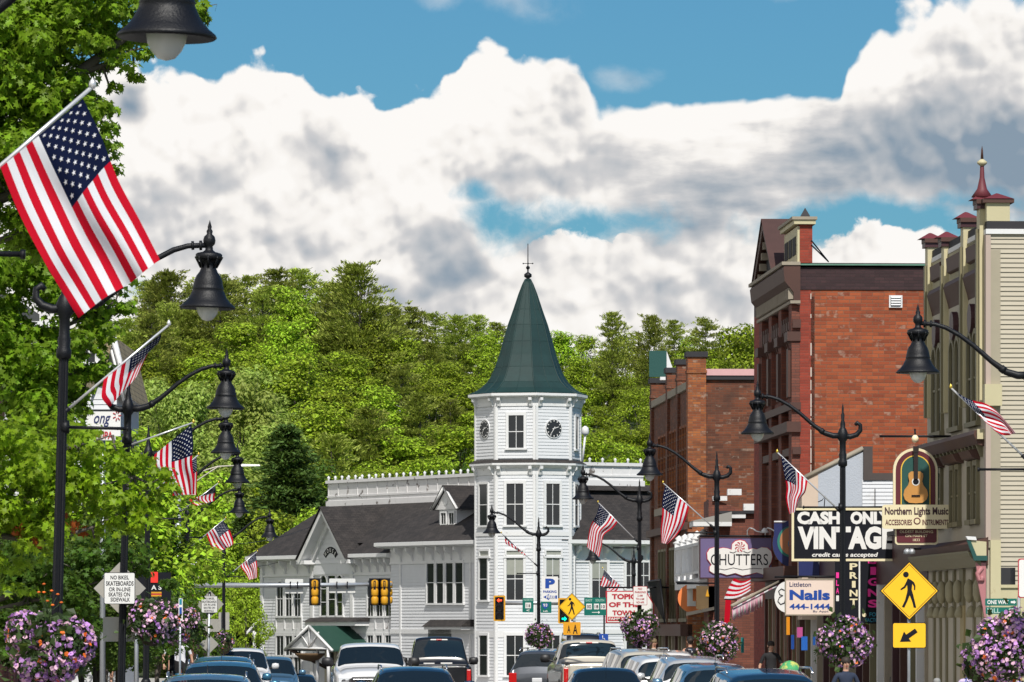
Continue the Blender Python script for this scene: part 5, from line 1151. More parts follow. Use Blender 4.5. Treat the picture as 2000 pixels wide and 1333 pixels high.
b = MB(); b.prism(PCs, [(-.33,4.05),(.0,4.02),(0,3.74),(-.20,3.74)], .03, .10, CREAM); b.prism(PCs, [(-.42,4.13),(-.22,4.12),(-.20,4.05),(-.38,4.06)], .0, .14, WHITEP); b.prism(PCs, [(-.40,4.06),(-.33,4.06),(-.20,3.74),(.02,3.74),(.02,3.64),(-.25,3.64)], .02, .12, DGREEN); b.build('cornice_end', cb)
b = MB(); b.pb(PC, 0, LC, -.6, -.5, .14, 3.5, DKGL); b.pb(PC, 0, LC, -.6, -.1, 3.0, 3.5, SLATE); b.build('shop_window', cb)
for i, px in enumerate((1826, 1838, 1850, 1866, 1884, 1904, 1921)):
    D = 149000/(px-480); a = (Vector((XF(D), D))-PC.A).dot(PC.t); wd = .55 if px == 1884 else .22
    q = MB(); q.pb(PC, a-wd, a, -.5, .02, .14, 2.75, OLIVE if px != 1884 else mat('ochre_column', (.35,.28,.14), .7, var=.1)); q.pb(PC, a-wd-.05, a+.05, -.5, .08, .14, .5, OLIVE)
    q.pb(PC, a-wd, a, -.3, .04, 2.75, 3.5, OLIVE); col = q.build('shop_column', cb)
    q = MB(); c = PC.w(a-wd/2-.02, .10, 3.05); q.lathe([(0,-.26),(.06,-.22),(.10,-.10),(.10,.10),(.06,.20),(0,.24)], c, mat('shaded_cream', (.30,.27,.17), .7, var=.2, vscale=9), 12); c = PC.w(a-wd/2-.02, .06, 2.62); q.lathe([(.10,-.12),(.11,-.05),(.07,.08),(.02,.12),(0,.13)], c, MATS['shaded_cream'], 12); q.build('corbel', col)  # corbel cream is darkened: the shopfront's shade is put into its colour
b = MB(); b.tube([PCs.w(-.08, .04, 3.5), PCs.w(-.17, .04, 3.38), PCs.w(-.15, .04, 3.25), PCs.w(-.07, .04, 3.25), PCs.w(-.09, .04, 3.33)], .05, PINKP, 6); b.prism(PCs, [(-.02,3.6),(-.20,3.6),(-.15,3.15),(-.06,2.7),(-.03,2.5),(0,2.5),(0,3.6)], -.06, .03, PINKP); b.build('scroll_bracket', cb)
# ---- left side of the street, mostly behind the maples
def lfac(D0, D1, off): return Plane(Vector((XL(D0)-off, D0)), Vector((XL(D1)-off, D1)))
P = Plane(Vector((-24, 118)), Vector((XL(118)-4.4, 118))); t = thing('brick_house', tuple(P.w(P.L, 0, .1)), 'red brick building glimpsed through the maple leaves at the far left', 'building')
b = MB(); b.pb(P, 0, P.L, -16, 0, 0, 10.2, brick('rosy_brick', (.32,.09,.06), (.24,.06,.045), (.2,.1,.08), 1.1)); b.build('wall', t); b = MB(); b.pb(P, -.2, P.L+.25, -16.2, .25, 10.2, 10.5, STONE); b.build('cornice', t)
for x in (20, 60, 95):
    for y in (640, 760, 900): pwin(t, P, x, x+18, y, y+60, nv=0, nh=1, trim=.12)
P = Plane(Vector(Wp(140,1,152)[:2]), Vector(Wp(228,1,152)[:2])); t = thing('gabled_house', tuple(P.w(P.L/2, 0, 0)), 'white gabled house with a tan shingle roof between the maple and the second flag', 'building')
SHT = shingle('tan_shingles', (.30,.24,.14), (.24,.19,.11), .16, .25)
b = MB(); zE, zT = P.z(230, 770), P.z(222, 664); P3 = P; sx = P.s
b.pb(P, 0, P.L, -9, 0, -.3, zE, WHITEW); b.prism(P, [(sx(186), zE), (sx(240), zE), (sx(222), zT)], -9, 0, WHITEW); clap(b, P, 0, P.L, 1, zE, WHITEW, .15); b.build('wall', t)
b = MB(); b.add([P.w(sx(180), .25, zE-.1), P.w(sx(222), .25, zT+.12), P.w(sx(222)-1.2, -9, zT+.12), P.w(sx(180)-1.2, -9, zE-.1)], [(0,1,2,3)], SHT); b.add([P.w(sx(188), .26, P.z(1,735)), P.w(sx(212), .26, P.z(1,665)), P.w(sx(222), .3, P.z(1,660)), P.w(sx(206), .3, P.z(1,735))], [(0,1,2,3)], SHT)
b.add([P.w(sx(252), .25, zE-.1), P.w(sx(222), .25, zT+.12), P.w(sx(222), -9, zT+.12), P.w(sx(252), -9, zE-.1)], [(0,3,2,1)], SHT); b.build('roof', t)
b = MB(); b.tube([P.w(sx(254), .3, zE-.2), P.w(sx(223), .3, zT+.05)], .09, WHITEP, 4); b.tube([P.w(sx(244), .2, zE-.2), P.w(sx(219), .2, zT-.3)], .06, WHITEP, 4); b.build('gable_trim', t)
pwin(t, P, 172, 186, 690, 708, nv=0, nh=0, trim=.14)
# shop front with porch and railings behind the left flower balls
P = lfac(112, 150, 4.3); t = thing('left_shop', tuple(P.w(0, 0, 0)), 'dark shop front with brick piers and a railed stoop behind the pink flower balls', 'building')
b = MB(); b.pb(P, 0, P.L, -7, -.1, -.5, 5.2, mat('dark_clapboard', (.035,.035,.035), .8, var=.2)); b.build('wall', t)
b = MB(); b.pb(P, 0, P.L, -.1, .4, 4.9, 5.3, BROWNT); b.build('eave', t)
for k in range(7):
    q = MB(); a = .4+k*(P.L-1)/6; q.pb(P, a, a+.45, -.1, .12, -.2, 2.4, BFAC if k % 2 else STONE); q.build('pier', t)
b = MB()
for k in range(10): a = 10+k*1.2; b.tube([P.w(a, 1.0, .1), P.w(a, 1.0, 1.1)], .02, IRON, 5)
b.tube([P.w(10, 1.0, 1.1), P.w(21, 1.0, 1.1)], .025, IRON, 5); b.build('railing', t)
P = Plane(Vector(Wp(345,1,212)[:2]), Vector(Wp(378,1,212)[:2])); t = thing('brick_chimney_wall', tuple(P.w(0,0,-1)), 'small brick building end just left of the skating notice on the thin post', 'building'); b = MB(); b.pb(P, 0, P.L, -4, 0, -1.2, P.z(350,1156), BOLD); b.build('wall', t); b = MB(); b.pb(P, -.1, P.L+.1, -4.1, .1, P.z(350,1156), P.z(350,1152), STONE); b.build('coping', t)
# ------------------------------------------------------------ signs and signals
CREAMS = mat('sign_cream', (.72,.64,.42), .5, var=.05); PURP = mat('sign_purple', (.13,.10,.22), .55, var=.08); NAVY = mat('sign_navy', (.010,.018,.10), .5); PINKL = mat('sign_pink', (.85,.03,.32), .5)
TEALL = mat('sign_teal', (.01,.20,.30), .5); REDL = mat('sign_red', (.42,.015,.03), .5); NAIL = mat('sign_blush', (.74,.60,.52), .5, var=.04); DGREY = mat('dark_grey', (.03,.03,.035), .5); SIGY = mat('signal_yellow', (.62,.30,.01), .5, var=.15, vscale=8); OCH = mat('guitar_wood', (.50,.24,.06), .45, var=.1)
class PZ(Plane):
    def __init__(s, D): Plane.__init__(s, Vector((-60, D)), Vector((60, D)))
    def rc(s, px0, px1, py0, py1): return s.s(px0), s.s(px1), s.z(1000, py1), s.z(1000, py0)
def rrect(a0, a1, z0, z1, r):
    pts = []
    for cx, cz, s in ((a1-r, z1-r, 0), (a0+r, z1-r, 1), (a0+r, z0+r, 2), (a1-r, z0+r, 3)):
        for i in range(5): w = math.pi/2*(s+i/4); pts.append((cx+r*math.cos(w), cz+r*math.sin(w)))
    return pts
def board(b, P, r, m, d0=0., d1=.02, rad=.03): b.prism(P, rrect(*r, rad), d0, d1, m)
def diamond(b, P, px, py, h, m, d0, d1, k=1.):
    c = P.s(px); z = P.z(1000, py); H = h*P.A.y/10000*k
    b.prism(P, [(c-H, z), (c, z-H), (c+H, z), (c, z+H)], d0, d1, m)
def TX(b, P, t, px0, px1, py0, py1, d, m, **k): r = P.rc(px0, px1, py0, py1); b.text(P, t, r[0], r[1], r[2], r[3], d, m, **k)
def frame(b, P, r, w, m, d0, d1):
    a0, a1, z0, z1 = r
    b.pb(P, a0, a1, d0, d1, z1-w, z1, m); b.pb(P, a0, a1, d0, d1, z0, z0+w, m); b.pb(P, a0, a0+w, d0, d1, z0+w, z1-w, m); b.pb(P, a1-w, a1, d0, d1, z0+w, z1-w, m)
def sthing(name, px, py, D, label, cat='sign', group=None): return thing(name, tuple(Wp(px, py, D)), label, cat, group)
SKT = ['NO BIKES,', 'SKATEBOARDS', 'OR IN-LINE', 'SKATES ON', 'SIDEWALK']
def skate(px0, px1, py0, py1, D, t, rows):
    P = PZ(D); b = MB(); r = P.rc(px0, px1, py0, py1); board(b, P, r, BLACKP, 0, .006, .02); q = .01; board(b, P, (r[0]+q, r[1]-q, r[2]+q, r[3]-q), SIGNW, .006, .009, .02); pn = b.build('panel', t)
    b = MB()
    for (y0, y1, x0, x1), s in zip(rows, SKT): TX(b, P, s, x0, x1, y0, y1, .006, BLACKP, bold=.018)
    b.build('lettering', pn)
# large skating notice on the second left lamp, with the backs of other signs
t = sthing('sidewalk_notice', 233, 1150, 83.9, 'larger no-skating notice over a diamond sign back, on the black lamp pole')
skate(203, 264, 1118, 1180, 83.7, t, [(1124,1133,216,252),(1135,1144,207,261),(1147,1155,213,255),(1157,1165,212,254),(1167,1175,216,254)])
t2 = sthing('rear_facing_sign', 234, 1150, 84.3, 'grey diamond sign seen from behind, behind the larger skating notice', group=None); P = PZ(84.25); b = MB(); diamond(b, P, 234, 1149, 51, SIGNBACK, 0, .008); b.build('panel', t2); b = MB(); b.pb(P, P.s(233), P.s(236), -.02, 0, P.z(1,1190), P.z(1,1108), STEEL); b.build('bracket', t2)
t2 = sthing('rear_facing_sign', 232, 1229, 84.3, 'grey rectangular sign back just below the larger skating notice'); b = MB(); board(b, P, P.rc(201,264,1205,1253), SIGNBACK, 0, .008); b.build('panel', t2); b = MB(); b.pb(P, P.s(231), P.s(235), -.02, 0, P.z(1,1250), P.z(1,1208), STEEL); b.build('bracket', t2)
# second notice on a thin post
D = 130; P = PZ(D); t = sthing('sidewalk_notice', 409, 1180, D, 'smaller no-skating notice on a thin grey post above the parked blue cars')
b = MB(); b.tube([Wp(405, 1333, D)-Vector((0,0,1)), Wp(409, 1160, D+.02)], .035, STEEL, 8); b.build('post', t)
b = MB(); diamond(b, P, 410, 1180, 27, SIGNBACK, -.02, -.01); b.pb(P, P.s(407), P.s(412), .0, .01, P.z(1,1163), P.z(1,1156), BLACKP); b.build('diamond_back', t)
skate(393, 425, 1164, 1197, D-.03, t, [(1167,1171.5,399,419),(1173,1177.5,395,423),(1179,1183,398,421),(1185,1189,398,420),(1191,1195,399,418)])
t = sthing('rear_facing_sign', 412, 1222, D, 'grey rectangular sign back on the thin post under the smaller skating notice'); b = MB(); board(b, P, P.rc(395,429,1209,1234), SIGNBACK, -.04, -.03); b.build('panel', t)
t = sthing('rear_facing_sign', 405, 1258, D, 'grey diamond sign back low on the thin post, touching the small flowers'); b = MB(); diamond(b, P, 408, 1258, 19, SIGNBACK, -.04, -.03); b.build('panel', t)
t = sthing('rear_facing_sign', 437, 1213, 172, 'faint grey sign back behind the farthest left lamp pole'); P = PZ(178.5); b = MB(); board(b, P, P.rc(427,448,1196,1230), SIGNBACK, 0, .01); b.build('panel', t)
# accessible parking blade sign
D = 100; P = PZ(D); t = sthing('parking_sign', 352, 1190, D, 'tall narrow blue and white accessible parking sign on a thin post at the left')
b = MB(); b.tube([Wp(351,1333,D)-Vector((0,0,1)), Wp(352,1168,D)], .022, STEEL, 6); b.build('post', t)
b = MB(); board(b, P, P.rc(349,357,1169,1212), SIGNW, .02, .03, .01); pn = b.build('panel', t)
b = MB(); b.pb(P, *P.rc(350.5,355.5,1186,1202)[:2], .03, .034, *P.rc(350,356,1186,1202)[2:], BLUES); b.pb(P, P.s(350.5), P.s(355.5), .03, .034, P.z(1,1181), P.z(1,1170), TEALL); b.pb(P, P.s(351), P.s(355), .03, .034, P.z(1,1208), P.z(1,1205), BLACKP); b.build('symbol', pn)
# shop sign above the young maple
D = 108; P = PZ(D); t = sthing('shop_sign', 205, 825, D, 'white sign with blue script letters and a red word, among the maple leaves')
b = MB(); b.pb(P, P.s(170), P.s(236), 0, .08, P.z(1,852), P.z(1,803), SIGNW); b.pb(P, P.s(170), P.s(236), 0, .09, P.z(1,803), P.z(1,801), BLACKP); b.build('panel', t)
b = MB(); TX(b, P, 'ong', 184, 217, 812, 834, .085, NAVY, shear=.35, bold=.01); b.build('lettering', t); b = MB(); b.pb(P, P.s(168), P.s(226), 0, .08, P.z(1,860), P.z(1,853), SIGNW); TX(b, P, 'REAUPA', 172, 221, 843, 858, .085, REDL, bold=.03); b.build('red_lettering', t)
b = MB(); 
for k in range(7): w = k*.9; b.tube([P.w(P.s(229)+.03*math.cos(w), .09, P.z(1,812)+.06*math.sin(w)), P.w(P.s(229)+.09*math.cos(w), .09, P.z(1,812)+.12*math.sin(w))], .012, REDL, 4)
b.build('red_emblem', t)
b = MB(); b.tube([P.w(P.s(200), -.05, .2), P.w(P.s(200), -.05, P.z(1,803))], .06, STEEL, 8); b.build('post', t)
# dark shop sign with letters A S
D = 112; P = PZ(D); t = sthing('shop_sign', 300, 1150, D, 'black shop sign with white letters over red and yellow bars, left of the signal post')
b = MB(); b.pb(P, P.s(262), P.s(334), 0, .08, P.z(1,1182), P.z(1,1118), BLACKP); b.pb(P, P.s(295), P.s(309), .08, .10, P.z(1,1138), P.z(1,1117), mat('bright_red', (.8,.03,.02), .5)); b.build('panel', t)
b = MB(); TX(b, P, 'A S', 296, 316, 1143, 1152, .085, SIGNW, bold=.02); b.pb(P, P.s(296), P.s(316), .08, .09, P.z(1,1159), P.z(1,1156), SIGY); b.pb(P, P.s(296), P.s(316), .08, .088, P.z(1,1162), P.z(1,1159), REDL); b.pb(P, P.s(296), P.s(316), .08, .09, P.z(1,1165), P.z(1,1162), SIGY); b.build('lettering', t)
b = MB(); b.tube([P.w(P.s(266), -.05, .1), P.w(P.s(266), -.05, P.z(1,1120))], .05, STEEL, 6); b.build('post', t)
# ---- traffic signals
def signal(b, P, px, py, w, h, bp, body, lens=None, hoods=True, back=True):
    a, z = P.s(px), P.z(1,py); s = P.A.y/10000; W, H = w*s/2, h*s/2
    b.pb(P, a-W, a+W, -.02, .0, z-H, z+H, bp); return a, z, W, H
D = 226; P = PZ(D); t = sthing('signal_mast', 344, 1143, D, 'grey steel signal post with a long horizontal arm and two curved light arms', 'signal mast')
xm = Wp(344, 1000, D).x; b = MB(); b.tube([(xm, D, gz(D)), (xm+.1, D, Wp(1,965,D).z)], [.17,.12], STEEL, 12); b.build('post', t)
b = MB(); b.tube([(xm, D, Wp(1,1143,D).z), Wp(560,1143,D), Wp(766,1141,D)], [.115,.10,.075], STEEL, 10); b.build('mast_arm', t)
for y0, x1, y1 in ((925,438,911),(940,430,912)):
    b = MB(); b.tube([Wp(346,y0+14,D), Wp(383,y0,D), Wp(405,(y0+y1)/2-1,D), Wp(425,y1,D), Wp(x1+30 if y0 == 925 else x1,y1-2 if y0 == 925 else y1,D)], .03, mat('tan_steel', (.5,.46,.38), .5, .3), 6); b.build('light_arm', t)
b = MB(); b.hexa([tuple(Wp(x,y,D+dy)) for x, y, dy in ((466,911,-.15),(508,910,-.15),(508,910,.15),(466,911,.15),(468,906,-.12),(507,907,-.12),(507,907,.12),(468,906,.12))], SIGNW); b.build('luminaire', t)
def back_signal(px, py, label, m_body=SIGY):
    t = sthing('traffic_light', px, py, D-.3, label, 'traffic light', 'traffic lights on the mast arm'); P = PZ(D-.12); s = D/10000; a, z = P.s(px), P.z(1,py)
    b = MB(); b.pb(P, a-.25, a+.25, -.02, .0, z-.6, z+.6, BLACKP); b.build('backplate', t)
    b = MB()
    for k in (-1, 0, 1): b.lathe([(0,-.20),(.12,-.17),(.16,-.10),(.16,.10),(.12,.17),(0,.20)], P.w(a, .06, z+k*.36-.02), m_body, 8, sy=.9)
    b.build('housing', t); b = MB(); b.pb(P, a-.05, a+.05, .0, .2, z+.1, z+.5, BLACKP); b.build('clamp', t)
    for k in (-1, 0, 1):
        b = MB(); c = P.w(a, -.03, z+k*.36); b.tube([c, c+Vector((0,.25,0))], .13, BLACKP, 10); b.build('visor', t)
back_signal(615, 1156, 'traffic light seen from behind, alone near the middle of the mast arm'); back_signal(732, 1156, 'traffic light seen from behind, left of the pair at the arm end'); back_signal(751, 1156, 'traffic light seen from behind, at the very end of the mast arm')
b = MB(); t = sthing('traffic_light', 765, 1156, D, 'slim yellow traffic light seen side-on past the tip of the mast arm', 'traffic light')
for k in (-1, 0, 1): b.lathe([(0,-.17),(.11,-.14),(.13,0),(.11,.14),(0,.17)], Wp(761, 1157, D)+Vector((0,.3,k*.34)), SIGY, 8)
b.build('housing', t)
for x0, x1, y0, y1, lab in ((557,592,1131,1159,'white sign back on the mast arm left of the single signal'),(643,694,1130,1158,'wide white sign back on the middle of the mast arm')):
    t = sthing('rear_facing_sign', (x0+x1)/2, 1145, D, lab); P = PZ(D+.14); b = MB(); board(b, P, P.rc(x0,x1,y0,y1), mat('pale_sign_back', (.62,.62,.60), .5), 0, .01); b.build('panel', t); b = MB()
    for q in (.3, .7): xx = x0+(x1-x0)*q; b.pb(P, P.s(xx-1), P.s(xx+1), .01, .30, P.z(1,1150), P.z(1,1136), BLACKP)
    b.build('clamp', t)
t = sthing('camera_box', 383, 1103, D, 'white detection camera on a thin bracket above the mast arm, left side', 'camera'); b = MB(); c = Wp(382,1103,D); b.box(c.x-.2,c.x+.2,D-.3,D+.2,c.z-.1,c.z+.12,WHITEP); b.build('housing', t); b = MB(); b.tube([c+Vector((.15,0,-.1)), c+Vector((.12,0,-.9))], .03, MATS['tan_steel'], 6); b.build('bracket', t); b = MB(); b.box(c.x-.02,c.x+.15,D-.33,D-.3,c.z-.05,c.z+.06,BLACKP); b.build('lens', t)
# dark signal hanging left of the grey post
D2 = 128; P = PZ(D2); t = sthing('traffic_light', 312, 1045, D2, 'dark traffic light seen from behind among the leaves, left of the grey post', 'traffic light'); b = MB(); a, z = P.s(311), P.z(1,1046); b.pb(P, a-.22, a+.2, -.2, 0, z-.42, z+.42, BLACKP)
for k in (-1, 0, 1): b.tube([P.w(a-.05, 0, z+k*.27), P.w(a-.2, .25, z+k*.27-.05)], .12, BLACKP, 8)
b.build('housing', t); b = MB(); b.tube([P.w(a+.2,-.1,z+.38), P.w(a+.75,-.1,z+.38)], .025, IRON, 6); b.tube([P.w(a+.2,-.1,z-.38), P.w(a+.75,-.1,z-.38)], .025, IRON, 6); b.build('bracket', t)
# signals that face us, hung on a pipe past the tower
D3 = 232; P = PZ(D3); t = sthing('signal_pipe', 1040, 1177, D3, 'thin grey horizontal pipe carrying two facing signals in front of the tower', 'signal arm'); b = MB(); b.tube([Wp(983,1178,D3), Wp(1101,1177,D3)], .09, STEEL, 8); b.build('pipe', t); b = MB(); b.tube([Wp(1115,1165,D3), (Wp(1115,1,D3).x, D3, gz(D3))], .12, STEEL, 10); b.tube([Wp(1101,1177,D3), Wp(1115,1175,D3)], .09, STEEL, 8); b.build('post', t)
RL = mat('red_light', (.6,.02,.01), .4, emit=((1,.06,.02), 3.)); GL = mat('green_light', (.0,.6,.4), .4, emit=((.0,1,.55), 2.2))
def face_signal(px, py, w, h, label, lit, y_lit, arrow):
    t = sthing('traffic_light', px, py, D3-.5, label, 'traffic light'); P = PZ(D3-.3); s = D3/10000; a, z = P.s(px), P.z(1,py); W, H = w*s/2, h*s/2
    b = MB(); b.prism(P, rrect(a-W, a+W, z-H, z+H, .06), -.03, 0, SIGY); b.prism(P, rrect(a-W+.07, a+W-.07, z-H+.07, z+H-.07, .03), 0, .01, BLACKP); b.build('backplate', t)
    for k in (1, 0, -1):
        b = MB(); c = P.w(a, .02, z+k*H*.62); b.disc(P, a, z+k*H*.62, .14, .01, .03, mat('dark_lens', (.03,.02,.012), .3), 14)
        vs = [c+Vector((.155*math.cos(w_), -d_, .155*math.sin(w_))) for d_ in (0, .22) for w_ in [math.radians(-20+220*i/10) for i in range(11)]]
        b.add(vs, [(i, i+1, 12+i, 11+i) for i in range(10)], SIGY if k < 1 else BLACKP); b.build('lens', t)
    b = MB(); zc = z+y_lit*H*.62; pts = arrow; b.prism(P, [(a+u*.12, zc+v*.12) for u, v in pts], .031, .04, lit); b.build('lit_arrow', t)
face_signal(975.5, 1188, 23, 50, 'yellow-edged traffic light with a lit red arrow at the tower corner', RL, 1, [(-1,0),(-.2,.8),(-.2,.3),(.9,.3),(.9,-.3),(-.2,-.3),(-.2,-.8)])
face_signal(1102, 1193, 24, 50, 'yellow-edged traffic light with a lit green arrow, behind the small walking-man diamond', GL, -1, [(1,0),(.1,.9),(.1,.35),(-.9,.35),(-.9,-.35),(.1,-.35),(.1,-.9)])
t = sthing('crossing_signal', 1012, 1316, 150, 'small yellow crossing signal showing red, low in front of the tower', 'signal'); P = PZ(190); b = MB(); r = P.rc(1004,1018,1306,1324); board(b, P, r, SIGY, -.2, 0); b.build('housing', t)
b = MB(); b.disc(P, P.s(1014.5), P.z(1,1316), .07, .0, .02, RL, 12); b.build('lit_lens', t)
for x0, x1 in ((995.5,1004),(1018,1028)): b = MB(); board(b, P, P.rc(x0,x1,1310,1324), BLACKP, -.2, .02); b.build('visor', t)
b = MB(); b.tube([P.w(P.s(1010), -.1, P.z(1,1323)), P.w(P.s(1010), -.1, gz(190))], .05, SIGY, 6); b.build('post', t)
# ---- route and parking signs on the lamp in front of the tower
D = 174.8; P = PZ(D)
t = sthing('route_sign', 1031, 1182, D, 'green route sign left of the lamp pole in front of the tower'); b = MB(); board(b, P, P.rc(1020.5,1042,1168,1196), GREENS, .0, .02, .02); pn = b.build('panel', t)
b = MB(); b.pb(P, P.s(1026), P.s(1037), .02, .025, P.z(1,1188), P.z(1,1177), SIGNW); TX(b, P, '116', 1027.5, 1035.5, 1179, 1186, .026, BLACKP); TX(b, P, 'NORTH', 1023, 1040, 1170, 1174, .02, mat('pale_green', (.3,.5,.42), .5)); TX(b, P, '<', 1028, 1034, 1190, 1194, .02, SIGNW); b.build('lettering', pn)
t = sthing('route_sign', 1067, 1185, D, 'green shield route sign right of the lamp pole, under the parking sign'); b = MB(); board(b, P, P.rc(1056,1077,1175,1197), GREENS, .02, .04, .02); pn = b.build('panel', t)
b = MB(); c, z = P.s(1065), P.z(1,1183); k = D/10000; b.prism(P, [(c-6*k,z+5*k),(c,z+4*k),(c+6*k,z+5*k),(c+6*k,z-1*k),(c,z-7*k),(c-6*k,z-1*k)], .04, .045, BLUES); TX(b, P, '93', 1061, 1069, 1179, 1185, .045, SIGNW); TX(b, P, 'Left', 1061, 1070, 1192, 1195, .04, SIGNW); b.build('lettering', pn)
t = sthing('parking_sign', 1073, 1150, D, 'white parking sign with a big blue letter and arrow in front of the tower'); b = MB(); board(b, P, P.rc(1058,1090,1126,1176), SIGNW, .0, .02, .02); pn = b.build('panel', t)
b = MB(); TX(b, P, 'P', 1065, 1084, 1130, 1149, .02, BLUES, bold=.06); TX(b, P, 'PARKING', 1061, 1087, 1153, 1158, .02, BLUES, bold=.03); a0, a1, z0, z1 = P.rc(1061,1088,1160,1172); zm = (z0+z1)/2; b.prism(P, [(a0,zm),(a0+.2,z1),(a0+.2,z1-.05),(a1,z1-.05),(a1,z0+.05),(a0+.2,z0+.05),(a0+.2,z0)], .02, .026, BLUES); TX(b, P, 'FREE', 1067, 1085, 1163, 1169, .027, SIGNW, bold=.03); b.build('lettering', pn)
# ---- walking-man diamonds
MAN = [[(-.06,.72),(.14,.62),(.30,.50),(.38,.30),(.36,.08),(.29,.08),(.29,.27),(.20,.42),(.16,.10),(.24,-.15),(.34,-.55),(.42,-.88),(.28,-.88),(.19,-.55),(.05,-.20),(-.08,-.52),(-.26,-.88),(-.40,-.84),(-.22,-.48),(-.10,-.05),(-.08,.12),(-.10,.36),(-.20,.20),(-.46,.06),(-.48,.14),(-.28,.28),(-.16,.50)]]
def walker(px, py, h, D, label, name='crossing_sign'):
    P = PZ(D); t = sthing(name, px, py, D, label); b = MB(); diamond(b, P, px, py, h, BLACKP, 0, .006); diamond(b, P, px, py, h, YEL, .006, .010, .955); 
    pn = b.build('panel', t); b = MB(); s = D/10000*h*.62; c, z = P.s(px-1), P.z(1,py+h*.02)
    diamond(b, P, px, py, h, BLACKP, .010, .011, .90); diamond(b, P, px, py, h, YEL, .011, .0125, .875)
    b.prism(P, [(c+x*s*.95, z+y*s) for x, y in MAN[0]], .0125, .017, BLACKP); b.disc(P, c-.16*s, z+.92*s, .155*s, .0125, .017, BLACKP, 16); b.build('walking_man', pn)
    return t, P
t, P = walker(1776, 1154, 58, 93, 'large yellow walking-man diamond beside the guitar sign')
b = MB(); b.tube([Wp(1775,1333,93.05)-Vector((0,0,1.2)), Wp(1775,1100,93.05)], .03, STEEL, 6); b.build('post', t)
t = sthing('arrow_plaque', 1776, 1240, 93, 'yellow plaque with a black slanting arrow below the large walking-man diamond'); b = MB(); r = P.rc(1743,1809,1216,1266); board(b, P, r, BLACKP, 0, .006); q = .012; board(b, P, (r[0]+q,r[1]-q,r[2]+q,r[3]-q), YEL, .006, .011); pn = b.build('panel', t)
b = MB(); c, z = P.s(1774), P.z(1,1242); k = .093*.1; A = math.radians(215); u = Vector((math.cos(A), math.sin(A))); v = Vector((-u.y, u.x)); L = 20*k
pts = [u*L, u*2*k+v*12*k, u*2*k+v*4.5*k, -u*(L-1*k)+v*4.5*k, -u*(L-1*k)-v*4.5*k, u*2*k-v*4.5*k, u*2*k-v*12*k]; b.prism(P, [(c+p.x, z+p.y) for p in pts], .011, .016, BLACKP); b.build('arrow', pn)
t, P = walker(1117, 1185, 27, 168, 'small yellow walking-man diamond in front of the green signal')
b = MB(); b.tube([Wp(1117,1330,168.05)-Vector((0,0,.5)), Wp(1117,1160,168.05)], .035, STEEL, 6); b.build('post', t)
t = sthing('arrow_plaque', 1117, 1227, 168, 'small orange-yellow plaque under the smaller walking-man diamond'); b = MB(); board(b, P, P.rc(1100,1134,1215,1240), mat('amber_sign', (.72,.33,.01), .5), 0, .01); TX(b, P, 'A', 1108, 1114, 1221, 1236, .01, BLACKP); TX(b, P, 'A', 1119, 1128, 1220, 1238, .01, BLACKP); b.build('panel', t)
# green direction sign
D = 172; P = PZ(D); t = sthing('direction_sign', 1166, 1184, D, 'wide green route direction sign between the yellow diamond and the topic sign'); b = MB(); board(b, P, P.rc(1141,1184,1167,1202), GREENS, 0, .02, .01); pn = b.build('panel', t); b = MB()
for s_, x0, x1 in (('302',1145,1156),('18',1160,1170),('10',1173,1183)): b.pb(P, P.s(x0), P.s(x1), .02, .024, P.z(1,1190), P.z(1,1179), SIGNW); TX(b, P, s_, x0+1.5, x1-1.5, 1181.5, 1188, .025, BLACKP)
TX(b, P, 'EAST', 1144, 1157, 1170, 1175, .02, MATS['pale_green']); TX(b, P, 'SOUTH', 1163, 1180, 1170, 1175, .02, MATS['pale_green']); a0, a1, z0, z1 = P.rc(1156,1172,1193,1199); zm = (z0+z1)/2; b.prism(P, [(a0,zm-.01),(a1-.06,zm-.01),(a1-.06,z0),(a1,zm),(a1-.06,z1),(a1-.06,zm+.01),(a0,zm+.01)], .02, .024, SIGNW); b.build('lettering', pn)
b = MB(); b.tube([Wp(1180,1290,D+.02), Wp(1180,1200,D+.02)], .03, IRON, 6); b.tube([(Wp(1180,1,D).x, D+.02, gz(D)), Wp(1180,1290,D+.02)], .03, IRON, 6); b.build('post', t)
t = sthing('parking_sign', 1179, 1245, D, 'small blue accessible parking sign low on the post under the green sign'); b = MB(); board(b, P, P.rc(1170,1188,1238,1253), BLUES, .03, .04, .01); b.tube([P.w(P.s(1177), .045, P.z(1,1241)), P.w(P.s(1177), .045, P.z(1,1247)), P.w(P.s(1180), .045, P.z(1,1247)), P.w(P.s(1182), .045, P.z(1,1251))], .012, SIGNW, 4); b.build('panel', t)
# topic of the town
D = 181; P = PZ(D); t = sthing('restaurant_sign', 1235, 1185, D, 'white sign with red art-deco capitals and a red border, hung by the hall right wing')
r = P.rc(1183,1277,1154,1217); b = MB(); b.prism(P, [(P.s(1183),r[2]),(P.s(1277),r[2]),(P.s(1277),P.z(1,1180)),(P.s(1262),r[3]),(P.s(1183),r[3])], -.12, 0, REDL); q = .035; b.prism(P, [(P.s(1186),r[2]+q),(P.s(1275),r[2]+q),(P.s(1275),P.z(1,1180)),(P.s(1261),r[3]-q),(P.s(1186),r[3]-q)], 0, .01, SIGNW); pn = b.build('panel', t)
b = MB(); TX(b, P, 'TOPIC', 1195, 1243, 1160, 1170.5, .01, REDL, bold=.05); TX(b, P, 'OF THE', 1189, 1249, 1176, 1186, .01, REDL, bold=.05); TX(b, P, 'TOWN', 1196, 1240, 1192, 1202, .01, REDL, bold=.05); b.pb(P, P.s(1187), P.s(1221), .01, .014, P.z(1,1213), P.z(1,1204.5), REDL); TX(b, P, 'FAMILY', 1189, 1219, 1206, 1211, .015, SIGNW, bold=.02); b.build('lettering', pn)
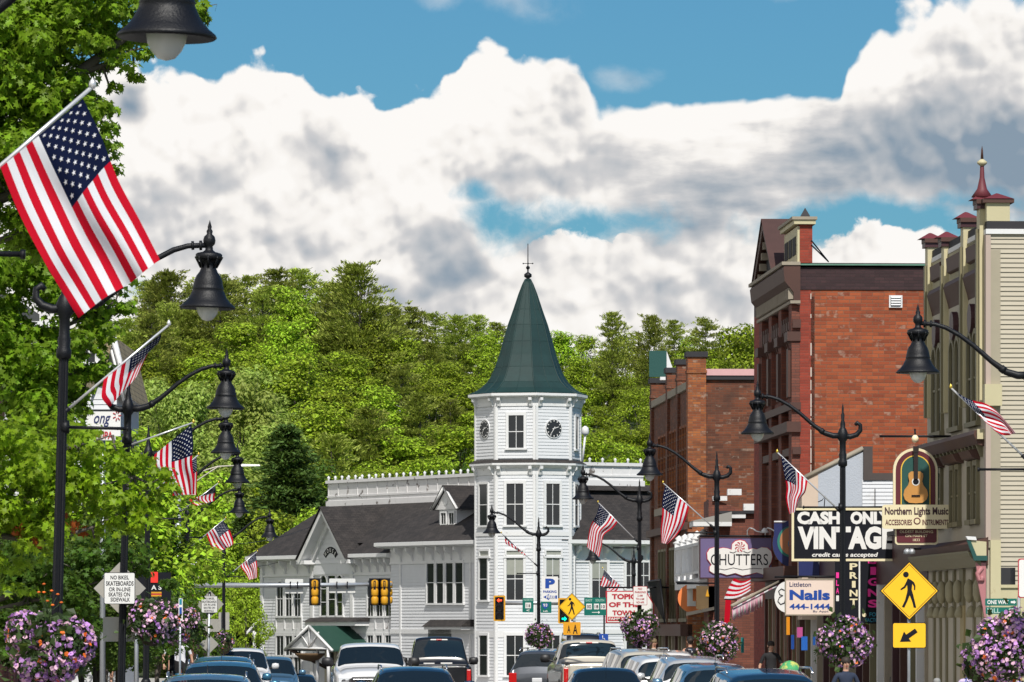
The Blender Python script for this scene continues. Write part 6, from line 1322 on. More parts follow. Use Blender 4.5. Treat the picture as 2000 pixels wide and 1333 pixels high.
b = MB(); b.tube([P.w(P.s(1180), -.06, r[3]+.12), P.w(P.s(1330), -.06, r[3]+.12)], .03, IRON, 6); b.build('bracket', t)
D = 144.8; P = PZ(D); t = sthing('no_parking_sign', 1250, 1164, D, 'small white notice with faint red lettering on the lamp pole above the lilac ball'); b = MB(); r = P.rc(1236.5,1264,1145,1182); board(b, P, r, REDL, .06, .07, .02); board(b, P, (r[0]+.012,r[1]-.012,r[2]+.012,r[3]-.012), SIGNW, .07, .075, .02); pn = b.build('panel', t); b = MB()
for i, (s_, x0, x1) in enumerate((('NO',1246,1254),('PARKING',1240,1261),('2 AM',1245,1255),('TO 6 AM',1242,1258),('NOV-APR',1243,1258))): TX(b, P, s_, x0, x1, 1148+i*6.6, 1152+i*6.6, .075, REDL)
b.build('lettering', pn)
# fire escape and grey stair beside the old brick row
t = thing('fire_escape', tuple(Wp(1282,1170,183)), 'dark sloping metal awning frame beside the topic sign', 'awning'); PFE = Plane(Vector(Wp(1263,1,187)[:2]), Vector(Wp(1292,1,178)[:2])); b = MB()
b.add([Wp(1264,1136,187), Wp(1290,1132,178), Wp(1296,1212,177), Wp(1274,1170,184)], [(0,1,2,3)], mat('mesh_metal', (.012,.014,.012), .9, var=.5, vscale=8, spec=.1)); b.build('slope', t); b = MB(); b.tube([Wp(1264,1136,187), Wp(1290,1132,178), Wp(1298,1216,177)], .03, IRON, 5); b.build('frame', t)
# ---- hanging shop signs on the right
def hang(P, px0, px1, py, t, m=IRON, r=.025): b = MB(); b.tube([P.w(P.s(px0), -.03, P.z(1,py)), P.w(P.s(px1), -.03, P.z(1,py))], r, m, 6); b.build('bracket', t)
D = 167; P = PZ(D); t = sthing('round_sign', 1348, 1170, D, 'round orange sign with a white bar letter beneath the white balcony'); b = MB(); ORG = mat('sign_orange', (.78,.22,.06), .5); b.disc(P, P.s(1352), P.z(1,1168), .47, -.1, 0, ORG); pn = b.build('panel', t); b = MB(); b.pb(P, P.s(1342), P.s(1353), 0, .02, P.z(1,1184), P.z(1,1143), SIGNW); b.pb(P, P.s(1353), P.s(1359), 0, .02, P.z(1,1184), P.z(1,1174), SIGNW); b.build('lettering', pn); hang(P, 1320, 1385, 1137, t)
D = 160; P = PZ(D); t = sthing('wooden_sign', 1378, 1170, D, 'dark wooden sign with a small yellow symbol beside the round orange one'); b = MB(); b.prism(P, [(P.s(1360),P.z(1,1189)),(P.s(1374),P.z(1,1193)),(P.s(1401),P.z(1,1195)),(P.s(1401),P.z(1,1145)),(P.s(1360),P.z(1,1144))], -.1, 0, mat('sign_wood', (.12,.075,.03), .7, var=.2, vscale=6)); pn = b.build('panel', t); b = MB(); b.prism(P, [(P.s(1378),P.z(1,1165)),(P.s(1385),P.z(1,1165)),(P.s(1381.5),P.z(1,1150))], 0, .02, SIGY); b.build('symbol', pn); hang(P, 1322, 1404, 1139, t, r=.04)
t = thing('flower_shelf', tuple(Wp(1350,1200,163)), 'slanting pale awning edge below the orange and wooden signs', 'awning'); b = MB(); b.hexa([Wp(1340,1203,165),Wp(1395,1191,156),Wp(1395,1191,160),Wp(1340,1203,168),Wp(1340,1196,165),Wp(1395,1185,156),Wp(1395,1185,160),Wp(1340,1196,168)], STONE); b.build('edge', t)
# candy shop sign
D = 143; P = PZ(D); t = sthing('candy_shop_sign', 1443, 1090, D, 'wide purple shop sign with a scalloped white plaque and a red pinwheel sweet'); b = MB(); b.pb(P, P.s(1367), P.s(1521), -.12, 0, P.z(1,1129), P.z(1,1050), PURP); frame(b, P, P.rc(1366,1522,1049,1130), .03, MAROON, -.14, .01); pn = b.build('panel', t)
def scallop(grow):
    cx, cz = 1444, 1093; out = []
    top = [(1382,1092),(1381,1080),(1386,1072),(1395,1069),(1404,1072),(1412,1070),(1420,1071),(1429,1074),(1430,1063),(1436,1057),(1445,1055),(1454,1057),(1460,1064),(1461,1074),(1470,1071),(1478,1073),(1487,1069),(1498,1070),(1506,1077),(1508,1088),(1506,1098),(1501,1106),(1504,1112),(1500,1120),(1490,1122),(1478,1118),(1466,1121),(1450,1124),(1436,1119),(1420,1123),(1408,1119),(1394,1120),(1386,1115),(1386,1107),(1390,1103)]
    for x, y in top: v = Vector((x-cx, y-cz)); v = v*(1+grow/v.length); out.append((P.s(cx+v.x), P.z(1, cz+v.y)))
    return out
b = MB(); b.prism(P, scallop(1.6), 0, .03, REDL); b.prism(P, scallop(0), .03, .045, SIGNW); TX(b, P, 'CHUTTERS', 1388, 1500, 1082, 1104, .045, BLACKP, bold=.0); b.disc(P, P.s(1445), P.z(1,1068), .155, .045, .05, SIGNW)
for k in range(8):
    w = k*math.pi/4; c, z = P.s(1445), P.z(1,1068); f_ = lambda r, a: (c+r*math.cos(a), z+r*math.sin(a)); b.prism(P, [f_(.01,w), f_(.09,w+.25), f_(.14,w+.62), f_(.145,w+.30), f_(.10,w-.02)], .05, .056, REDL)
b.tube([P.w(P.s(x), .05, P.z(1,y)) for x, y in ((1398,1110),(1415,1113),(1432,1109),(1450,1113),(1470,1110),(1488,1111))], .008, DGREY, 4); b.tube([P.w(P.s(x), .05, P.z(1,y)) for x, y in ((1425,1078),(1432,1080),(1438,1077))], .01, DGREY, 4); b.tube([P.w(P.s(x), .05, P.z(1,y)) for x, y in ((1452,1077),(1460,1080),(1466,1077))], .01, DGREY, 4); b.build('plaque', pn)
hang(P, 1366, 1545, 1047, t)
for px in (1460, 1495):
    q = sthing('gooseneck_lamp', px, 1040, D, 'white gooseneck lamp over the purple sign, %s one' % ('left' if px == 1460 else 'right'), 'sign lamp'); b = MB(); b.tube([P.w(P.s(px+x), -.05+d, P.z(1,y)) for x, y, d in ((0,1049,0),(0,1036,0),(4,1031,.1),(10,1033,.3),(16,1038,.5),(24,1040,.6),(32,1038,.4))], .018, WHITEP, 6); b.build('neck', q); b = MB(); b.lathe([(.02,.12),(.05,.10),(.12,.0),(.125,-.02)], P.w(P.s(px+32), .45, P.z(1,1040)), WHITEP, 12); b.build('shade', q)
# scrolled purple return beside it
# peacock-eye sign
D = 139; P = PZ(D); t = sthing('peacock_eye_sign', 1545, 1060, D, 'round dark blue sign with an orange and teal eye, half behind the vintage sign'); b = MB(); b.disc(P, P.s(1558), P.z(1,1062), .68, -.12, 0, NAVY); b.prism(P, [(P.s(1530),P.z(1,1093)),(P.s(1632),P.z(1,1095)),(P.s(1632),P.z(1,1128)),(P.s(1600),P.z(1,1126)),(P.s(1572),P.z(1,1112))], -.1, -.02, NAVY); b.prism(P, [(P.s(1512),P.z(1,1022)),(P.s(1545),P.z(1,1022)),(P.s(1560),P.z(1,1060)),(P.s(1512),P.z(1,1060))], -.1, -.015, NAVY); pn = b.build('panel', t)
b = MB(); b.disc(P, P.s(1544), P.z(1,1058), .36, 0, .01, mat('sea_green', (.02,.16,.13), .5), ry=.42); b.disc(P, P.s(1546), P.z(1,1057), .32, .01, .02, mat('copper_orange', (.38,.16,.07), .5), ry=.38); b.disc(P, P.s(1549), P.z(1,1062), .14, .02, .03, TEALL, ry=.18); b.disc(P, P.s(1551), P.z(1,1062), .08, .03, .035, NAVY, ry=.1); b.build('eye', pn); hang(P, 1512, 1552, 1019, t, WHITEP)
# blue and grey geometric sign remnants under the vintage sign
D = 133; P = PZ(D); t = sthing('angular_sign', 1612, 1110, D, 'dark blue sign with a pale grey pointed shape, just under the vintage sign'); b = MB(); b.pb(P, P.s(1560), P.s(1634), -.1, 0, P.z(1,1128), P.z(1,1092), NAVY); b.build('panel', t); b = MB(); b.prism(P, [(P.s(1597),P.z(1,1097)),(P.s(1632),P.z(1,1096)),(P.s(1632),P.z(1,1122)),(P.s(1610),P.z(1,1124))], 0, .02, mat('sign_grey', (.30,.32,.40), .5)); b.build('shape', t)
# vintage sign
D = 118; P = PZ(D); t = sthing('vintage_sign', 1650, 1044, D, 'large black sign with heavy white capitals, crossed by a lamp pole'); b = MB(); r = P.rc(1546,1754,992,1096); b.pb(P, r[0], r[1], -.15, 0, r[2], r[3], BLACKP); frame(b, P, r, .055, CREAMS, -.16, .03); pn = b.build('panel', t); b = MB()
TX(b, P, 'CASH', 1557, 1641, 999, 1024, .0, SIGNW, bold=.06); TX(b, P, 'ONLY', 1661, 1740, 999, 1024, .0, SIGNW, bold=.06); TX(b, P, 'VINTAGE', 1558, 1745, 1028, 1073, .0, SIGNW, bold=.055); TX(b, P, 'credit cards accepted', 1586, 1715, 1079, 1090, .0, SIGNW, shear=.2, bold=.025); b.build('lettering', pn)
b = MB(); b.tube([P.w(P.s(1560), -.08, r[3]), P.w(P.s(1760), -.08, r[3]+.02)], .03, IRON, 6); b.tube([P.w(P.s(1610), -.08, r[3]), P.w(P.s(1612), -.08, r[3]+.28), P.w(P.s(1606), -.08, r[3]+.18), P.w(P.s(1598), -.08, r[3]+.14)], .012, IRON, 5); b.build('bracket', t)
# nail salon, oval E, print and signs columns
D = 127; P = PZ(D); t = sthing('nail_salon_sign', 1582, 1165, D, 'cream sign with large blue letters and a phone number'); b = MB(); r = P.rc(1533,1630,1130,1202); b.pb(P, r[0], r[1], -.1, 0, r[2], r[3], NAIL); frame(b, P, r, .03, STONE, -.11, .012); pn = b.build('panel', t); b = MB()
TX(b, P, 'Littleton', 1542, 1584, 1137, 1146, 0, NAVY, bold=.01); TX(b, P, 'Nails', 1542, 1621, 1152, 1172, 0, BLUES, bold=.04); TX(b, P, '444-1444', 1542, 1621, 1179, 1190, 0, BLUES, bold=.03); TX(b, P, 'By Appt', 1588, 1618, 1192, 1197, 0, NAVY, bold=0.); b.build('lettering', pn); hang(P, 1530, 1660, 1126, t)
D = 131; P = PZ(D); t = sthing('oval_sign', 1530, 1165, D, 'pale oval sign with a scrolled letter, tucked behind the nail salon sign'); b = MB(); b.disc(P, P.s(1537), P.z(1,1166), .32, -.06, 0, SIGNW, ry=.40); pn = b.build('panel', t); b = MB(); c, z = P.s(1526), P.z(1,1165)
b.tube([P.w(c+x, .01, z+y) for x, y in ((.08,.16),(.0,.20),(-.07,.14),(-.04,.05),(.04,.03),(-.05,-.02),(-.09,-.12),(-.02,-.2),(.08,-.16),(.1,-.06))], .012, IRON, 5); b.build('scroll_letter', pn); hang(P, 1513, 1560, 1127, t)
D = 121; P = PZ(D); t = sthing('column_sign', 1665, 1144, D, 'narrow black column sign spelling a word downward in cream letters'); b = MB(); b.pb(P, P.s(1631), P.s(1678), -.12, 0, P.z(1,1215), P.z(1,1096), BLACKP); b.pb(P, P.s(1677), P.s(1680), -.13, .02, P.z(1,1215), P.z(1,1096), SIGNW); pn = b.build('panel', t); b = MB()
for i, ch in enumerate('PRINT'): TX(b, P, ch, 1659.5 if ch != 'I' else 1664, 1675 if ch != 'I' else 1671, 1100+i*17.3, 1113+i*17.3, 0, CREAMS, bold=.03)
b.build('lettering', pn); b = MB()
for i, ch in enumerate('ILAI'): TX(b, P, ch, 1633, 1638.5, 1118+i*15, 1129+i*15, 0, PINKL if i < 3 else SIGNW, bold=.02)
b.build('lettering', pn)
t = sthing('column_sign', 1706, 1155, D, 'black column sign spelling a word downward in pink letters above blue ones'); b = MB(); b.pb(P, P.s(1681), P.s(1729), -.12, 0, P.z(1,1218), P.z(1,1096), BLACKP); b.pb(P, P.s(1729), P.s(1732), -.13, .02, P.z(1,1218), P.z(1,1096), DGREY); pn = b.build('panel', t); b = MB()
for i, ch in enumerate('SIGNS'): TX(b, P, ch, 1695 if ch != 'I' else 1700, 1716.5 if ch != 'I' else 1711, 1086+i*21.3, 1101.5+i*21.3, 0, PINKL, bold=.04)
TX(b, P, 'FOTO', 1698, 1726, 1196, 1204, 0, TEALL, bold=.02); TX(b, P, 'FACTORY', 1690, 1726, 1207, 1215, 0, TEALL, bold=.02); b.disc(P, P.s(1688), P.z(1,1201), .05, 0, .01, CREAMS, 12); b.build('lettering', pn)
# guitar sign
D = 108.3; P = PZ(D); MRN = mat('sign_maroon', (.10,.012,.02), .5)
t = sthing('music_shop_sign', 1788, 960, D, 'arched maroon and cream sign with a wooden guitar on dark green'); 
def arch(cx, w, yt, yb, m_, d0, d1, b):
    k = D/10000; W = w*k; c = P.s(cx); zc = P.z(1, yt)-W; b.prism(P, [(c-W, P.z(1,yb)), (c+W, P.z(1,yb))]+[(c+W*math.cos(math.pi*i/16), zc+W*math.sin(math.pi*i/16)) for i in range(17)], d0, d1, m_)
b = MB(); arch(1790, 44, 876, 990, DGREEN, -.2, -.12, b); arch(1788, 43.5, 875, 990, CREAMS, -.12, 0, b); arch(1788, 38.5, 880, 990, MRN, 0, .02, b); arch(1788, 29, 889, 990, mat('gold_line', (.75,.48,.05), .5), .02, .03, b); arch(1788, 27, 891, 990, DGREEN, .03, .036, b); pn = b.build('panel', t)
b = MB(); k = D/10000; c = P.s(1788); zf_ = lambda y: P.z(1, y); half = [(0,983),(13,982),(21,976),(24,967),(22,957),(15,948),(12.5,940),(14.5,931),(14,925),(9,921),(0,921)]
pts = [(c+x*k, zf_(y)) for x, y in half]+[(c-x*k, zf_(y)) for x, y in half[-2:0:-1]]; b.prism(P, pts, .036, .09, OCH); b.disc(P, c, zf_(941), .085, .09, .095, SIGNW, 16); b.disc(P, c, zf_(941), .062, .095, .10, BLACKP, 16); b.pb(P, c-.045, c+.045, .09, .12, zf_(936), zf_(878), mat('ebony', (.02,.012,.01), .4)); b.pb(P, c-.06, c+.06, .10, .13, zf_(884), zf_(872), MATS['ebony']); b.pb(P, c-.09, c+.09, .09, .11, zf_(970), zf_(967), BLACKP); b.build('guitar', pn)
b = MB(); board(b, P, P.rc(1722,1856,986,1033), CREAMS, .1, .16, .06); pl = b.build('name_plank', t); b = MB(); TX(b, P, 'Northern Lights Music', 1727, 1851, 991, 1010, .16, mat('umber', (.06,.025,.03), .5), bold=.03); TX(b, P, 'ACCESSORIES', 1728, 1780, 1015, 1026, .16, MRN, bold=.02); TX(b, P, 'INSTRUMENTS', 1800, 1851, 1015, 1026, .16, MRN, bold=.02); b.disc(P, P.s(1790), P.z(1,1018), .075, .16, .165, MRN, 16); b.disc(P, P.s(1790), P.z(1,1018), .05, .165, .17, CREAMS, 16); b.build('lettering', pl)
b = MB(); board(b, P, P.rc(1748,1832,1028,1064), CREAMS, -.05, .02, .07); board(b, P, P.rc(1751,1829,1026,1060), MRN, .02, .035, .05); pq = b.build('lower_plaque', t); b = MB(); TX(b, P, 'OLDEST BUILDING', 1757, 1822, 1036, 1041, .035, CREAMS, bold=0.); TX(b, P, 'ON MAIN ST', 1768, 1811, 1044, 1049, .035, CREAMS, bold=0.); TX(b, P, '1833', 1783, 1796, 1052, 1057, .035, CREAMS, bold=0.); b.build('lettering', pq)
hang(P, 1718, 1876, 852, t)
q = sthing('sign_lamp', 1787, 855, D, 'small round lamp on the rod above the guitar sign', 'sign lamp'); b = MB(); b.lathe([(0,-.10),(.06,-.07),(.08,0),(.05,.05),(.02,.07)], P.w(P.s(1787), .05, P.z(1,856)), mat('warm_bulb', (.9,.75,.5), .3), 12); b.build('globe', q); b = MB(); b.tube([P.w(P.s(1787), .05, P.z(1,850)), P.w(P.s(1787), -.02, P.z(1,838))], .02, IRON, 6); b.build('stem', q)
q = sthing('security_lamp', 1778, 1080, D, 'twin-headed grey floodlight under the guitar sign', 'floodlight'); b = MB()
for dx_ in (-5, 4): b.lathe([(.03,.06),(.07,.02),(.08,-.05),(0,-.06)], P.w(P.s(1776+dx_), .1, P.z(1,1077)), STEEL, 10)
b.build('head', q); b = MB(); b.tube([P.w(P.s(1770), .02, P.z(1,1072)), P.w(P.s(1800), -.2, P.z(1,1072))], .02, IRON, 5); b.build('arm', q)
# street names and sign at the right edge
D = 99; P = PZ(D); t = sthing('one_way_sign', 1953, 1176, D, 'green one-way blade above the street name, right edge'); b = MB(); board(b, P, P.rc(1924,1986,1169,1183), GREENS, 0, .02, .01); TX(b, P, 'ONE WAY', 1928, 1970, 1172, 1180, .02, SIGNW, bold=.03); a0, a1, z0, z1 = P.rc(1974,1984,1172,1180); zm = (z0+z1)/2; b.prism(P, [(a0,zm-.02),(a1-.04,zm-.02),(a1-.04,z0),(a1,zm),(a1-.04,z1),(a1-.04,zm+.02),(a0,zm+.02)], .02, .026, SIGNW); b.build('panel', t)
t = sthing('street_name_sign', 1953, 1192, D, 'green street-name blade directly under the one-way blade'); b = MB(); board(b, P, P.rc(1925,1988,1186,1199), GREENS, 0, .02, .01); TX(b, P, 'MILL', 1928, 1953, 1188, 1197, .02, mat('pale_mint', (.45,.62,.55), .5), bold=.01); TX(b, P, 'ST', 1970, 1982, 1188, 1197, .02, MATS['pale_mint'], bold=.01); b.build('panel', t); b = MB(); b.tube([Wp(1990,1333,D+.1)-Vector((0,0,1.5)), Wp(1990,1165,D+.1)], .03, STEEL, 6); b.build('post', t)
D = 72; P = PZ(D); t = sthing('lamp_notice', 2004, 1129, D, 'white notice with a red border cut by the right edge of the view'); b = MB(); r = P.rc(1988,2025,1091,1168); board(b, P, r, REDL, 0, .01, .03); board(b, P, (r[0]+.015,r[1]-.015,r[2]+.015,r[3]-.015), SIGNW, .01, .015, .03); b.build('panel', t)
t = sthing('awning', 1470, 1160, 141, 'pink and white striped awning with a fringed edge under the candy shop sign', 'awning'); PKS = mat('pink_stripe', (.42,.20,.24), .8); b = MB(); A0, A1 = Wp(1533,1131,146), Wp(1440,1172,138); B0, B1 = Wp(1533,1131,139.5), Wp(1430,1183,132)
n = 12; vs = []
for i in range(n+1): f_ = i/n; vs += [Vector(A0).lerp(Vector(A1), f_), Vector(B0).lerp(Vector(B1), f_)-Vector((0,0,.1))]
for i in range(n): b.add([vs[2*i], vs[2*i+2], vs[2*i+3], vs[2*i+1]], [(0,1,2,3)], PKS if i % 2 else SIGNW)
b.build('canopy', t); b = MB(); rs = random.Random(3)
for i in range(90): f_ = .45+.55*i/90; p = Vector(B0).lerp(Vector(B1), f_)-Vector((0,0,.1)); b.tube([p, p-Vector((rs.uniform(-.02,.02),0,.22+.12*rs.random()))], .014, mat('pink_fringe', (.62,.28,.38), .8) if i % 3 else SIGNW, 3)
b.build('fringe', t); b = MB(); b.tube([B0, B1], .05, STONE, 5); b.build('rod', t)
t = sthing('bunting', 1445, 1150, 136, 'red and white striped fan bunting hung under the purple sign', 'bunting'); D = 136; b = MB()
for i in range(8):
    f0, f1 = i/8, (i+1)/8; L0 = lambda f_: (1434-20*f_**.8, 1129+40*f_); R0 = lambda f_: (1466, 1129+24*f_)
    rows_ = []
    for f_ in (f0, f1): rows_.append([Wp(L0(f_)[0]+(R0(f_)[0]-L0(f_)[0])*q/6, L0(f_)[1]+(R0(f_)[1]-L0(f_)[1])*q/6+6*math.sin(math.pi*q/6), D+.08*math.sin(q*2.2)) for q in range(7)])
    b.add(rows_[0]+rows_[1], [(q, q+1, 8+q, 7+q) for q in range(6)], FR if i % 2 == 0 else FW, True)
b.build('cloth', t)
t = sthing('red_banner', 1420, 1195, 140, 'narrow red hanging banner left of the fringed awning', 'banner'); b = MB(); P = PZ(140); b.prism(P, [(P.s(1414),P.z(1,1222)),(P.s(1424),P.z(1,1226)),(P.s(1428),P.z(1,1172)),(P.s(1417),P.z(1,1170))], 0, .02, FR); b.build('cloth', t); b = MB(); b.tube([P.w(P.s(1415), .01, P.z(1,1170)), P.w(P.s(1440), .01, P.z(1,1172))], .02, IRON, 5); b.build('rod', t)
rs = random.Random(12)     # goods and banners in the shop windows
for i, (px, y0, y1, w, col, lab) in enumerate([(1539,1205,1240,7,(.75,.35,.02),'orange cloth'),(1562,1225,1245,11,(.50,.10,.30),'pink cloth'),(1571,1243,1270,12,(.02,.14,.5),'blue cloth'),(1548,1240,1268,6,(.02,.10,.4),'narrow blue cloth'),(1450,1245,1275,6,(.03,.28,.28),'teal cloth'),(1590,1240,1260,5,(.03,.16,.5),'small blue cloth')]):
    D = 131 if px > 1500 else 141; P = PZ(D); t = sthing('display_cloth', px, y0, D, lab+' hanging in the shop display right of the purple sign', 'cloth'); b = MB(); n = 5; a0, a1 = P.s(px-w/2), P.s(px+w/2)
    vs = [P.w(a0+(a1-a0)*k/n, .03*(k % 2), P.z(1,y)) for y in (y0, y1) for k in range(n+1)]; b.add(vs, [(k, k+1, n+2+k, n+1+k) for k in range(n)], mat('cloth_%d' % i, col, .8)); b.build('cloth', t)
# overhead wires at the left
b = MB(); 
for (x0,y0,D0),(x1,y1,D1) in (((372,1063,228),(640,1015,300)),((372,1083,228),(560,1093,300)),((345,1106,226),(445,1125,300))):
    A, B_ = Wp(x0,y0,D0), Wp(x1,y1,D1); b = MB(); b.tube([A.lerp(B_, i/8)-Vector((0,0,.5*math.sin(math.pi*i/8))) for i in range(9)], .015, IRON, 4); o = b.build('overhead_wire', root=A); tag(o, {1015:'upper thin wire rising from the signal post behind the flags', 1093:'middle thin wire from the signal post to the hall roof', 1125:'lowest thin wire above the mast arm'}[y1], 'wire')
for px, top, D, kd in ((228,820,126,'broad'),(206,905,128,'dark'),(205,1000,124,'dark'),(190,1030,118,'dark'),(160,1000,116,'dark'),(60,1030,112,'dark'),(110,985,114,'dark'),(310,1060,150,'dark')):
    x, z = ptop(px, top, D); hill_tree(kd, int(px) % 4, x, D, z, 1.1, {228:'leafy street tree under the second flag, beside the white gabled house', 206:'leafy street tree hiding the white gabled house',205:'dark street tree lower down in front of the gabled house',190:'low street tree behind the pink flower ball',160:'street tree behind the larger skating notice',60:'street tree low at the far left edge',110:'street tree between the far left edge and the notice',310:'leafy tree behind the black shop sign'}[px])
# ------------------------------------------------------------ vehicles
TYRE = mat('tyre', (.015,.015,.016), .8); RIM = mat('rim', (.45,.46,.48), .3, .8); CHROME = mat('chrome', (.75,.75,.76), .12, .95); CGL = mat('car_glass', (.008,.014,.020), .03, spec=.6); BLKPL = mat('black_plastic', (.018,.018,.02), .5)
TAIL = mat('tail_light', (.50,.010,.010), .2, spec=.6); HEAD = mat('head_light', (.75,.77,.80), .1, spec=.7); PLATE = mat('number_plate', (.65,.66,.68), .5)
def paint(name, col, metal=.0, rough=.28): return mat(name, col, rough, metal, coat=.9)
PAINTS = {'blue': paint('blue_paint', (.05,.17,.28), .5), 'dblue': paint('dark_blue_paint', (.012,.04,.08), .4), 'white': paint('white_car_paint', (.66,.66,.66)), 'silver': paint('silver_paint', (.55,.56,.57), .35), 'black': paint('black_paint', (.008,.008,.010)), 'tan': paint('champagne_paint', (.55,.51,.43), .2), 'grey': paint('grey_paint', (.12,.13,.15), .6), 'steel': paint('steel_blue_paint', (.10,.20,.30), .5)}
#            L    W    H    belt  hood  cowl roofF roofR rearglass tail  (fractions from the front), bed
KIND = {'suv':   dict(L=4.6, W=1.86, H=1.70, belt=1.05, hood=1.02, xs=(.0,.06,.25,.40,.72,.93,.985,1.), rw=.70, deck=None),
        'sedan': dict(L=4.6, W=1.80, H=1.46, belt=.95, hood=.92, xs=(.0,.06,.28,.44,.66,.82,.97,1.), rw=.66, deck=1.02),
        'wagon': dict(L=4.7, W=1.84, H=1.62, belt=1.0, hood=.97, xs=(.0,.06,.26,.42,.76,.93,.985,1.), rw=.70, deck=None),
        'pickup':dict(L=5.9, W=2.02, H=1.95, belt=1.25, hood=1.22, xs=(.0,.05,.24,.34,.56,.62,.985,1.), rw=.74, deck=1.22)}
def resample(A, k):
    n = len(A); out = []
    for i in range(n-1):
        p0, p1, p2, p3 = A[max(i-1,0)], A[i], A[i+1], A[min(i+2,n-1)]
        for j in range(k):
            t = j/k; c = .5*((2*p1)+(-p0+p2)*t+(2*p0-5*p1+4*p2-p3)*t*t+(-p0+3*p1-3*p2+p3)*t**3); l = p1+(p2-p1)*t; out.append(c*.45+l*.55)
    out.append(A[-1]); return np.array(out)
def car(label, px, D, kind, col, heading, roofpx=None, group=None, rack=False, sticker=None, yaw=None, H=None, cat=None, extra=None):
    """heading +1: nose away from us, -1: nose towards us"""
    k = dict(KIND[kind]); 
    if H: k['H'] = H
    L, W, Hh, zb, zh = k['L'], k['W']/2, k['H'], k['belt'], k['hood']; xs = [L*(f-.5) for f in k['xs']]; rw = W*k['rw']; pt = PAINTS[col]
    name = {'suv': 'parked_car', 'sedan': 'parked_car', 'wagon': 'parked_car', 'pickup': 'pickup_truck'}[kind]
    x = (px-1000)/10000*D; g = gz(D)
    t = thing(name, (0,0,0), label, cat or {'suv': 'car', 'sedan': 'car', 'wagon': 'car', 'pickup': 'pickup truck'}[kind], group); t['_o'] = (0,0,0)
    def sec(y, w, zlo, zmid, zbl, wr, zr, flat=False):   # half profile from the sill to the centre line
        return np.array([(0,y,zlo),(w*.90,y,zlo),(w*.985,y,zlo+.12),(w,y,zmid),(w*.985,y,zbl-.08),(w*.955,y,zbl),(wr+(w*.955-wr)*.45,y,zbl+(zr-zbl)*.5),(wr,y,zr-.05),(wr*.82,y,zr+.005),(wr*.45,y,zr+.03),(0,y,zr+.04)])
    S = []
    hood = lambda y, w, z: sec(y, w, .32, .65, z-.06, w*.80, z)
    S += [sec(xs[0], W*.82, .40, .6, zh-.30, W*.66, zh-.26), hood(xs[0]+.10, W*.93, zh-.12), hood(xs[1]+.15, W*.98, zh-.04), hood((xs[1]+xs[2])/2, W, zh)]
    S += [sec(xs[2]-.02, W, .28, .65, zb-.03, W*.84, zb+.02)]                      # cowl
    S += [sec(xs[3], W, .26, .65, zb, rw+.02, Hh-.06), sec((xs[3]+xs[4])/2, W, .26, .65, zb+.01, rw+.03, Hh), sec(xs[4], W, .28, .66, zb+.02, rw, Hh-.03)]
    if k['deck'] is None: S += [sec(xs[5]-.02, W*.985, .32, .68, zb+.03, rw*.93, Hh-.10), sec(xs[6], W*.95, .36, .7, zb+.0, W*.80, zb+.05), sec(xs[7], W*.90, .42, .7, zb-.18, W*.8, zb-.12)]
    elif kind == 'sedan': S += [sec(xs[5], W*.985, .32, .68, zb+.02, W*.82, k['deck']-.02), sec(xs[6], W*.93, .36, .7, zb-.02, W*.8, k['deck']-.02), sec(xs[7], W*.88, .42, .68, zb-.16, W*.76, k['deck']-.18)]
    else: S += [sec(xs[5], W, .32, .68, zb-.02, W*.90, zb-.01), sec(xs[6], W, .40, .7, zb-.02, W*.90, zb-.01), sec(xs[7], W*.985, .45, .7, zb-.10, W*.88, zb-.08)]
    A = np.array(S); A = resample(A, 4); A = np.swapaxes(resample(np.swapaxes(A, 0, 1), 3), 0, 1)
    ns, np_ = A.shape[:2]; M = A[:, ::-1].copy(); M[:, :, 0] *= -1; F = np.concatenate([A, M[:, 1:]], 1); nc = F.shape[1]
    F = F*np.array([1, -heading*-1 if False else 1, 1])
    hv = lambda p: (p[0]*(1 if heading > 0 else -1), -p[1]*heading*-1*-1 if False else (-p[1] if heading > 0 else p[1]), p[2])
    # local frame: nose at -y in design; flip so the nose points the way it drives
    def tr(p): return (p[0], -p[1], p[2]) if heading > 0 else (-p[0], p[1], p[2])
    b = MB(); flip = heading > 0
    vs = [tr(p) for row in F for p in row]; fs = []
    for i in range(ns-1):
        for j in range(nc-1):
            q = (i*nc+j, i*nc+j+1, (i+1)*nc+j+1, (i+1)*nc+j); fs.append(q if flip else q[::-1]) 
    fs += [tuple(range(nc))[::-1], tuple((ns-1)*nc+j for j in range(nc))]
    b.add(vs, fs, pt, True); body = b.build('body', t, uv=False)
    def surf(i, j): return Vector(F[i][j])
    def patch(name, i0, i1, j0, j1, m, inset=.0, off=.006, par=None, shrink=(0,0,0,0)):
        bb_ = MB(); ni, nj = i1-i0, j1-j0; vs = []
        for i in range(ni+1):
            for j in range(nj+1):
                ii = i0+shrink[0]+(ni-shrink[0]-shrink[1])*i/ni; jj = j0+shrink[2]+(nj-shrink[2]-shrink[3])*j/nj
                ia, ja = min(int(ii), ns-2), min(int(jj), nc-2); fi, fj = ii-ia, jj-ja
                p = surf(ia,ja)*(1-fi)*(1-fj)+surf(ia+1,ja)*fi*(1-fj)+surf(ia,ja+1)*(1-fi)*fj+surf(ia+1,ja+1)*fi*fj
                n_ = (surf(ia,ja+1)-surf(ia,ja)).cross(surf(ia+1,ja)-surf(ia,ja)); n_ = n_.normalized() if n_.length > 1e-9 else Vector((0,0,1))
                c = Vector((0, p.y, .8)); 
                if n_.dot(p-c) < 0: n_ = -n_
                vs.append(tr(p+n_*off))
        bb_.add(vs, [(i*(nj+1)+j, i*(nj+1)+j+1, (i+1)*(nj+1)+j+1, (i+1)*(nj+1)+j) for i in range(ni) for j in range(nj)], m, True); return bb_.build(name, par or t, uv=False)
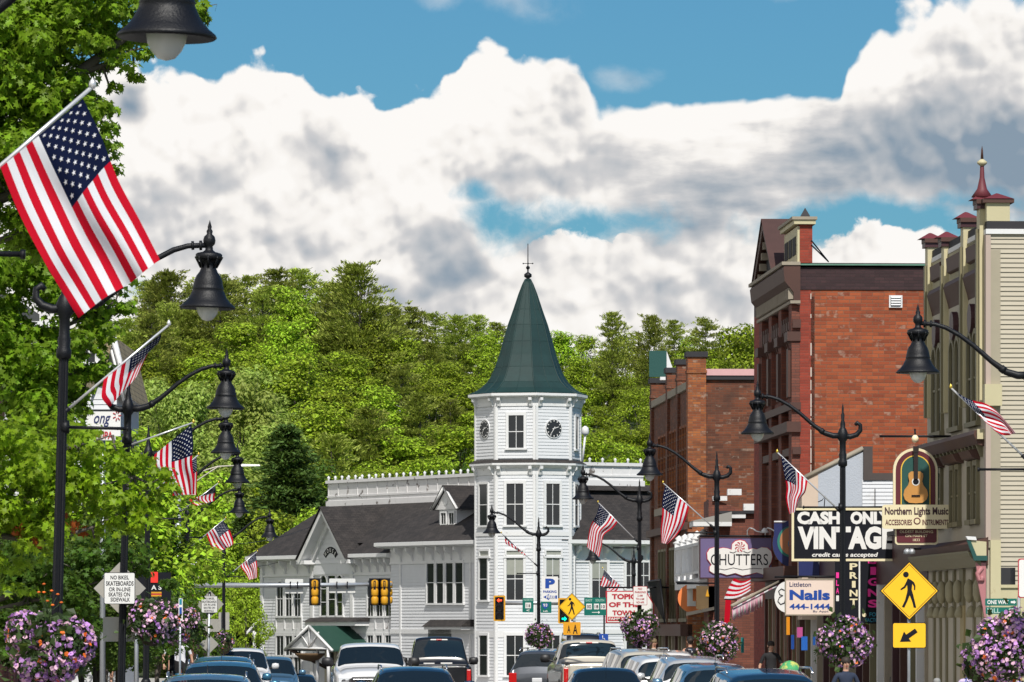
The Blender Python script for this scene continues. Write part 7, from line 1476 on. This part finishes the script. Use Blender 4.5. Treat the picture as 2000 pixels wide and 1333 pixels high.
    jb, jr, cN = 15, 21, 30      # belt line, roof edge, centre (columns); mirrored side runs to 60
    w5, w6, w7 = 16, 20, 28      # rows: cowl, roof front, roof rear
    patch('windscreen', 16, 20, 19, 41, CGL, shrink=(.35,.35,0,0)); 
    for j0, j1 in ((jb, jr), (60-jr, 60-jb)):
        sh = (.6,.6,.6,.5) if j0 == jb else (.6,.6,.5,.6)
        patch('side_window', 19, 23, j0, j1, CGL, shrink=sh); patch('side_window', 24, 28, j0, j1, CGL, shrink=sh)
        if kind in ('suv', 'wagon'): patch('side_window', 29, 31, j0, j1, CGL, shrink=(.2,.3,.6,.5) if j0 == jb else (.2,.3,.5,.6))
    if kind in ('suv', 'wagon'): patch('rear_window', 32, 36, 19, 41, CGL, shrink=(.5,.5,0,0))
    else: patch('rear_window', 28, 32, 19, 41, CGL, shrink=(.35,.35 if kind == 'sedan' else 1.2,0,0))
    def bx(name, x0, x1, y0, y1, z0, z1, m, par=None):
        q = MB(); a = [tr((x_, y_, z_)) for z_ in (z0, z1) for x_, y_ in ((x0,y0),(x1,y0),(x1,y1),(x0,y1))]; q.hexa(a, m); o = q.build(name, par or t, uv=False)
        bv = o.modifiers.new('bevel', 'BEVEL'); bv.width = .02; bv.segments = 2; return o
    yf, yr = xs[0], xs[7]
    g_ = bx('grille', -W*.52, W*.52, yf-.03, yf+.10, zh-.52, zh-.22, BLKPL)
    for q in range(3): bx('grille_bar', -W*.50, W*.50, yf-.045, yf-.02, zh-.48+.09*q, zh-.455+.09*q, CHROME, g_)
    for s in (-1, 1): bx('headlight', s*W*.58 if s > 0 else -W*.88, W*.88 if s > 0 else -W*.58, yf+.0, yf+.2, zh-.40, zh-.22, HEAD); 
    bx('front_bumper', -W*.88, W*.88, yf-.08, yf+.2, .30, zh-.56, BLKPL if kind != 'pickup' else CHROME); bx('rear_bumper', -W*.93, W*.93, yr-.18, yr+.08, .40, .62, BLKPL if kind != 'pickup' else CHROME)
    zt0, zt1 = (zb-.42, zb-.05) if kind != 'pickup' else (zb-.55, zb-.12)
    for s in (-1, 1):
        xa, xb = sorted((s*W*(.70 if kind != 'pickup' else .83), s*W*.965)); bx('tail_light', xa, xb, yr-.22 if kind != 'pickup' else yr-.1, yr+.03, zt0, zt1, TAIL)
    bx('number_plate', -.16, .16, yr+.0, yr+.04, .70 if kind != 'pickup' else .5, .84 if kind != 'pickup' else .62, PLATE)
    for s in (-1, 1):
        q = MB(); yM = xs[3]-.12; c = Vector((s*(W+.10), yM-.15, zb+.10)); sc = 1.35 if kind == 'pickup' else 1
        q.lathe([(0,-.09),(.09,-.08),(.12,0),(.10,.08),(0,.10)], tr(c+Vector((s*.02*sc,0,.02))), pt if kind != 'pickup' else BLKPL, 12, sy=.6)
        for i_ in range(len(q.v)): v = Vector(q.v[i_]); cc = Vector(tr(c)); q.v[i_] = tuple(cc+(v-cc)*sc)
        q.tube([tr(Vector((s*W*.93, yM, zb+.05))), tr(c)], .03, BLKPL, 6); q.build('wing_mirror', t, uv=False)
    for s in (-1, 1):
        for yw in (xs[0]+.17*L, xs[7]-.19*L):
            r = .36 if kind != 'pickup' else .40; q = MB(); c0 = Vector(tr((s*(W-.24), yw, r))); c1 = Vector(tr((s*(W+.005), yw, r))); q.tube([c0, c1], r, TYRE, 20); wh = q.build('wheel', t, uv=False)
            q = MB(); q.tube([c1-(c1-c0)*.1, c1+(c1-c0)*.03], r*.62, RIM, 14); q.build('rim', wh, uv=False)
    if rack or kind == 'suv':
        for s in (-1, 1): q = MB(); q.tube([tr((s*rw*.98, xs[3]+.25, Hh-.02)), tr((s*rw*.98, xs[3]+.4, Hh+.05)), tr((s*rw*.98, xs[5]-.5 if kind != 'sedan' else xs[4], Hh+.05)), tr((s*rw*.98, xs[5]-.35 if kind != 'sedan' else xs[4]+.1, Hh-.03))], .018, CHROME if col != 'black' else BLKPL, 6); q.build('roof_rail', t, uv=False)
    if kind != 'pickup': q = MB(); q.tube([tr((0, xs[4]+.1, Hh)), tr((0, xs[4]+.25, Hh+.16))], .006, BLKPL, 4); q.build('aerial', t, uv=False)
    if kind == 'pickup':
        q = bx('bed_well', -W*.84, W*.84, xs[5]+.1, xs[6]-.05, zb-.03, zb+.045, BLKPL); q = bx('high_brake_light', -.28, .28, xs[4]+.02, xs[4]+.06, Hh-.075, Hh-.03, SIGNW); bx('red_lens', -.09, .09, xs[4]+.055, xs[4]+.075, Hh-.07, Hh-.03, TAIL, q)
        bx('tailgate', -W*.80, W*.80, yr-.06, yr+.015, zb-.60, zb-.02, pt)
    if extra: extra(t, bx, tr, dict(W=W, H=Hh, zb=zb, yf=yf, yr=yr, xs=xs, rw=rw))
    t.location = (x, D, g); t.rotation_euler = (0, 0, (.052 if yaw is None else yaw)); return t
ROWL, ROWR = 'cars parked along the left kerb', 'cars parked along the right kerb'
car('black pickup truck driving away towards the hall, between the white truck and the tower', 857, 165, 'pickup', 'black', 1, yaw=.03, H=2.12, cat='pickup truck', extra=lambda t, bx, tr, k: (bx('window_sticker', -.5, -.15, k['xs'][4]+.45, k['xs'][4]+.46, 1.29, 1.33, SIGNW), bx('window_sticker', .05, .42, k['xs'][4]+.45, k['xs'][4]+.46, 1.29, 1.34, SIGNW), bx('emblem', -.1, .1, k['yr']+.015, k['yr']+.025, .95, 1.02, CHROME)))
car('white pickup truck coming towards us in the middle of the street', 722, 137, 'pickup', 'white', -1, yaw=.05, H=1.85)
car('dark blue car facing us in the centre foreground, cut by the bottom edge', 808, 100, 'suv', 'dblue', -1, yaw=.06, H=1.50, rack=True)
car('champagne pickup truck seen from behind, parked below the yellow sign', 1148, 150, 'pickup', 'tan', 1, yaw=.08, H=1.90)
car('dark grey car left of the champagne pickup, rear three-quarter view', 1068, 163, 'suv', 'grey', 1, yaw=-.14, H=1.72)
car('dark blue van roof showing above the champagne pickup', 1133, 190, 'suv', 'black', 1, H=2.85, yaw=.05)
car('pale silver car with a broad rear window right of the champagne pickup', 1240, 136, 'suv', 'tan', 1, H=1.70, group=ROWR, yaw=.14)
car('dark blue car roof low at the bottom edge, before the champagne pickup', 1178, 104, 'sedan', 'dblue', 1, group=ROWR, H=1.45)
car('small white car half hidden between two silver cars at the right kerb', 1282, 124, 'wagon', 'white', 1, H=1.60, group=ROWR, yaw=.1)
car('silver estate car behind the large blue roof at the right kerb', 1345, 116, 'suv', 'silver', 1, H=1.62, group=ROWR)
car('blue-roofed silver car squeezed beside the large blue roof', 1385, 108, 'wagon', 'steel', 1, H=1.52, group=ROWR)
def flagst(t, bx, tr, k): y = k['xs'][5]+.20; s_ = bx('sticker', -.12, .02, y+.0, y+.02, k['zb']+.30, k['zb']+.38, FW); bx('sticker_canton', -.12, -.06, y+.02, y+.026, k['zb']+.34, k['zb']+.38, BLUES, s_)
car('large blue-roofed car at the bottom right, nearest at the right kerb', 1482, 78, 'suv', 'dblue', 1, H=1.64, group=ROWR, extra=flagst)
car('silver car corner at the bottom edge below the large walking-man diamond', 1722, 72, 'sedan', 'silver', 1, H=1.45, group=ROWR)
car('white car with a blue windscreen, farther end of the left parked row', 472, 160, 'suv', 'white', -1, H=1.70, group=ROWL)
car('pale blue car roof, farthest in the left parked row', 462, 178, 'suv', 'blue', -1, H=1.72, group=ROWL)
car('small blue car peeping out right of the left parked row', 530, 172, 'wagon', 'steel', -1, H=1.62, group=ROWL)
car('dark blue sedan roof below the green porch of the hall', 582, 200, 'sedan', 'dblue', -1, H=1.46)
car('blue car in the middle of the left parked row', 436, 122, 'wagon', 'blue', -1, H=1.58, group=ROWL, rack=True)
car('blue car second from the front of the left parked row, with roof rails', 432, 101, 'suv', 'blue', -1, H=1.60, group=ROWL)
car('blue car nearest us in the left parked row, cut by the bottom edge', 404, 82, 'wagon', 'steel', -1, H=1.52, group=ROWL, rack=True)
car('white car far down the right kerb, mostly hidden by flowers', 1300, 150, 'suv', 'white', 1, H=1.6, group=ROWR)
# ------------------------------------------------------------ people: one skinned surface each
SKIN = mat('skin', (.50,.28,.19), .55); 
def clothm(n, c, var=0.): return mat('cloth_'+n, c, .85, var=var, vscale=14)
FLOR = mat('floral_cloth', (.55,.45,.62), .8, var2=(.04,.08,.35), v2=(.48,.54), v2scale=14)
def person(label, px, D, z0, h, top, bottom, yaw=0., hair=(.03,.02,.015), sleeve=.5, shorts=False, cap=None, stride=.25, arms=((.05,0),(.05,0)), shoe=(.03,.03,.03)):
    k = h/1.75; x = (px-1000)/10000*D; V_, E_, R_ = [], [], []
    def add(p, r, par=None): V_.append(Vector(p)*k); R_.append(r*k); 
    def j(p, r, par):
        V_.append(tuple(Vector(p)*k)); R_.append(r*k); 
        if par is not None: E_.append((par, len(V_)-1))
        return len(V_)-1
    pel = j((0,0,.96), .135, None); ab = j((0,-.005,1.10), .125, pel); ch = j((0,.0,1.30), .148, ab); nk0 = j((0,.015,1.45), .07, ch); nk = j((0,.01,1.52), .052, nk0); hd = j((0,-.01,1.61), .078, nk); h2 = j((0,-.01,1.68), .075, hd); fz = j((0,-.075,1.615), .030, hd)
    for s, (ax, ay) in ((-1, arms[0]), (1, arms[1])):
        sh = j((s*.17,.01,1.42), .062, ch); el = j((s*(.235+ax), .02+ay*.3, 1.15), .043, sh); wr = j((s*(.25+ax*1.3), -.06+ay, .92), .028, el); pm = j((s*(.25+ax*1.3), -.085+ay, .85), .030, wr)
        for q in range(4): f1 = j((s*(.25+ax*1.3)+.018*(q-1.5), -.10+ay, .80), .0095, pm); j((s*(.25+ax*1.3)+.018*(q-1.5), -.105+ay+.012, .755+.006*abs(q-1.5)), .008, f1)
        t1 = j((s*(.25+ax*1.3)-s*.035, -.115+ay, .845), .011, pm); j((s*(.25+ax*1.3)-s*.045, -.135+ay, .81), .009, t1)
        hp = j((s*.09,0,.90), .098, pel); kn = j((s*.105, -stride*.35*s-.02, .50), .060, hp); an = j((s*.105, -stride*.9*s+.04, .10), .040, kn); hl = j((s*.11, -stride*.9*s+.06, .045), .040, an); to = j((s*.12, -stride*.9*s-.13, .035), .033, hl)
    me = bpy.data.meshes.new('body'); me.from_pydata(V_, E_, []); o = bpy.data.objects.new('skin_rig', me); C.objects.link(o)
    sk = o.modifiers.new('skin', 'SKIN'); ss = o.modifiers.new('sub', 'SUBSURF'); ss.levels = 1; ss.render_levels = 1
    if not me.skin_vertices: me.attributes  # the modifier creates the layer
    bpy.context.view_layer.objects.active = o
    lay = me.skin_vertices[0].data if len(me.skin_vertices) else None
    if lay is None:
        with bpy.context.temp_override(object=o, active_object=o): bpy.ops.mesh.customdata_skin_add()
        lay = me.skin_vertices[0].data
    for i, r in enumerate(R_): lay[i].radius = (r, r*(.72 if i in (0,1,2) else 1)); lay[i].use_root = (i == 0)
    dg = bpy.context.evaluated_depsgraph_get(); me2 = bpy.data.meshes.new_from_object(o.evaluated_get(dg)); bpy.data.objects.remove(o); me2.name = 'body'
    for m in (SKIN, top, bottom, clothm('shoe_%g' % shoe[0], shoe)): me2.materials.append(m)
    for p in me2.polygons:
        c = p.center/k; ax = abs(c.x); z = c.z; p.use_smooth = True; m = 0
        if z < .09: m = 3
        elif z < .99 and ax < .21 and not (ax > .19 and z > .7 and False): m = 2 if (not shorts or z > .55) else 0
        elif z < 1.47 and ax < .19: m = 1
        elif ax >= .19 and z > 1.42-.30*sleeve*1.6: m = 1 if sleeve > 0 else 0
        if sleeve <= 0 and ax > .15 and z > 1.0: m = 0
        if ax > .215 and z < 1.42-.30*sleeve*1.6: m = 0
        p.material_index = m
    t = thing('person', (0,0,0), label, 'person'); t['_o'] = (0,0,0); ob = bpy.data.objects.new('body', me2); C.objects.link(ob); ob.parent = t
    b = MB(); hm = mat('hair_%g' % hair[0], hair, .7); prof = [(.086,-.03),(.092,.02),(.086,.06),(.06,.095),(0,.11)]
    b.lathe([(r*k, z*k) for r, z in prof], (0, .012*k, 1.655*k), hm, 14, sy=1.12); b.lathe([(0,-.10*k),(.07*k,-.07*k),(.082*k,0),(.07*k,.05*k)], (0, .028*k, 1.655*k), hm, 12, sy=.9); b.build('hair', t, uv=False)
    b = MB()
    for s in (-1, 1): b.lathe([(0,-.008*k),(.009*k,0),(0,.008*k)], (s*.03*k, -.083*k, 1.64*k), BLACKP, 6); b.lathe([(0,-.028*k),(.015*k,-.01*k),(.016*k,.015*k),(0,.028*k)], (s*.083*k, 0, 1.625*k), SKIN, 8)
    b.tube([(-.02*k,-.088*k,1.572*k),(.02*k,-.088*k,1.572*k)], .005*k, REDL, 5); b.tube([(0,-.085*k,1.64*k),(0,-.108*k,1.605*k),(0,-.09*k,1.597*k)], [.008*k,.013*k,.008*k], SKIN, 6); b.build('face', t, uv=False)
    if cap: b = MB(); b.lathe([(.095*k,-.01*k),(.10*k,.03*k),(.085*k,.08*k),(.03*k,.115*k),(0,.118*k)], (0, .0, 1.675*k), cap, 14, sy=1.1); b.prism(Plane(Vector((-1,0)), Vector((1,0))), [(-.07*k,1.675*k),(.07*k,1.675*k),(.06*k,1.69*k),(-.06*k,1.69*k)], .08*k, .18*k, cap); b.build('cap', t, uv=False)
    t.location = (x, D, z0); t.rotation_euler = (0, 0, yaw); return t
K_ = clothm('black', (.012,.012,.014)); 
person('person in a red T-shirt and black shorts walking away behind the skating notice pole', 212, 150, .43, 1.78, clothm('red', (.55,.01,.015)), K_, yaw=math.pi-.1, shorts=True)
person('person in a white top and dark vest standing behind the thin parking sign post', 353, 133, .43, 1.72, clothm('white', (.72,.72,.76)), K_, yaw=.2, hair=(.10,.06,.03))
person('person in a white top and black trousers, left of the one in the vest', 338, 137, .43, 1.70, clothm('white', (.72,.72,.76)), K_, yaw=.5, hair=(.05,.03,.02))
person('person in a black sleeveless top and cap walking away under the orange round sign', 1348, 150, .14, 1.86, clothm('tank', (.012,.012,.02)), K_, yaw=math.pi+.15, sleeve=0, cap=clothm('capblack', (.01,.01,.01)), arms=((.10,0),(.04,0)))
person('person in a pale grey T-shirt behind the silver cars, below the lilac ball', 1277, 148, .14, 1.83, clothm('grey', (.42,.40,.37)), clothm('navy', (.02,.03,.06)), yaw=.3, hair=(.18,.13,.07))
person('person in dark clothes walking past the dim shop windows below the fringed awning', 1506, 132, .14, 1.80, K_, K_, yaw=.2, stride=.5)
person('person in a dark blue cap and floral shirt below the right flower ball', 1893, 91, .14, 1.50, FLOR, clothm('beige', (.4,.35,.28)), yaw=math.pi, cap=clothm('capblue', (.02,.06,.12)), hair=(.10,.06,.04))
person('second person in a floral shirt, cut by the right edge', 1992, 88, .14, 1.46, FLOR, clothm('beige', (.4,.35,.28)), yaw=math.pi-.3, hair=(.22,.16,.10))
person('grey-haired person low in front of the cream building columns', 1830, 90, .14, 1.26, clothm('slate', (.08,.09,.10)), K_, yaw=.1, hair=(.25,.25,.24))
person('person in navy passing behind the right flower ball by the pink column sign', 1652, 92, .14, 1.62, clothm('navy', (.02,.03,.06)), K_, yaw=.2)
t = thing('umbrella', tuple(Wp(1543,1300,104)), 'small green and yellow patterned umbrella top rising behind the large blue roof', 'umbrella'); b = MB(); c = Wp(1543,1312,104)
b.lathe([(.24,-.02),(.215,.08),(.15,.17),(.07,.215),(0,.23)], c, mat('umbrella_cloth', (.05,.32,.12), .7, var2=(.5,.5,.12), v2=(.45,.6), v2scale=7), 12); b.build('canopy', t); b = MB(); b.tube([c+Vector((0,0,.2)), c-Vector((0,0,.9))], .012, IRON, 5); b.build('shaft', t)
